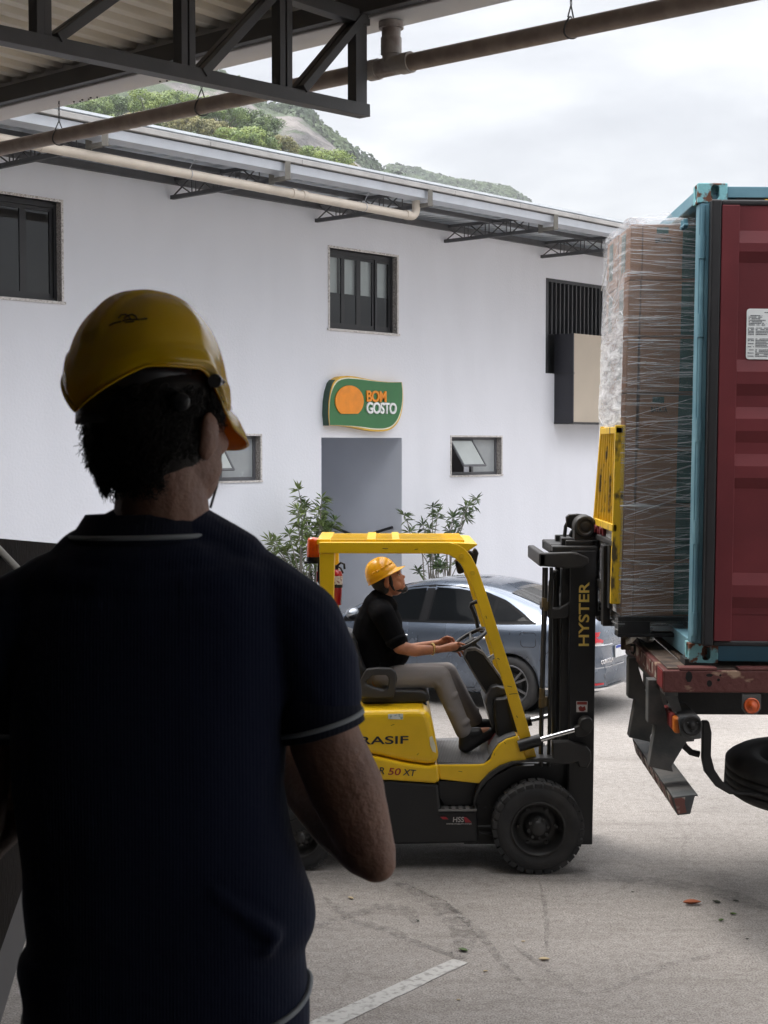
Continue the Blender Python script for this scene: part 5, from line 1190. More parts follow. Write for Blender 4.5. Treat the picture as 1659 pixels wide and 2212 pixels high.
def sect(x):
    w_, bt, tp, rw = lerp_tab(T_w, x), lerp_tab(T_belt, x), lerp_tab(T_top, x), lerp_tab(T_rw, x) if x > 1.2 else lerp_tab(T_w, x)*.9
    b0 = lerp_tab(T_bot, x); bt = max(bt, b0+.08); tp = max(tp, bt+.005)
    sh = lerp_tab(T_sh, x)
    p = [(0, b0), (w_*.86, b0), (w_-.03, b0+.05), (w_, b0+.16 if bt-b0 > .3 else (b0+bt)/2-.01), (w_+.002, b0+(bt-b0)*.45), (w_-.012, b0+(bt-b0)*.70), (w_+.0, b0+(bt-b0)*.84), (w_-sh*.55, bt-.02), (w_-sh*1.25, bt+.004)]
    hh = tp-bt
    y0 = w_-sh*1.25
    if hh > .12: p += [(y0+(rw-y0)*.50, bt+hh*.44), (rw+.025, bt+hh*.80), (rw-.03, bt+hh*.90), (rw*.82, bt+hh*.955), (rw*.5, bt+hh*.99), (0, tp)]
    else: p += [(y0*.97, bt+hh*.35), (y0*.92, bt+hh*.6), (y0*.8, bt+hh*.8), (y0*.6, bt+hh*.92), (y0*.35, bt+hh*.98), (0, tp)]
    return p
def side_y(x, z):
    p = sect(x)[2:12]
    for (a, b), (c, d) in zip(p[:-1], p[1:]):
        if b <= z <= d and d > b: return a+(c-a)*(z-b)/(d-b)
    return p[-1][0] if z > p[-1][1] else p[0][0]
xs = [0, .015, .04, .08, .15, .25, .4, .55, .7, .85, 1.0, 1.15, 1.3, 1.38, 1.5, 1.65, 1.8, 1.95, 2.1, 2.25, 2.4, 2.55, 2.7, 2.85, 3.0, 3.15, 3.3, 3.45, 3.6, 3.75, 3.9, 4.0, 4.08, 4.15, 4.25, 4.35, 4.45, 4.52, 4.56, 4.585, 4.605, 4.625, 4.645, 4.66]
rings = []
for x in xs:
    s = sect(x); full = [(-y, z) for y, z in s] + [(y, z) for y, z in reversed(s[1:-1])]
    rings.append([CPt(x, y, z) for y, z in full])
mb = MB().loft(rings, True, True); body_ = mb.build('body', m_paint, CARo)
cutm = MB()
for x in (.96, AX):
    for s in (-1, 1): cutm.cyl(CPt(x, s*.60, .325), CPt(x, s*1.1, .325), .355*CSC, 40)
off_ = wloc(CARo); cb = MB(); 
def cut_world(o, cm):
    c = cm.build('cutter', o.data.materials[0]); c.parent = None
    m = o.modifiers.new('b', 'BOOLEAN'); m.object = c; m.operation = 'DIFFERENCE'; m.solver = 'EXACT'
    dg = bpy.context.evaluated_depsgraph_get(); dg.update()
    me = bpy.data.meshes.new_from_object(o.evaluated_get(dg)); o.modifiers.clear(); o.data = me; bpy.data.objects.remove(c)
bpy.context.view_layer.update()
cut_world(body_, cutm)
q = MB()
for x in (.96, AX):
    for s in (-1, 1): q.cyl(CPt(x, s*.30, .325), CPt(x, s*.66, .325), .36*CSC, 32)
q.build('wheel_well', m_trim, CARo)
# side glazing as one band of panes over a black surround
def side_patch(x0, x1, zb, zt, off, mt, name, par, s=-1, n=14, m_=5, solid=0):
    rows = []
    for i in range(n+1):
        x = x0+(x1-x0)*i/n; b, t_ = zb(x), zt(x); t_ = max(t_, b+.002)
        rows.append([CPt(x, s*(side_y(x, b+(t_-b)*j/m_)+off), b+(t_-b)*j/m_) for j in range(m_+1)])
    mb = MB().grid(rows, True); return mb.build(name, mt, par, recalc=False)
belt = lambda x: lerp_tab(T_belt, x)+.012
T_dlo = [(1.35, .93), (1.5, 1.02), (1.75, 1.16), (2.0, 1.275), (2.25, 1.345), (2.55, 1.38), (2.9, 1.375), (3.2, 1.335), (3.5, 1.245), (3.75, 1.12), (3.92, 1.03)]
dlo = lambda x: lerp_tab(T_dlo, x)
for s in (-1, 1):
    side_patch(1.40, 3.93, belt, dlo, .004, m_trim, 'window_surround', CARo, s, 40)
    for a, b, nm in ((1.47, 1.66, 'quarter_window'), (1.70, 2.44, 'front_window'), (2.58, 3.36, 'rear_window'), (3.40, 3.86, 'quarter_window')):
        side_patch(a, b, lambda x: belt(x)+.018, lambda x: dlo(x)-.028, .007, m_cglass, nm, CARo, s, 14)
side_patch(2.455, 2.555, belt, dlo, .009, mat('pillar_grey', (.012, .012, .013), .4, spec=.1), 'door_pillar', CARo, -1, 3)
side_patch(1.38, 3.95, lambda x: lerp_tab(T_belt, x)-.004, lambda x: lerp_tab(T_belt, x)+.012, .006, m_cchrome if False else m_trim, 'belt_moulding', CARo, -1, 30, 1)
# windscreen and rear screen
for x0, x1, wk, nm, mt in ((1.42, 2.02, .93, 'windscreen', m_cglass), (3.50, 4.10, .88, 'rear_screen', m_rglass)):
    rows = []
    for i in range(9):
        x = x0+(x1-x0)*i/8; rw = lerp_tab(T_rw, x); tp = lerp_tab(T_top, x)
        s_ = sect(x); row = []
        for j in range(-8, 9):
            y = rw*wk*j/8; ya = abs(y); pts = sorted([(a, b) for a, b in s_[11:]]); z = tp
            for (a, b), (c, d) in zip(pts[:-1], pts[1:]):
                if a <= ya <= c: z = b+(d-b)*(ya-a)/(c-a)
            if ya > pts[-1][0]: z = pts[-1][1]
            row.append(CPt(x, y, z+.006))
        rows.append(row)
    MB().grid(rows, True).build(nm, mt, CARo, recalc=False)
# shut lines, handles, flap
def sline(pts, name='shut_line', r_=.0035, s=-1, par=None):
    MB().tube([CPt(x, s*(side_y(x, z)+.001), z) for x, z in pts], r_*CSC, 5).build(name, m_trim, par or CARo)
sline([(2.50, .96), (2.47, .80), (2.46, .6), (2.46, .35), (2.5, .25)])
sline([(3.62, 1.0), (3.66, .90), (3.55, .76), (3.40, .62), (3.30, .48), (3.26, .34), (3.2, .25), (2.5, .235)])
sline([(1.42, .90), (1.40, .7), (1.42, .45), (1.5, .26), (2.45, .235)])
sline([(4.02, .62), (4.15, .76), (4.28, .87)])
fl = [(3.78, .90), (3.80, .92), (3.95, .925), (3.975, .905), (3.97, .785), (3.95, .765), (3.82, .76), (3.795, .78), (3.78, .90)]
q = MB(); q.tube([CPt(x, -(side_y(x, z)+.001), z) for x, z in fl], .0035, 5); q.build('fuel_flap', m_trim, CARo)
for x in (2.22, 3.33):
    z = .80 if x < 3 else .83; q = MB(); q.tube([CPt(x-.11, -(side_y(x, z)+.006), z), CPt(x-.08, -(side_y(x, z)+.035), z+.004), CPt(x+.08, -(side_y(x, z)+.035), z+.004), CPt(x+.11, -(side_y(x, z)+.006), z)], .013, 8); q.build('door_handle', m_cchrome, CARo)
q = MB(); M_ = Matrix.Rotation(-CAR_YAW, 3, 'Z'); q.ell(CPt(1.66, -1.02, 1.03), (.075, .11, .075), M_); q.cyl(CPt(1.66, -.90, .96), CPt(1.66, -1.0, .98), .025, 10); q.build('mirror', mat('mirror_grey', (.3, .32, .35), .15, .6, coat=.8), CARo)
q = MB(); q.ell(CPt(1.68, -1.02, 1.00), (.07, .10, .05), M_); q.build('mirror_base', m_trim, CARo)
# tail lamp wrapping the corner, chrome strip, bumper strip, plate
def rear_pt(t, z, off=.0):      # t: 0 = side at x 4.15, 1 = centre rear
    # walk along the outline at height z
    pts = []
    for x in [3.9+i*.019 for i in range(41)]:
        if lerp_tab(T_belt, x) >= z-.001 or True: pts.append((x, min(side_y(x, min(z, lerp_tab(T_belt, x))), 9)))
    pts = [(x, y) for x, y in pts if lerp_tab(T_belt, x)+.01 >= z]
    xe, ye = pts[-1]; pts += [(xe+.006*(1-k/6)**0, ye*(1-k/6)) for k in range(1, 7)]
    L = [0]
    for (a, b), (c, d) in zip(pts[:-1], pts[1:]): L.append(L[-1]+math.hypot(c-a, d-b))
    s = t*L[-1]
    for i in range(len(L)-1):
        if L[i] <= s <= L[i+1]+1e-9:
            f = (s-L[i])/max(1e-9, L[i+1]-L[i]); x = pts[i][0]+(pts[i+1][0]-pts[i][0])*f; y = pts[i][1]+(pts[i+1][1]-pts[i][1])*f
            dx, dy = pts[i+1][0]-pts[i][0], pts[i+1][1]-pts[i][1]; l = math.hypot(dx, dy) or 1
            return CPt(x+(-dy/l)*off, -(y+(dx/l)*off), z)
    return CPt(pts[-1][0]+off, 0, z)
def rear_patch(t0, t1, zb, zt, off, name, mt, par=None, n=14, m_=4):
    rows = [[rear_pt(t0+(t1-t0)*i/n, zb(i/n)+(zt(i/n)-zb(i/n))*j/m_, off) for j in range(m_+1)] for i in range(n+1)]
    return MB().grid(rows, True).build(name, mt, par or CARo, recalc=False)
tl = rear_patch(.24, .74, lambda f: .86-.05*f, lambda f: .90+.06*min(1, f*2)-.02*f, .006, 'tail_lamp', m_tail)
rear_patch(.22, .78, lambda f: .815-.03*f, lambda f: .838-.03*f, .009, 'chrome_strip', m_cchrome)
rear_patch(.32, .60, lambda f: .838-.03*f, lambda f: .86-.03*f, .007, 'lamp_lower', mat('clear_lens', (.5, .35, .35), .1), tl)
rear_patch(.42, .62, lambda f: .36, lambda f: .39-.01*f, .008, 'bumper_reflector', m_tail)
rear_patch(.12, 1.0, lambda f: .30, lambda f: .325, .012, 'bumper_strip', m_cchrome)
rear_patch(.2, 1.0, lambda f: .545, lambda f: .558, .006, 'bumper_line', mat('bumper_pale_grey', (.5, .52, .56), .2, .6), n=20)  # pale metallic line along the bumper, lighter than the body paint
pt = lambda y, z, o_: CPt(4.665+o_, y, z)
q = MB(); q.prism([pt(-.26, .63, .0), pt(.26, .63, 0), pt(.26, .765, 0), pt(-.26, .765, 0)], -fwd*.012); lp_ = q.build('licence_plate', mat('plate_white', (.75, .75, .76), .4), CARo)
q = MB(); q.prism([pt(-.26, .735, .012), pt(.26, .735, .012), pt(.26, .765, .012), pt(-.26, .765, .012)], -fwd*.002); q.build('plate_band', mat('plate_blue', (.01, .05, .35), .4), lp_)
o_ = text_mesh('badge', 'COROLLA', .07, m_cchrome, CARo, CPt(4.672, -.66, .60), side_far, (0, 0, 1), .002, bold=.002, space=1.1)
# wheels
for x, s in ((AX, -1), (.96, -1), (AX, 1), (.96, 1)):
    wo = thing_part('wheel', CARo); c = CPt(x, s*.885, .318); ax = side_far*(-s); rr = .318*CSC
    q = MB(); q.lathe(c, ax, [(.012, rr*.70), (-.0, rr*.74), (-.004, rr*.84), (.004, rr*.93), (.02, rr*.985), (.05, rr), (.17, rr), (.20, rr*.97), (.22, rr*.7)], 56); q.build('tyre', m_rub, wo)
    q = MB(); q.lathe(c, ax, [(.004, rr*.72), (-.004, rr*.69), (.012, rr*.66), (.06, rr*.62), (.13, rr*.6)], 48); q.lathe(c, ax, [(.0, rr*.14), (-.004, .001)], 24)
    q.cyl(c+ax*.03, c+ax*.002, rr*.16, 20)
    u_ = Vector((0, 0, 1)); v_ = ax.cross(u_)
    for k in range(10):
        an = 2*math.pi*k/10+.1*(1 if k % 2 else -1); d_ = u_*math.cos(an)+v_*math.sin(an); q.beam(c+ax*.018+d_*rr*.10, c+ax*.014+d_*rr*.67, .024, .02, up=ax)
    q.build('rim', m_alloy, wo)
    q = MB(); q.lathe(c+ax*.10, ax, [(0, .001), (0, rr*.64)], 32); q.cyl(c+ax*.05, c+ax*.07, rr*.42, 28); q.build('brake_disc', mat('brake_dark', (.03, .03, .03), .5, .5), wo)
# ------------------------------------------------------------------ shipping container, its near door swung right round against the side
m_cblue = mat('container_blue', (.12, .26, .33), .5, col2=(.18, .35, .42), scale=2.5, bump=.1, bscale=30)
m_rustb = mat('rusty_blue_casting', (.13, .045, .02), .75, col2=(.22, .50, .54), scale=13, lo=.44, hi=.50, bump=.4, bscale=40, detail=8)
m_maroon = mat('maroon_door_paint', (.105, .0155, .02), .58, spec=.3, col2=(.145, .023, .028), scale=1.8, bump=.06, bscale=120)
m_gask = mat('black_door_gasket', (.012, .012, .014), .55)
TILT = R(.6); YAWC = R(-1.3)
CO = W(1488, 1432, 9.75); CS = 9.75/9.27
CM = Matrix.Translation(CO) @ Matrix.Rotation(YAWC, 4, 'Z') @ Matrix.Rotation(TILT, 4, 'Y') @ Matrix.Scale(CS, 4)
K = 356.0
CT = thing('shipping_container', 'tall blue steel shipping container with its maroon door folded back along the side', 'container', CO)
LX, WY, HZ = 6.06, 2.44, 2.904
def cb_(mb, a, b): return mb.box(a, b, CM)
def cbuild(mb, name, mt, par=CT, bevel=0, seg=2): 
    # mesh in world coordinates, moved to the container's base
    return mb.build(name, mt, par, bevel=bevel, seg=seg)
def casting(x0, y0, z0, hole_side=-1):
    # hollow corner casting with an oval hole in each outer face
    q = MB(); cb_(q, (x0, y0, z0), (x0+.178, y0+.162, z0+.118)); o = cbuild(q, 'corner_casting', m_rustb)
    c = MB(); cx, cz = x0+.103, z0+.062
    pts = [CM @ Vector((cx+.025*math.cos(a), y0-.05, cz+(.019 if math.sin(a) > 0 else -.019)+.025*math.sin(a)*1.0)) for a in [2*math.pi*k/28 for k in range(28)]]
    d = (CM.to_3x3() @ Vector((0, .10, 0))); c.prism(pts, d)
    c2 = MB(); cy = y0+.08; pts = [CM @ Vector((x0-.05, cy+.025*math.cos(a), cz+(.02 if math.sin(a) > 0 else -.02)+.025*math.sin(a))) for a in [2*math.pi*k/24 for k in range(24)]]
    c2.prism(pts, CM.to_3x3() @ Vector((.09, 0, 0)))
    bpy.context.view_layer.update()
    # shift into place: cutters are world meshes
    cut_world2(o, c); cut_world2(o, c2)
    m = o.modifiers.new('bevel', 'BEVEL'); m.width = .006; m.segments = 2; m.limit_method = 'ANGLE'
    return o
def cut_world2(o, cm):
    c = cm.build('cutter', o.data.materials[0]); bpy.context.view_layer.update()
    m = o.modifiers.new('b', 'BOOLEAN'); m.object = c; m.operation = 'DIFFERENCE'; m.solver = 'EXACT'
    dg = bpy.context.evaluated_depsgraph_get(); dg.update()
    me = bpy.data.meshes.new_from_object(o.evaluated_get(dg)); o.modifiers.clear(); o.data = me; bpy.data.objects.remove(c)
for x0, y0, z0 in ((0, 0, 0), (0.0, 0, HZ-.118), (0, WY-.162, 0), (0, WY-.162, HZ-.118)): casting(x0, y0, z0)
for x0, y0, z0 in ((LX-.178, 0, 0), (LX-.178, 0, HZ-.118), (LX-.178, WY-.162, 0), (LX-.178, WY-.162, HZ-.118)):
    q = MB(); cb_(q, (x0, y0, z0), (x0+.178, y0+.162, z0+.118)); cbuild(q, 'corner_casting', m_rustb, bevel=.006)
# corner posts, header, sills
for y0 in (.004, WY-.124):
    q = MB(); cb_(q, (.012, y0, .118), (.10, y0+.12, HZ-.118)); cbuild(q, 'corner_post', m_cblue, bevel=.01)
    q = MB(); cb_(q, (LX-.16, y0, .118), (LX-.01, y0+.12, HZ-.118)); cbuild(q, 'corner_post', m_cblue)
q = MB(); cb_(q, (.03, .165, HZ-.08), (.09, WY-.165, HZ-.002)); cbuild(q, 'header', m_cblue, bevel=.006)
q = MB(); cb_(q, (.02, .165, .004), (.12, WY-.165, .13)); cbuild(q, 'door_sill', m_cblue, bevel=.006)
q = MB(); cb_(q, (.18, .012, .012), (LX-.18, .05, .145)); cb_(q, (.18, .012, .128), (LX-.18, .07, .150)); cbuild(q, 'bottom_rail', mat('container_blue_dark', (.045, .16, .24), .5, var=.1), bevel=.004)
q = MB(); cb_(q, (.18, .012, HZ-.085), (LX-.18, .07, HZ-.018)); cbuild(q, 'top_rail', m_cblue, bevel=.004)
q = MB(); cb_(q, (.23, .02, HZ-.135), (LX-.2, .04, HZ-.088)); tr = cbuild(q, 'top_slot', m_gask)
q = MB()
for k in range(8):
    x0 = .36+k*.16; cb_ if False else q.prism([CM @ Vector(p) for p in ((x0, .014, HZ-.122), (x0+.08, .014, HZ-.122), (x0+.13, .014, HZ-.092), (x0+.05, .014, HZ-.092))], CM.to_3x3() @ Vector((0, .004, 0)))
cbuild(q, 'height_stripes', mat('stripe_yellow', (.75, .42, .02), .5), tr)
# corrugated near side, far side, roof, front and floor
def ccorr(axis, name):
    prof = []; x = .10
    while x < LX-.16: prof += [(x, 0), (x+.07, 0), (x+.14, .036), (x+.21, .036)]; x += .28
    if axis == 'near': rows = [[CM @ Vector((a, .045+b, z)) for a, b in prof] for z in (.13, HZ-.05)]
    if axis == 'far': rows = [[CM @ Vector((a, WY-.045-b, z)) for a, b in prof] for z in (.13, HZ-.05)]
    if axis == 'roof': rows = [[CM @ Vector((a, y, HZ-.05+b*.4)) for a, b in prof] for y in (.03, WY-.03)]
    o = MB().grid(rows, False).build(name, m_cblue, CT, recalc=False, solid=.002)
ccorr('near', 'side_wall'); ccorr('far', 'side_wall'); ccorr('roof', 'roof')
q = MB(); cb_(q, (.12, .05, .12), (LX-.05, WY-.05, .16)); cbuild(q, 'floor', mat('container_plywood', (.12, .07, .04), .6))
q = MB(); cb_(q, (LX-.05, .05, .13), (LX-.02, WY-.05, HZ-.05)); cbuild(q, 'end_wall', m_cblue)
# hinges down the post
q = MB()
for zc in (.24, .80, 1.42, 2.05, 2.52): q.cyl(CM @ Vector((.030, -.018, zc-.07)), CM @ Vector((.030, -.018, zc+.07)), .020, 14)
q.cyl(CM @ Vector((.030, -.018, .14)), CM @ Vector((.030, -.018, HZ-.14)), .014, 12); cbuild(q, 'hinge', m_cblue)
q = MB(); cb_(q, (.045, -.02, .13), (.078, .0, HZ-.13)); cbuild(q, 'hinge_strip', m_cblue)
q = MB()
for y in (.50, .58): cb_(q, (-.0, y, HZ-.20), (.03, y+.02, HZ-.14))
cb_(q, (-.0, .47, HZ-.19), (.03, .63, HZ-.175)); cbuild(q, 'lock_bracket', m_cblue, bevel=.004)
# the open door: gasket frame, flat border, deep horizontal corrugations
DX0, DX1, DZ0, DZ1 = .078, 1.27, .135, 2.772
q = MB(); cb_(q, (DX0, -.075, DZ0), (DX1, -.012, DZ1)); door = cbuild(q, 'open_door', m_maroon)
q = MB(); g_ = .05
for a, b in (((DX0-.012, -.102, DZ0-.018), (DX0+g_, -.012, DZ1+.02)), ((DX1-g_, -.088, DZ0-.018), (DX1+.012, -.012, DZ1+.02)), ((DX0+g_, -.088, DZ1-.014), (DX1-g_, -.012, DZ1+.02)), ((DX0+g_, -.088, DZ0-.018), (DX1-g_, -.012, DZ0+.014))): cb_(q, a, b)
cbuild(q, 'gasket', m_gask, door, bevel=.012, seg=3)
def zd(py): return (1432-py)/K
prof = [(450, 0), (503, 0), (530, 1), (548, 1), (571, 0), (776, 0), (802, 1), (828, 1), (853, 0), (877, 0), (902, 1), (928, 1), (953, 0), (977, 0), (1003, 1), (1028, 1), (1051, 0), (1232, 0), (1258, 1), (1284, 1), (1308, 0), (1321, 0), (1322, -.3), (1371, -.3)]
fl_ = .105
q = MB(); cb_(q, (DX0+g_, -.105, DZ0+.014), (DX0+g_+fl_, -.0755, DZ1-.014)); cb_(q, (DX1-g_-.10, -.105, DZ0+.014), (DX1-g_, -.0755, DZ1-.014)); cbuild(q, 'door_stile', m_maroon, door, bevel=.004)
dep = .036; rows = []
for x in (DX0+g_+fl_, DX1-g_-.10): rows.append([CM @ Vector((x, -.080-(d_*.028 if d_ > 0 else d_*.01)-0, max(DZ0+.014, min(DZ1-.014, zd(p_)+.0)))) for p_, d_ in prof])
# recess the valleys behind the stile so that each ledge catches the sky
rows = []
for x in (DX0+g_+fl_, DX1-g_-.10): rows.append([CM @ Vector((x, -.078-d_*.026, max(DZ0+.014, min(DZ1-.014, zd(p_))))) for p_, d_ in prof])
o = MB().grid(rows, False).build('door_panel', m_maroon, door, recalc=False)
q = MB()
for zc in (1.08, 1.02): q.ell(CM @ Vector((.53, -.10, zd(1169) if zc > 1.05 else zd(1204))), (.018, .02, .014))
cbuild(q, 'studs', m_maroon, door)
# information placard
pl_ = MB(); x0, x1 = (1599-1488)/K-.022, (1599-1488)/K+.32; z0, z1 = zd(776)+.002, zd(668)
r_ = .018
pts = []
for cx, cz, a0 in ((x1-r_, z1-r_, 0), (x0+r_, z1-r_, 90), (x0+r_, z0+r_, 180), (x1-r_, z0+r_, 270)):
    for k in range(5): a = R(a0+k*22.5); pts.append(CM @ Vector((cx+r_*math.cos(a), -.084, cz+r_*math.sin(a))))
pl_.prism(pts, CM.to_3x3() @ Vector((0, .005, 0))); plc = cbuild(pl_, 'placard', mat('placard_white', (.72, .75, .75), .45, var=.03), door)
q = MB(); rg = random.Random(9); z = z1-.022; r0 = 0
while z > z0+.012:
    if r0 not in (1, 9, 15, 16, 23): 
        segs = ((.012, .08+.05*rg.random()), (.15+.04*rg.random(), .31)) if r0 < 9 else ((.010, .045), (.055, .20), (.21, .31))
        if r0 in (0, 8+7): segs = ((.105, .165),)
        if r0 > 18 and r0 % 2: segs = segs[1:]
        for a, b in segs:
            x = a
            while x < b:
                w_ = rg.uniform(.004, .012); 
                if rg.random() < .88: cb_(q, (x0+x, -.0855, z-.0022), (x0+min(b, x+w_), -.084, z+.0022))
                x += w_+.0015
    z -= .0093; r0 += 1
cbuild(q, 'printed_lines', mat('print_grey', (.12, .13, .15), .6), plc)

# ------------------------------------------------------------------ trailer
m_bedr = mat('battered_red_bed', (.10, .026, .022), .6, col2=(.33, .22, .15), scale=5, lo=.60, hi=.66, bump=.5, bscale=30, detail=9, stretch=(1, 1, 2.2))
m_beddk = mat('dirty_deck', (.045, .030, .024), .85, col2=(.13, .09, .065), scale=6, bump=.6, bscale=20)
m_tgrey = mat('grimy_grey_frame', (.055, .06, .062), .7, col2=(.12, .115, .11), scale=5, bump=.2)
m_tblk = mat('trailer_black', (.018, .017, .017), .7, var=.3, scale=5, bump=.2)
m_tape = mat('worn_reflective_tape', (.14, .05, .04), .6, col2=(.36, .32, .27), scale=11, lo=.5, hi=.56)
Zt = zf(2300, 2400, 2.2914)
YT0 = 9.6
TO = W(1433, 1496, YT0)
TR = thing('flatbed_trailer', 'battered flatbed trailer with a dull red side rail carrying the shipping container', 'trailer', (TO.x, TO.y, 0))
TM = Matrix.Translation(TO) @ Matrix.Rotation(R(-1.75), 4, 'Z')
def T_(px, py): return ((px-1433)/(F/YT0), (1496-py)/(F/YT0))
def tb(q, a, b): return q.box(a, b, TM)
def tpoly(q, pts, y0, y1):
    return q.prism([TM @ Vector((T_(*Zt(x, y))[0], y0, T_(*Zt(x, y))[1])) for x, y in pts], TM.to_3x3() @ Vector((0, y1-y0, 0)))
hr_z = T_(*Zt(0, 548))[1]; TL = 9.0; TW = 2.15
q = MB(); tb(q, (0, 0, 0), (TL, .05, hr_z)); q.build('side_rail', m_bedr, TR, bevel=.008)
q = MB(); tb(q, (0, .05, hr_z-.13), (.10, TW, hr_z+.0)); rb_ = q.build('rear_beam', m_bedr, TR, bevel=.01)
q = MB(); tb(q, (.02, .05, -.03), (.10, TW-.1, hr_z-.13)); q.build('rear_lower_plate', m_tgrey, TR)
q = MB(); tb(q, (-.004, .02, .02), (0.0, .24, hr_z-.01)); q.build('corner_tape', mat('dull_red_tape', (.20, .015, .018), .5, var=.3, scale=20), rb_)
q = MB()
for k in range(7): tb(q, (-.003, .30+k*.26, .045), (-.0005, .30+k*.26+.19, .125))
q.build('reflective_tape', m_tape, rb_)
q = MB(); tb(q, (.03, .04, hr_z), (.16, TW, hr_z+.012)); tb(q, (.18, .04, hr_z-.01), (.30, TW, hr_z+.008)); q.build('deck_edge', m_beddk, TR, bevel=.006)
q = MB()
for k in range(30):
    if k in (2, 3): continue
    tb(q, (.34+k*.28, .06, hr_z-.03), (.60+k*.28, TW-.05, hr_z+.004))
q.build('deck_planks', m_beddk, TR, bevel=.004)
q = MB()
rgd = random.Random(4)
for k in range(16): x = .10+k*.37; tb(q, (x, .0, hr_z), (x+rgd.uniform(.2, .36), .10+rgd.uniform(0, .05), hr_z+rgd.uniform(.012, .028)))
q.build('splintered_boards', m_bedr, TR, bevel=.005)
for (x, y, a, b) in ((945, 605, 18, 30), (1130, 590, 18, 9), (1130, 665, 14, 18), (1228, 590, 6, 6), (1212, 632, 8, 8)):
    q = MB(); cx, cz = T_(*Zt(x, y)); q.prism([TM @ Vector((cx+a/830*math.cos(t)*1.0, -.0015, cz+b/830*math.sin(t))) for t in [2*math.pi*k/14+.2*math.sin(3*k) for k in range(14)]], TM.to_3x3() @ Vector((0, .003, 0))); q.build('punched_hole', mat('hole_dark', (.006, .005, .005), .9), TR)
# twist lock blocks under the castings
q = MB(); tb(q, (.16, .16, hr_z), (.34, .34, hr_z+.05)); tb(q, (.16, TW-.34, hr_z), (.34, TW-.16, hr_z+.05)); tb(q, (5.95, .16, hr_z), (6.12, .34, hr_z+.05)); q.build('twist_lock', m_tblk, TR)
# chassis beams
zb_ = T_(*Zt(0, 1105))[1]
q = MB(); tb(q, (.30, .62, zb_), (TL, .78, -.0)); q.build('chassis_beam', m_tblk, TR)
q = MB(); tb(q, (.30, TW-.78, zb_), (TL, TW-.62, -.0)); q.build('chassis_beam', m_tblk, TR)
q = MB(); tb(q, (.10, .5, zb_+.02), (.28, TW-.5, -.02)); q.build('cross_member', m_tblk, TR)
q = MB(); tpoly(q, [(860, 790), (905, 940), (830, 950), (735, 760)], .1, .14); q.build('lamp_bracket', m_tgrey, TR)
# lower bumper on two hangers
q = MB(); tpoly(q, [(735, 765), (840, 1105), (1075, 1110), (1075, 1280), (1000, 1285), (865, 1515), (880, 1570), (650, 1520), (715, 1130), (640, 1110), (640, 700), (725, 700)], .30, .42); q.build('bumper_hanger', m_tgrey, TR, bevel=.006)
q = MB(); tpoly(q, [(735, 765), (840, 1105), (1000, 1110), (1000, 1285), (865, 1515), (880, 1570), (650, 1520), (715, 1130), (640, 1110), (640, 700), (725, 700)], 1.30, 1.42); q.build('bumper_hanger', m_tgrey, TR, bevel=.006)
q = MB(); prof_ = [(806, 1700), (1028, 1672), (1034, 1695), (1005, 1690), (965, 1855), (848, 1868)]
tpoly(q, prof_, -.02, 1.95); bmp = q.build('underrun_bumper', m_tgrey, TR, bevel=.004)
q = MB()
b0 = [TM @ Vector((T_(*Zt(x, y))[0]-.004, 0, T_(*Zt(x, y))[1])) for x, y in ((808, 1718), (846, 1852))]
vdir = TM.to_3x3() @ Vector((0, 1, 0))
for k in range(7):
    y0, y1 = .03+k*.27, .03+k*.27+.2; q.prism([b0[0]+vdir*y0, b0[0]+vdir*y1, b0[1]+vdir*y1, b0[1]+vdir*y0], TM.to_3x3() @ Vector((-.002, 0, 0)))
q.build('reflective_tape', m_tape, bmp)
q = MB(); tpoly(q, [(815, 1715), (915, 1700), (912, 1760), (930, 1840), (850, 1855)], -.024, -.020); q.build('end_tape', m_tape, bmp)
# tail lamp bar pointing towards the back, with a round side lamp
lb = thing_part('lamp_bar', TR)
q = MB(); tpoly(q, [(862, 962), (1025, 950), (1050, 985), (1062, 1165), (905, 1178), (870, 1140), (850, 1000)], -.03, .50); q.build('lamp_housing', m_tgrey, lb, bevel=.012)
lx = T_(*Zt(860, 1000))[0]; lz0, lz1 = T_(*Zt(0, 1140))[1], T_(*Zt(0, 965))[1]
for k, c_ in enumerate(((.60, .16, .02), (.22, .03, .03), (.22, .03, .03), (.22, .03, .03))):
    q = MB(); y = .0+k*.13; tb(q, (lx-.03, y, lz0+.01), (lx+.01, y+.10, lz1-.01)); q.build('lamp_lens', mat('lens_amber' if k == 0 else 'lens_dull_red', c_, .35, var=.25, scale=20), lb, bevel=.015, seg=3)
q = MB(); c = TM @ Vector((T_(*Zt(967, 1040))[0], -.035, T_(*Zt(967, 1040))[1])); ny_ = TM.to_3x3() @ Vector((0, -1, 0)); q.lathe(c, ny_, [(0, .064), (.012, .064), (.014, .052), (.006, .048), (.004, .02), (.012, .018), (.012, .001)], 32)
for a in (.5, 2.6, 4.7): q.ell(c+Vector((.035*math.cos(a), -.012, .035*math.sin(a))), .007, None, 8, 6)
q.build('round_lamp', m_tblk, lb)
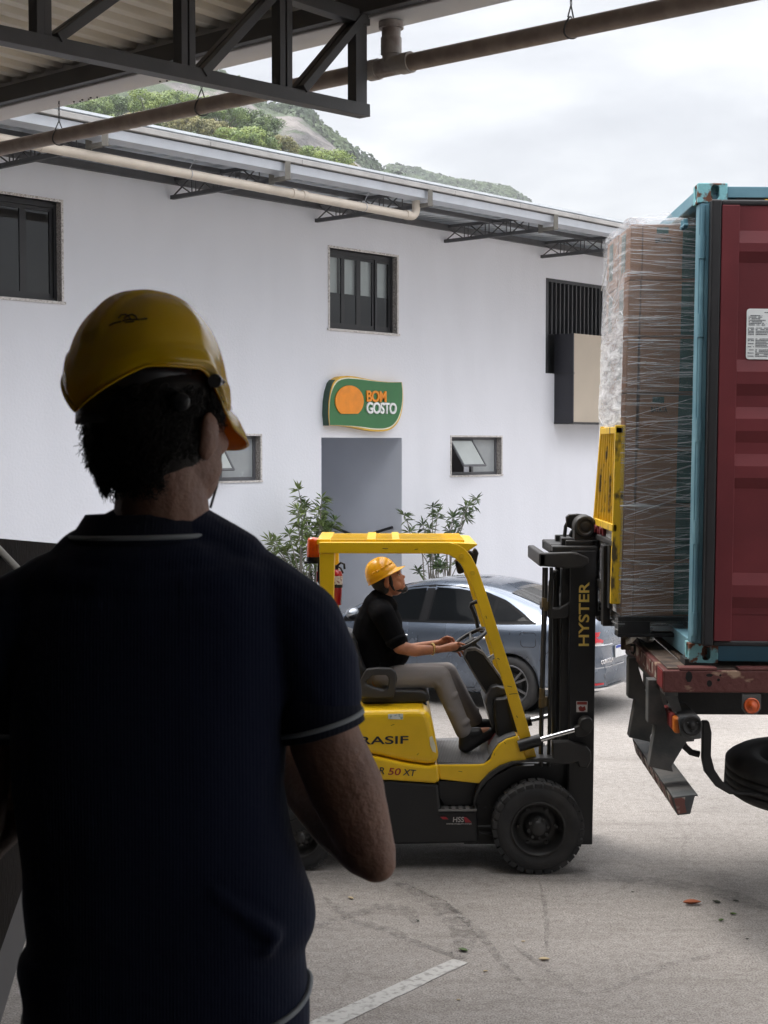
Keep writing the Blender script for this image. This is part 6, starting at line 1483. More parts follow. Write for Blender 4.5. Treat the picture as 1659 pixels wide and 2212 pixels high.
# side marker lamp
q = MB(); c = TM @ Vector((T_(*Zt(1512, 865))[0], .0, T_(*Zt(1512, 865))[1])); q.prism([c+Vector((a, .0, b)) for a, b in ((-.060, .07), (.060, .07), (.060, -.02), (.035, -.055), (-.035, -.055), (-.060, -.02))], (0, .012, 0)); mk = q.build('marker_lamp_plate', m_tgrey, TR)
q = MB(); q.lathe(c, (0, -1, 0), [(0, .050), (.010, .050), (.014, .042), (.010, .038), (.013, .033), (.015, .018), (.019, .015), (.020, .001)], 36); q.build('marker_lamp', mat('marker_amber', (.55, .085, .012), .3, var=.15, scale=25, coat=.3), mk)
q = MB(); tb(q, (T_(*Zt(1440, 0))[0], .02, -.03), (T_(*Zt(1590, 0))[0], .035, .0)); q.build('marker_bracket', m_tgrey, mk)
# mud flaps, hangers and the spare wheel
for y_, xa_ in ((.02, 500), (.9, 560)):
    q = MB(); tpoly(q, [(640, 690), (728, 720), (728, 1112), (655, 1110), (640, 1060)], .12+y_, .16+y_)
q = MB(); tb(q, (.02, 1.72, T_(*Zt(0, 800))[1]), (.10, 1.86, .0)); q.build('light_board', m_tblk, TR)
q = MB(); c = TM @ Vector((-.01, 1.80, T_(*Zt(0, 650))[1]+.06)); q.box((c.x-.03, c.y-.05, c.z-.08), (c.x, c.y+.05, c.z+.08)); q.build('amber_lamp', mat('marker_amber', (.8, .14, .02), .25), TR, bevel=.01)
q = MB(); tpoly(q, [(1165, 1105), (1225, 1105), (1250, 1210), (1245, 1430), (1280, 1560), (1360, 1680), (1480, 1770), (1700, 1790), (1900, 1790), (1900, 1815), (1640, 1808), (1420, 1795), (1290, 1720), (1190, 1590), (1165, 1470)], .35, .42); q.build('spare_carrier', m_tblk, TR, bevel=.008)
q = MB(); pts = [(985, 1300), (1020, 1370), (1080, 1425), (1160, 1445)]
q.tube([TM @ Vector((T_(*Zt(x, y))[0], .45, T_(*Zt(x, y))[1])) for x, y in pts], .022, 8); q.build('air_pipe', m_tblk, TR)
# spare wheel lying flat in the carrier, slightly tilted
cx_, cz_ = T_(*Zt(1930, 1480)); sw = thing_part('spare_wheel', TR); c = TM @ Vector((cx_+.19, .72, cz_-.17)); ax = Vector((.02, -.12, 1)).normalized(); rr = .50; hh = .27
q = MB(); q.lathe(c-ax*hh/2, ax, [(0, rr*.55), (-.01, rr*.7), (.0, rr*.88), (.03, rr*.97), (.045, rr), (.075, rr), (.078, rr*.97), (.088, rr*.97), (.091, rr), (.125, rr), (.128, rr*.97), (.138, rr*.97), (.141, rr), (.175, rr), (.178, rr*.97), (.188, rr*.97), (.191, rr), (.225, rr), (.24, rr*.97), (.27, rr*.88), (.28, rr*.7), (.27, rr*.55)], 64, closed=True); q.build('tyre', m_rub, sw)
q = MB(); q.lathe(c-ax*hh/2, ax, [(.02, rr*.56), (.06, rr*.5), (.12, rr*.45), (.13, rr*.2), (.18, rr*.18), (.18, .001)], 40); q.build('rim', m_tblk, sw)
# rear road wheels of the trailer, further right under the bed
for xw in (6.2,):
    for yw in (.12, TW-.37):
        wo = thing_part('road_wheel', TR); c = TM @ Vector((xw, yw, 0)); c.z = .50
        q = MB(); q.lathe(c, (0, 1, 0), [(0, .3), (0, .45), (.02, .49), (.05, .5), (.2, .5), (.23, .49), (.25, .45), (.25, .3)], 48, closed=True); q.build('tyre', m_rub, wo)
        q = MB(); q.lathe(c, (0, 1, 0), [(.02, .30), (.08, .2), (.05, .1), (.05, .001)], 30); q.build('rim', m_tblk, wo)
q = MB(); tb(q, (7.6, .35, -1.38), (7.75, .5, zb_+.02)); q.build('landing_leg', m_tblk, TR)
# rusty bracket plate and hook at the far end with a scrap of white film
q = MB(); a_ = W(*Zt(340, 205), 10.98); b_ = W(*Zt(420, 365), 10.98); q.box((a_.x, 10.98, b_.z), (b_.x, 11.03, a_.z)); q.build('rusty_end_plate', mat('rust_plate', (.07, .045, .028), .8, col2=(.25, .19, .12), scale=11, bump=.4), TR, bevel=.004)
q = MB(); q.tube([W(*Zt(x, y), 10.6) for x, y in ((418, 322), (455, 322), (458, 370), (445, 400), (425, 385))], .009, 8); q.build('hook', m_tblk, TR)
q = MB(); rg = random.Random(8)
fz = thing('film_scrap', 'crumpled scrap of white stretch film caught on the far corner of the trailer bed', 'plastic film', W(*Zt(500, 230), 10.7))
pts = [(400, 270), (410, 235), (440, 215), (480, 200), (530, 205), (560, 225), (590, 250), (610, 240)]
P_ = [W(*Zt(x, y), 10.9-.06*i) for i, (x, y) in enumerate(pts)]; rows = []
for j in range(7):
    rows.append([p+Vector((rg.uniform(-.02, .02), rg.uniform(-.06, .06), (j-3)*.012+rg.uniform(-.018, .018))) for p in P_])
q.grid(rows, True); o = q.build('film', mat('white_film', (.75, .74, .72), .25, bump=.6, bscale=60), fz, solid=.003)

# ------------------------------------------------------------------ pallet, cartons, stretch film
YP0, YP1 = 10.47, 11.53
m_card = mat('carton_board', (.34, .165, .08), .75, var=.08, scale=3, bump=.08, bscale=60); m_card2 = mat('carton_green_print', (.02, .085, .065), .6, var=.2, scale=6)
xl0, zl0 = W(1341, 1330, YP0).x, W(1341, 1332, YP0).z; xl1, zl1 = W(1362, 480, YP0).x, W(1362, 480, YP0).z
LEAN = (xl1-xl0)/(zl1-zl0)
PM = Matrix.Translation((xl0, YP0, zl0)) @ Matrix.Shear if False else None
def PPt(x, y, z): return Vector((xl0+x+LEAN*z, YP0+y, zl0+z))
PH = zl1-zl0; PWX = 1.15; PDY = YP1-YP0
pal = thing('pallet', 'black plastic pallet resting on the forks under the wrapped cartons', 'pallet', PPt(.5, .5, -.14))
q = MB(); pz0 = W(1341, 1352, YP0).z-zl0
def pbox(q, a, b):
    c = [(x, y, z) for z in (a[2], b[2]) for x, y in ((a[0], a[1]), (b[0], a[1]), (b[0], b[1]), (a[0], b[1]))]
    return q.add([PPt(*p) for p in c], [(0,3,2,1),(4,5,6,7),(0,1,5,4),(1,2,6,5),(2,3,7,6),(3,0,4,7)])
m_pal = mat('black_pallet_plastic', (.012, .012, .013), .55, var=.3)
pbox(q, (-.02, -.02, -.03), (PWX, PDY+.02, 0)); 
for x in (-.02, .5, PWX-.22): pbox(q, (x, -.02, -.115), (x+.22, .14, -.03)); pbox(q, (x, PDY-.14, -.115), (x+.22, PDY+.02, -.03)); pbox(q, (x, PDY/2-.07, -.115), (x+.22, PDY/2+.07, -.03))
pbox(q, (-.02, -.02, -.14), (PWX, .14, -.115)); pbox(q, (-.02, PDY-.14, -.14), (PWX, PDY+.02, -.115)); q.build('pallet_frame', m_pal, pal, bevel=.004)
LAY = 7; hL = (PH-.01)/LAY; rg = random.Random(12)
lay_w = ['lowest layer', 'second layer from the bottom', 'third layer', 'middle layer', 'fifth layer', 'layer below the top', 'top layer']
xsplit = .083
for L in range(LAY):
    z0 = L*hL+.003; z1 = z0+hL-.006
    rowsX = [(0, xsplit-.004, 'narrow end carton'), (xsplit+.004, .60, 'printed front carton'), (.608, PWX-.01, 'green-printed carton by the container post')]
    for xi, (xa, xb, kd) in enumerate(rowsX):
        for yi, (ya, yb) in enumerate(((.0, PDY/2-.004), (PDY/2+.004, PDY))):
            if yi == 1 and xi > 0: continue
            jx, jy = rg.uniform(-.006, .006), rg.uniform(0, .012)
            nm = '%s in the %s of the pallet, %s' % (kd.replace(' by the container post', ''), lay_w[L].replace(' from the bottom', ''), 'near side' if yi == 0 else 'far side')
            t_ = thing('carton', nm, 'carton', PPt((xa+xb)/2, (ya+yb)/2, z0), 'cartons stacked on the pallet')
            q = MB(); pbox(q, (xa+jx, ya+jy, z0), (xb+jx, yb-.004+jy*0, z1)); q.build('board', m_card if xi < 2 else m_card2, t_, bevel=.006)
            q = MB(); 
            if xi == 1 and yi == 0:
                pbox(q, (.36, ya+jy-.001, z0+.01), (xb+jx-.004, ya+jy, z1-.01)); q.build('green_print', m_card2, t_)
                if L in (6, 3): 
                    o_ = text_mesh('print', 'BATATA', .048, mat('print_dark_green', (.02, .035, .025), .6), t_, PPt(xa+.085, jy-.002, z0+hL*.66), (1, 0, 0), (0, 0, 1), .0008, bold=.0012, stretch=.62)
                    q = MB(); pbox(q, (xa+.095, jy-.0015, z0+hL*.82), (xa+.175, jy-.0002, z0+hL*.93)); q.build('print_mark', m_card2, t_)
            if xi == 0:
                pbox(q, (xa+jx-.001, ya+.22, z0+.08), (xa+jx, ya+.40, z1-.03)); q.build('green_print', m_card2, t_)
# stretch film: an outer skin with fine folds, glossy streaks as real raised ropes
def film_mat():
    m = bpy.data.materials.new('stretch_film'); m.use_nodes = True; t = m.node_tree; t.nodes.clear()
    o = nn(t, 'ShaderNodeOutputMaterial'); mx = nn(t, 'ShaderNodeMixShader'); tr = nn(t, 'ShaderNodeBsdfTransparent'); tr.inputs[0].default_value = (.93, .94, .95, 1)
    gl = nn(t, 'ShaderNodeBsdfGlossy'); gl.inputs['Roughness'].default_value = .16; gl.inputs[0].default_value = (1, 1, 1, 1); df = nn(t, 'ShaderNodeBsdfDiffuse'); df.inputs[0].default_value = (.85, .86, .88, 1)
    m2 = nn(t, 'ShaderNodeMixShader'); m2.inputs[0].default_value = .30
    tc = nn(t, 'ShaderNodeTexCoord')
    def stre(sc, rot, scale, det=6):
        mp = nn(t, 'ShaderNodeMapping'); mp.inputs['Scale'].default_value = sc; mp.inputs['Rotation'].default_value = rot
        n = nn(t, 'ShaderNodeTexNoise'); n.inputs['Scale'].default_value = scale; n.inputs['Detail'].default_value = det; n.inputs['Roughness'].default_value = .7
        t.links.new(tc.outputs['Object'], mp.inputs[0]); t.links.new(mp.outputs[0], n.inputs[0]); return n.outputs[0]
    s1 = stre((.8, .8, 30), (0, R(5), R(0)), 2.2, 9); s2 = stre((.7, .7, 26), (R(8), R(-16), 0), 2.0, 9); s3 = stre((.6, .6, .8), (0, 0, 0), 3)
    mn = nn(t, 'ShaderNodeMath', operation='MAXIMUM'); t.links.new(s1, mn.inputs[0]); t.links.new(s2, mn.inputs[1])
    mr = nn(t, 'ShaderNodeMapRange'); mr.inputs['From Min'].default_value = .56; mr.inputs['From Max'].default_value = .68; mr.inputs['To Min'].default_value = .09; mr.inputs['To Max'].default_value = .82
    t.links.new(mn.outputs[0], mr.inputs['Value'])
    ml = nn(t, 'ShaderNodeMath', operation='MULTIPLY'); r3 = nn(t, 'ShaderNodeMapRange'); r3.inputs['From Min'].default_value = .35; r3.inputs['From Max'].default_value = .6; r3.inputs['To Min'].default_value = .55; r3.inputs['To Max'].default_value = 1.15
    t.links.new(s3, r3.inputs['Value']); t.links.new(mr.outputs[0], ml.inputs[0]); t.links.new(r3.outputs[0], ml.inputs[1])
    bp = nn(t, 'ShaderNodeBump'); bp.inputs['Strength'].default_value = .9; bp.inputs['Distance'].default_value = .012; t.links.new(mn.outputs[0], bp.inputs['Height'])
    for n_ in (gl, df): t.links.new(bp.outputs[0], n_.inputs['Normal'])
    t.links.new(ml.outputs[0], mx.inputs[0]); t.links.new(df.outputs[0], m2.inputs[1]); t.links.new(gl.outputs[0], m2.inputs[2])
    t.links.new(tr.outputs[0], mx.inputs[1]); t.links.new(m2.outputs[0], mx.inputs[2]); t.links.new(mx.outputs[0], o.inputs[0]); return m
FM = film_mat()
fw = thing('stretch_film', 'clear stretch film wound in streaky layers round the tall stack of cartons', 'plastic film', PPt(.5, .5, 0))
def film(off, nz, seed, sag):
    rows = []; nh = 60; per = []
    cx0, cx1, cy0, cy1 = -off, PWX+off, -off, PDY+off
    for i in range(41): per.append((cx0+(cx1-cx0)*i/40, cy0))
    for i in range(1, 33): per.append((cx1, cy0+(cy1-cy0)*i/32))
    for i in range(1, 41): per.append((cx1-(cx1-cx0)*i/40, cy1))
    for i in range(1, 33): per.append((cx0, cy1-(cy1-cy0)*i/32))
    for j in range(nh+1):
        z = -.10+(PH+.16)*j/nh; row = []
        for x, y in per:
            k = noise.noise(Vector((x*3+seed, y*3, z*9)))*.5+noise.noise(Vector((x*9, y*9+seed, z*26)))*.3
            ox = -1 if x <= cx0+1e-6 else (1 if x >= cx1-1e-6 else 0); oy = -1 if y <= cy0+1e-6 else (1 if y >= cy1-1e-6 else 0)
            a = nz*k; 
            # the film balloons off the far left corner and closes over the top
            bal = .02*max(0, noise.noise(Vector((seed, y*2.2, z*1.3)))) if ox < 0 else 0
            t_ = max(0, (z-PH)/.06); 
            X = x+ox*(abs(a)+bal)-(x-PWX/2)*.22*t_*t_; Y = y+oy*abs(a)-(y-PDY/2)*.22*t_*t_
            zz_ = z if z < PH else PH+.02+.03*math.sin(min(1, t_)*1.5)+nz*k
            row.append(PPt(X, Y, zz_))
        rows.append(row)
    mb = MB().grid(rows, True); return mb
film(.007, .016, 2.0, 0).build('film_layer', FM, fw, recalc=False)
film(.016, .022, 7.3, 0).build('film_layer', FM, fw, recalc=False)
# added bunched film over the end face, its white standing in for sky light
def film_skylit():
    m = bpy.data.materials.new('skylit_white_film'); m.use_nodes = True; t = m.node_tree; b = t.nodes['Principled BSDF']
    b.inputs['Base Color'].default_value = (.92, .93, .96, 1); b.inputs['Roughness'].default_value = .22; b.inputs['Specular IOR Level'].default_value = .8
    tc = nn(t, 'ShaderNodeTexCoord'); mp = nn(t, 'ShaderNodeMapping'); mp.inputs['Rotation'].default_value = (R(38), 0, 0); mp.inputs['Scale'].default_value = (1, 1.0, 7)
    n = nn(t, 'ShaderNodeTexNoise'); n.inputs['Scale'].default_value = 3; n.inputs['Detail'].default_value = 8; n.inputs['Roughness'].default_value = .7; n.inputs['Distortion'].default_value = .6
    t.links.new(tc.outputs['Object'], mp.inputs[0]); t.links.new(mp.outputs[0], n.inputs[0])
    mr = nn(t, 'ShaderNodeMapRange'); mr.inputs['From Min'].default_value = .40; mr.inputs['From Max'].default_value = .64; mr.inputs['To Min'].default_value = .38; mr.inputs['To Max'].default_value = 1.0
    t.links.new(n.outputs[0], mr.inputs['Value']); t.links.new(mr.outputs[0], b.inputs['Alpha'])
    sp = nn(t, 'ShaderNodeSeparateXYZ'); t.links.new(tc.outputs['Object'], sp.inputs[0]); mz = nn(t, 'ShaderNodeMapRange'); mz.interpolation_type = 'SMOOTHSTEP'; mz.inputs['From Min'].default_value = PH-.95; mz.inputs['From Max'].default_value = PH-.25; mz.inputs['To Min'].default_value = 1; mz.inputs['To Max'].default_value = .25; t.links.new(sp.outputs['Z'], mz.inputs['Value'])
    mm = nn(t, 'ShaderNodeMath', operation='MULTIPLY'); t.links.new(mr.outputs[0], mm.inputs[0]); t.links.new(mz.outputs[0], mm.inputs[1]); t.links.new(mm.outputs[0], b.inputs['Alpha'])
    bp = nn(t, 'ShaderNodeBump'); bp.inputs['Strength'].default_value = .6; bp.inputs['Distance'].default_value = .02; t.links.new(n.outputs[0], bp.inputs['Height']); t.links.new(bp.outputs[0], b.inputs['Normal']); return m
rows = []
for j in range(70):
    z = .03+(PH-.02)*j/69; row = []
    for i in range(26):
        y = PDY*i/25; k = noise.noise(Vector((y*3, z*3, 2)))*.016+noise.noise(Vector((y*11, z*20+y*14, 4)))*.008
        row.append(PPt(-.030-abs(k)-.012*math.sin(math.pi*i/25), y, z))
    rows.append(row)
MB().grid(rows, True).build('bunched_film', film_skylit(), fw, recalc=False)  # sky brightness painted into this extra layer
q = MB(); rows = []
for i in range(25):
    row = []
    for j in range(25):
        x, y = PWX*i/24, PDY*j/24; e = min(i, 24-i, j, 24-j)/4
        row.append(PPt(x, y, PH+.02+.05*min(1, e)*(.4+abs(noise.noise(Vector((x*4, y*4, 1)))))+.02*noise.noise(Vector((x*14, y*14, 5)))+(.05 if (i < 8 and j > 8) else 0)*min(1, e)))
    rows.append(row)
q.grid(rows, True); q.build('film_top', FM, fw, recalc=False)
# taut ropes of bunched film
q = MB(); rg = random.Random(77)
def taut(x0, y0, z0, x1, y1, z1, r_): q.tube([PPt(x0, y0, z0), PPt((x0+x1)/2, (y0+y1)/2, (z0+z1)/2+rg.uniform(-.004, .004)), PPt(x1, y1, z1)], r_, 4, False)
for k in range(240):
    z = rg.uniform(.0, PH); g_ = rg.choice((-.18, -.03, .0, .05, .12, .25, .32)) if z < PH*.75 else rg.choice((-.12, -.1, -.05, .02))
    x0 = rg.uniform(0, .55) if rg.random() < .5 else 0; L_ = rg.uniform(.12, .7); x1 = min(PWX, x0+L_)
    z1 = z+g_*(x1-x0)+rg.uniform(-.02, .02)
    if 0 < z1 < PH: taut(x0, -.030-rg.random()*.008, z, x1, -.030-rg.random()*.008, z1, rg.uniform(.0004, .0011))
for k in range(90):
    z = rg.uniform(.3, PH-.05); y0 = rg.uniform(0, PDY*.8); L_ = rg.uniform(.08, .4); g_ = rg.choice((-.6, -.4, -.2, .3, -.8))
    y1 = min(PDY, y0+L_); z1 = z+g_*(y1-y0)
    if 0 < z1 < PH: taut(-.034-.006*rg.random(), y0, z, -.034-.006*rg.random(), y1, z1, rg.uniform(.0008, .003))
q.build('film_ropes', mat('bunched_film', (.72, .73, .76), .2, spec=.8), fw)

# ------------------------------------------------------------------ the dark vehicle body at the left edge
m_vp = mat('dark_brown_panel', (.006, .004, .0035), .8, spec=.1, var=.5, scale=14, bump=.5, bscale=30); m_vr = mat('grey_chassis_rail', (.075, .075, .08), .6, var=.2)
a0 = W(-260, 1141, 4.4); 
def LP(px, py, Y): return W(px, py, Y)
A_t, B_t = W(-60, 1158, 4.6), W(240, 1184, 9.5); A_b, B_b = W(-60, 2225, 4.6), W(240, 1380, 9.5)
LV = thing('utility_truck', 'dark truck body with a grey lower rail at the left edge behind the man', 'truck', (A_b.x, 6, 0))
q = MB(); bk_ = Vector((-.9, -.08, 0)); q.prism([A_t, B_t, B_b, A_b], bk_); q.build('side_panel', m_vp, LV)
q = MB()
for k, (Y0_, Y1_) in enumerate(((0, 1),)):
    A_r, B_r = W(-60, 2412, 4.6), W(240, 1418, 9.5); q.prism([A_b, B_b, B_r, A_r], Vector((-.12, 0, 0))); 
q.build('lower_rail', m_vr, LV)
q = MB(); q.tube([W(-20, 1168, 5.0), W(36, 1226, 5.3), W(90, 1290, 5.6)], .012, 10); q.build('stay_rod', mat('pale_stay', (.4, .4, .38), .5), LV)
for Y in (8.6,):
    wo = thing_part('wheel', LV); c = Vector((A_b.x-.35+.0, 6.9, .42)); 
q = MB(); c = Vector((W(30, 2000, 7.8).x-.25, 7.8, .42)); q.lathe(c, (-1, 0, 0), [(0, .24), (0, .38), (.03, .42), (.18, .42), (.21, .38), (.21, .24)], 36, closed=True); q.build('tyre', m_rub, wo); q = MB(); q.lathe(c, (-1, 0, 0), [(.02, .24), (.08, .1), (.08, .001)], 24); q.build('rim', m_tblk, wo)
q = MB(); q.box((c.x-1.2, 4.7, .75), (c.x-.2, 9.3, .9)); q.build('chassis', m_vr, LV)
# ------------------------------------------------------------------ the man on the dock, seen from behind
YM = 2.2
def Q(x, y, dy=0.0): return W(x, y, YM+dy) if abs(dy) < 1e-9 else (W(x, y, YM)+Vector((0, dy, 0)))
MAN = thing('person', 'man seen from behind in a dark navy polo shirt and yellow hard hat, elbows bent', 'person', (Q(350, 2200).x, YM, 1.42))
m_skin2 = mat('man_skin', (.22, .115, .082), .55, col2=(.27, .145, .10), scale=16, bump=.3, bscale=110); m_skin2.node_tree.nodes['Principled BSDF'].inputs['Subsurface Weight'].default_value = .05
def knit_mat(name, col, rib=420):
    m = bpy.data.materials.new(name); m.use_nodes = True; t = m.node_tree; b = t.nodes['Principled BSDF']
    b.inputs['Base Color'].default_value = (*col, 1); b.inputs['Roughness'].default_value = .9; b.inputs['Sheen Weight'].default_value = .08; b.inputs['Specular IOR Level'].default_value = .15
    tc = nn(t, 'ShaderNodeTexCoord'); wv = nn(t, 'ShaderNodeTexWave'); wv.wave_type = 'BANDS'; wv.bands_direction = 'X'; wv.inputs['Scale'].default_value = rib/6.28; wv.inputs['Distortion'].default_value = .4; wv.inputs['Detail'].default_value = 1
    n2 = nn(t, 'ShaderNodeTexNoise'); n2.inputs['Scale'].default_value = 9; n2.inputs['Detail'].default_value = 4
    b1 = nn(t, 'ShaderNodeBump'); b1.inputs['Strength'].default_value = .22; b1.inputs['Distance'].default_value = .0015; b2 = nn(t, 'ShaderNodeBump'); b2.inputs['Strength'].default_value = .35; b2.inputs['Distance'].default_value = .02
    t.links.new(tc.outputs['Object'], wv.inputs[0]); t.links.new(tc.outputs['Object'], n2.inputs[0])
    t.links.new(wv.outputs[1], b1.inputs['Height']); t.links.new(n2.outputs[0], b2.inputs['Height']); t.links.new(b2.outputs[0], b1.inputs['Normal']); t.links.new(b1.outputs[0], b.inputs['Normal']); return m
m_navy_k = knit_mat('navy_rib_knit', (.013, .018, .042)); m_pip = mat('grey_piping', (.30, .33, .36), .85)
m_hair2 = mat('black_curly_hair', (.008, .006, .005), .55, spec=.3)
HY = R(-38)                                  # he looks to the right of the camera axis
HM = Matrix.Rotation(HY, 3, 'Z')
HC = Q(350, 930)                             # centre of the head at ear height
def hh(x, y, z): return HC + HM @ Vector((x, y, z))          # +y is his face
bd = MB()
def he_(x, y, z, a, b, c, rx=0): bd.ell(hh(x, y, z), (a, b, c), HM @ Matrix.Rotation(R(rx), 3, 'X'), 28, 18)
he_(0, -.012, .045, .076, .092, .085); he_(0, .02, -.01, .070, .082, .075); he_(0, .045, -.065, .052, .050, .045); he_(0, .070, -.085, .028, .024, .022)
he_(0, .100, -.018, .013, .016, .018); he_(0, .096, .0, .009, .012, .025, 20); he_(0, .086, .028, .050, .018, .014); he_(0, .086, -.05, .025, .013, .008); he_(0, .083, -.06, .023, .013, .009)
for s in (-1, 1):
    he_(s*.036, .070, -.018, .022, .022, .018); he_(s*.050, .030, -.055, .018, .040, .030, 15)
    he_(s*.086, .006, -.010, .012, .020, .034, -12); he_(s*.093, .0, .006, .008, .016, .020, -12)
NK = Q(350, 1120)
bd.chain([hh(0, -.015, -.03), Q(349, 1060, -.005), NK+Vector((0, 0, -.02)), Q(348, 1190, .0)], [.064, .066, .073, .07])
# shoulders, trunk, arms
SHR, SHL = Q(650, 1345, .0), Q(5, 1345, .0)
ELR, ELL = Q(797, 1843, .010), Q(-70, 1835, .015)
bd.chain([Q(350, 1270), SHR], [.07, .045]); bd.chain([Q(350, 1270), SHL], [.07, .045])
for y, rx in ((1330, .15), (1420, .165), (1560, .16), (1700, .155), (1840, .155), (1980, .16), (2120, .165), (2260, .17)): bd.ell(Q(350, y, .0), (rx, .10, .09), None, 28, 14)
WRR, WRL = W(585, 1600, 2.46), Q(140, 1600, .27)
bd.chain([SHR, Q(690, 1480), Q(702, 1600), Q(748, 1705, .003), ELR], [.045, .046, .053, .056, .040])
bd.chain([ELR+Vector((-.004, .0, .004)), W(732, 1768, 2.29), W(655, 1690, 2.38), WRR], [.042, .049, .042, .027])
bd.chain([SHL, Q(-45, 1600, .0), Q(-62, 1720, .005), ELL], [.045, .052, .052, .042])
bd.chain([ELL, Q(-10, 1770, .09), Q(60, 1690, .17), WRL], [.044, .048, .040, .027])
bd.ell(Q(812, 1862, .0), (.030, .032, .030))
# hands meet in front of the chest
for s, wr, cx in ((1, WRR, 470), (-1, WRL, 260)):
    kn = Q(cx+60*s, 1515, .29); bd.chain([wr, kn], [.027, .036], 12); dx = -s
    for i in range(4):
        a = kn+Vector((dx*.02, .0, .035-i*.022)); bd.chain([a, a+Vector((dx*.038, .012, .0)), a+Vector((dx*.055, -.012, -.004)), a+Vector((dx*.045, -.030, -.006))], [.0105, .0098, .009, .0078], 8)
    bd.chain([wr+Vector((dx*.01, -.012, .03)), kn+Vector((dx*.01, -.035, .045)), kn+Vector((dx*.04, -.04, .04))], [.014, .012, .010], 8)
# legs down to the dock
for s in (-1, 1):
    hp_ = Q(350+s*130, 2330); bd.chain([hp_, Vector((hp_.x+s*.02, YM, 1.90)), Vector((hp_.x+s*.03, YM-.01, 1.50))], [.095, .062, .045])
body2 = organic(bd, 'body', m_skin2, MAN, .0055, 3, .4)
q = MB()
for s in (-1, 1): q.ell(hh(s*.033, .078, .004), (.013, .010, .010), HM)
q.build('eye', mat('eye_white', (.6, .58, .55), .2), MAN)
# polo shirt: rings read off his outline
ringt = [(1180, 205, 505, .085), (1205, 120, 560, .10), (1240, 75, 610, .115), (1300, 45, 640, .125), (1380, 28, 645, .13), (1480, 22, 638, .132), (1600, 24, 618, .132), (1700, 28, 612, .13), (1800, 42, 628, .13), (1880, 52, 654, .132), (1940, 51, 676, .134), (1985, 56, 683, .135), (2015, 60, 676, .134), (2035, 61, 664, .132), (2058, 44, 658, .133), (2085, 38, 660, .135), (2120, 46, 664, .135), (2150, 52, 667, .136), (2190, 54, 669, .137), (2235, 50, 668, .137), (2300, 48, 668, .137)]
sh = MB(); rings = []
for y, xl, xr, dpt in ringt:
    a, b = Q(xl, y), Q(xr, y); c = (a+b)/2; w_ = (b.x-a.x)/2; r_ = []
    for k in range(56):
        t = 2*math.pi*k/56; cx, cy = math.cos(t), math.sin(t); e_ = .80
        r_.append(Vector((c.x+w_*math.copysign(abs(cx)**e_, cx), c.y+dpt*math.copysign(abs(cy)**e_, cy)+.01, c.z)))
    rings.append(r_)
sh.loft(rings)
for s, S_, E_ in ((1, SHR, ELR), (-1, SHL, ELL)):
    hem = Q(688, 1500, .0) if s > 0 else Q(-38, 1500, .0)
    sh.chain([Q(345+s*70, 1225, .0), Q(345+s*200, 1285, .0), S_+Vector((-s*.010, 0, -.008)), S_.lerp(hem, .6), hem], [.060, .068, .073, .070, .064])
sh.ell(Q(330, 1215, .0), (.150, .112, .055)); sh.ell(Q(338, 1190, .005), (.108, .100, .05)); sh.ell(Q(330, 1250, .0), (.20, .118, .06)); sh.chain([Q(350, 1170, .0), Q(350+140, 1232, 0)], [.075, .065]); sh.chain([Q(350, 1170, .0), Q(350-150, 1232, 0)], [.075, .065])
# soft folds
rg = random.Random(2)
for (x0, y0, x1, y1, r_) in ((480, 1880, 600, 1975, .014), (440, 1960, 590, 2005, .010)):
    sh.chain([Q(x0, y0, -.112), Q(x1, y1, -.098)], [r_*.7, r_], 10)
shirt2 = organic(sh, 'polo_shirt', m_navy_k, MAN, .0058, 7, .5)
def around(y_l, y_r, xl, xr, dpt, zmid=0, n=60, e_=.80, off=.002):
    a, b = Q(xl, y_l), Q(xr, y_r); c = (a+b)/2; w_ = (b.x-a.x)/2+off; out = []
    for k in range(n+1):
        t = 2*math.pi*k/n; cx, cy = math.cos(t), math.sin(t); x = c.x+w_*math.copysign(abs(cx)**e_, cx)
        out.append(Vector((x, c.y+.01+(dpt+off)*math.copysign(abs(cy)**e_, cy), c.z+(b.z-a.z)/2*cx+zmid*(-cy if cy < 0 else 0))))
    return out
# hem stripe: low at the back, rising at the right side
q = MB(); q.tube(around(2185, 2128, 56, 668, .137, -.030, off=.001), .0042, 8, False); q.build('hem_stripe', m_pip, shirt2)
# collar with its stripe
def ringc(c, ax, rx, ry, n=48):
    ax = ax.normalized(); u = Vector((1, 0, 0)); v = ax.cross(u).normalized(); u = v.cross(ax); return [c+u*rx*math.cos(2*math.pi*k/n)+v*ry*math.sin(2*math.pi*k/n) for k in range(n)]
q = MB(); cax = Vector((-.02, .02, 1)); up_ = cax.normalized()
c1 = Q(330, 1108, .005); 
def crg(px_l, px_r, y, ry): a, b = Q(px_l, y), Q(px_r, y); c = (a+b)/2+Vector((0, .012, 0)); return ringc(c, cax, (b.x-a.x)/2, ry)
q.loft([crg(200, 446, 1122, .072), crg(192, 448, 1110, .078), crg(182, 456, 1110, .084), crg(168, 468, 1132, .094), crg(148, 482, 1160, .104), crg(140, 490, 1172, .108), crg(156, 476, 1176, .100)], True, False)
q.loft([crg(200, 446, 1122, .072), crg(205, 444, 1150, .068)], True, False)
col_ = q.build('collar', knit_mat('collar_knit', (.014, .017, .032), 400), shirt2, solid=.002)
q = MB(); r_ = crg(149, 481, 1157, .1055); r_ = r_+[r_[0]]; q.tube([p+Vector((0, 0, .0)) for p in r_], .0036, 8, False); q.build('collar_stripe', m_pip, col_)
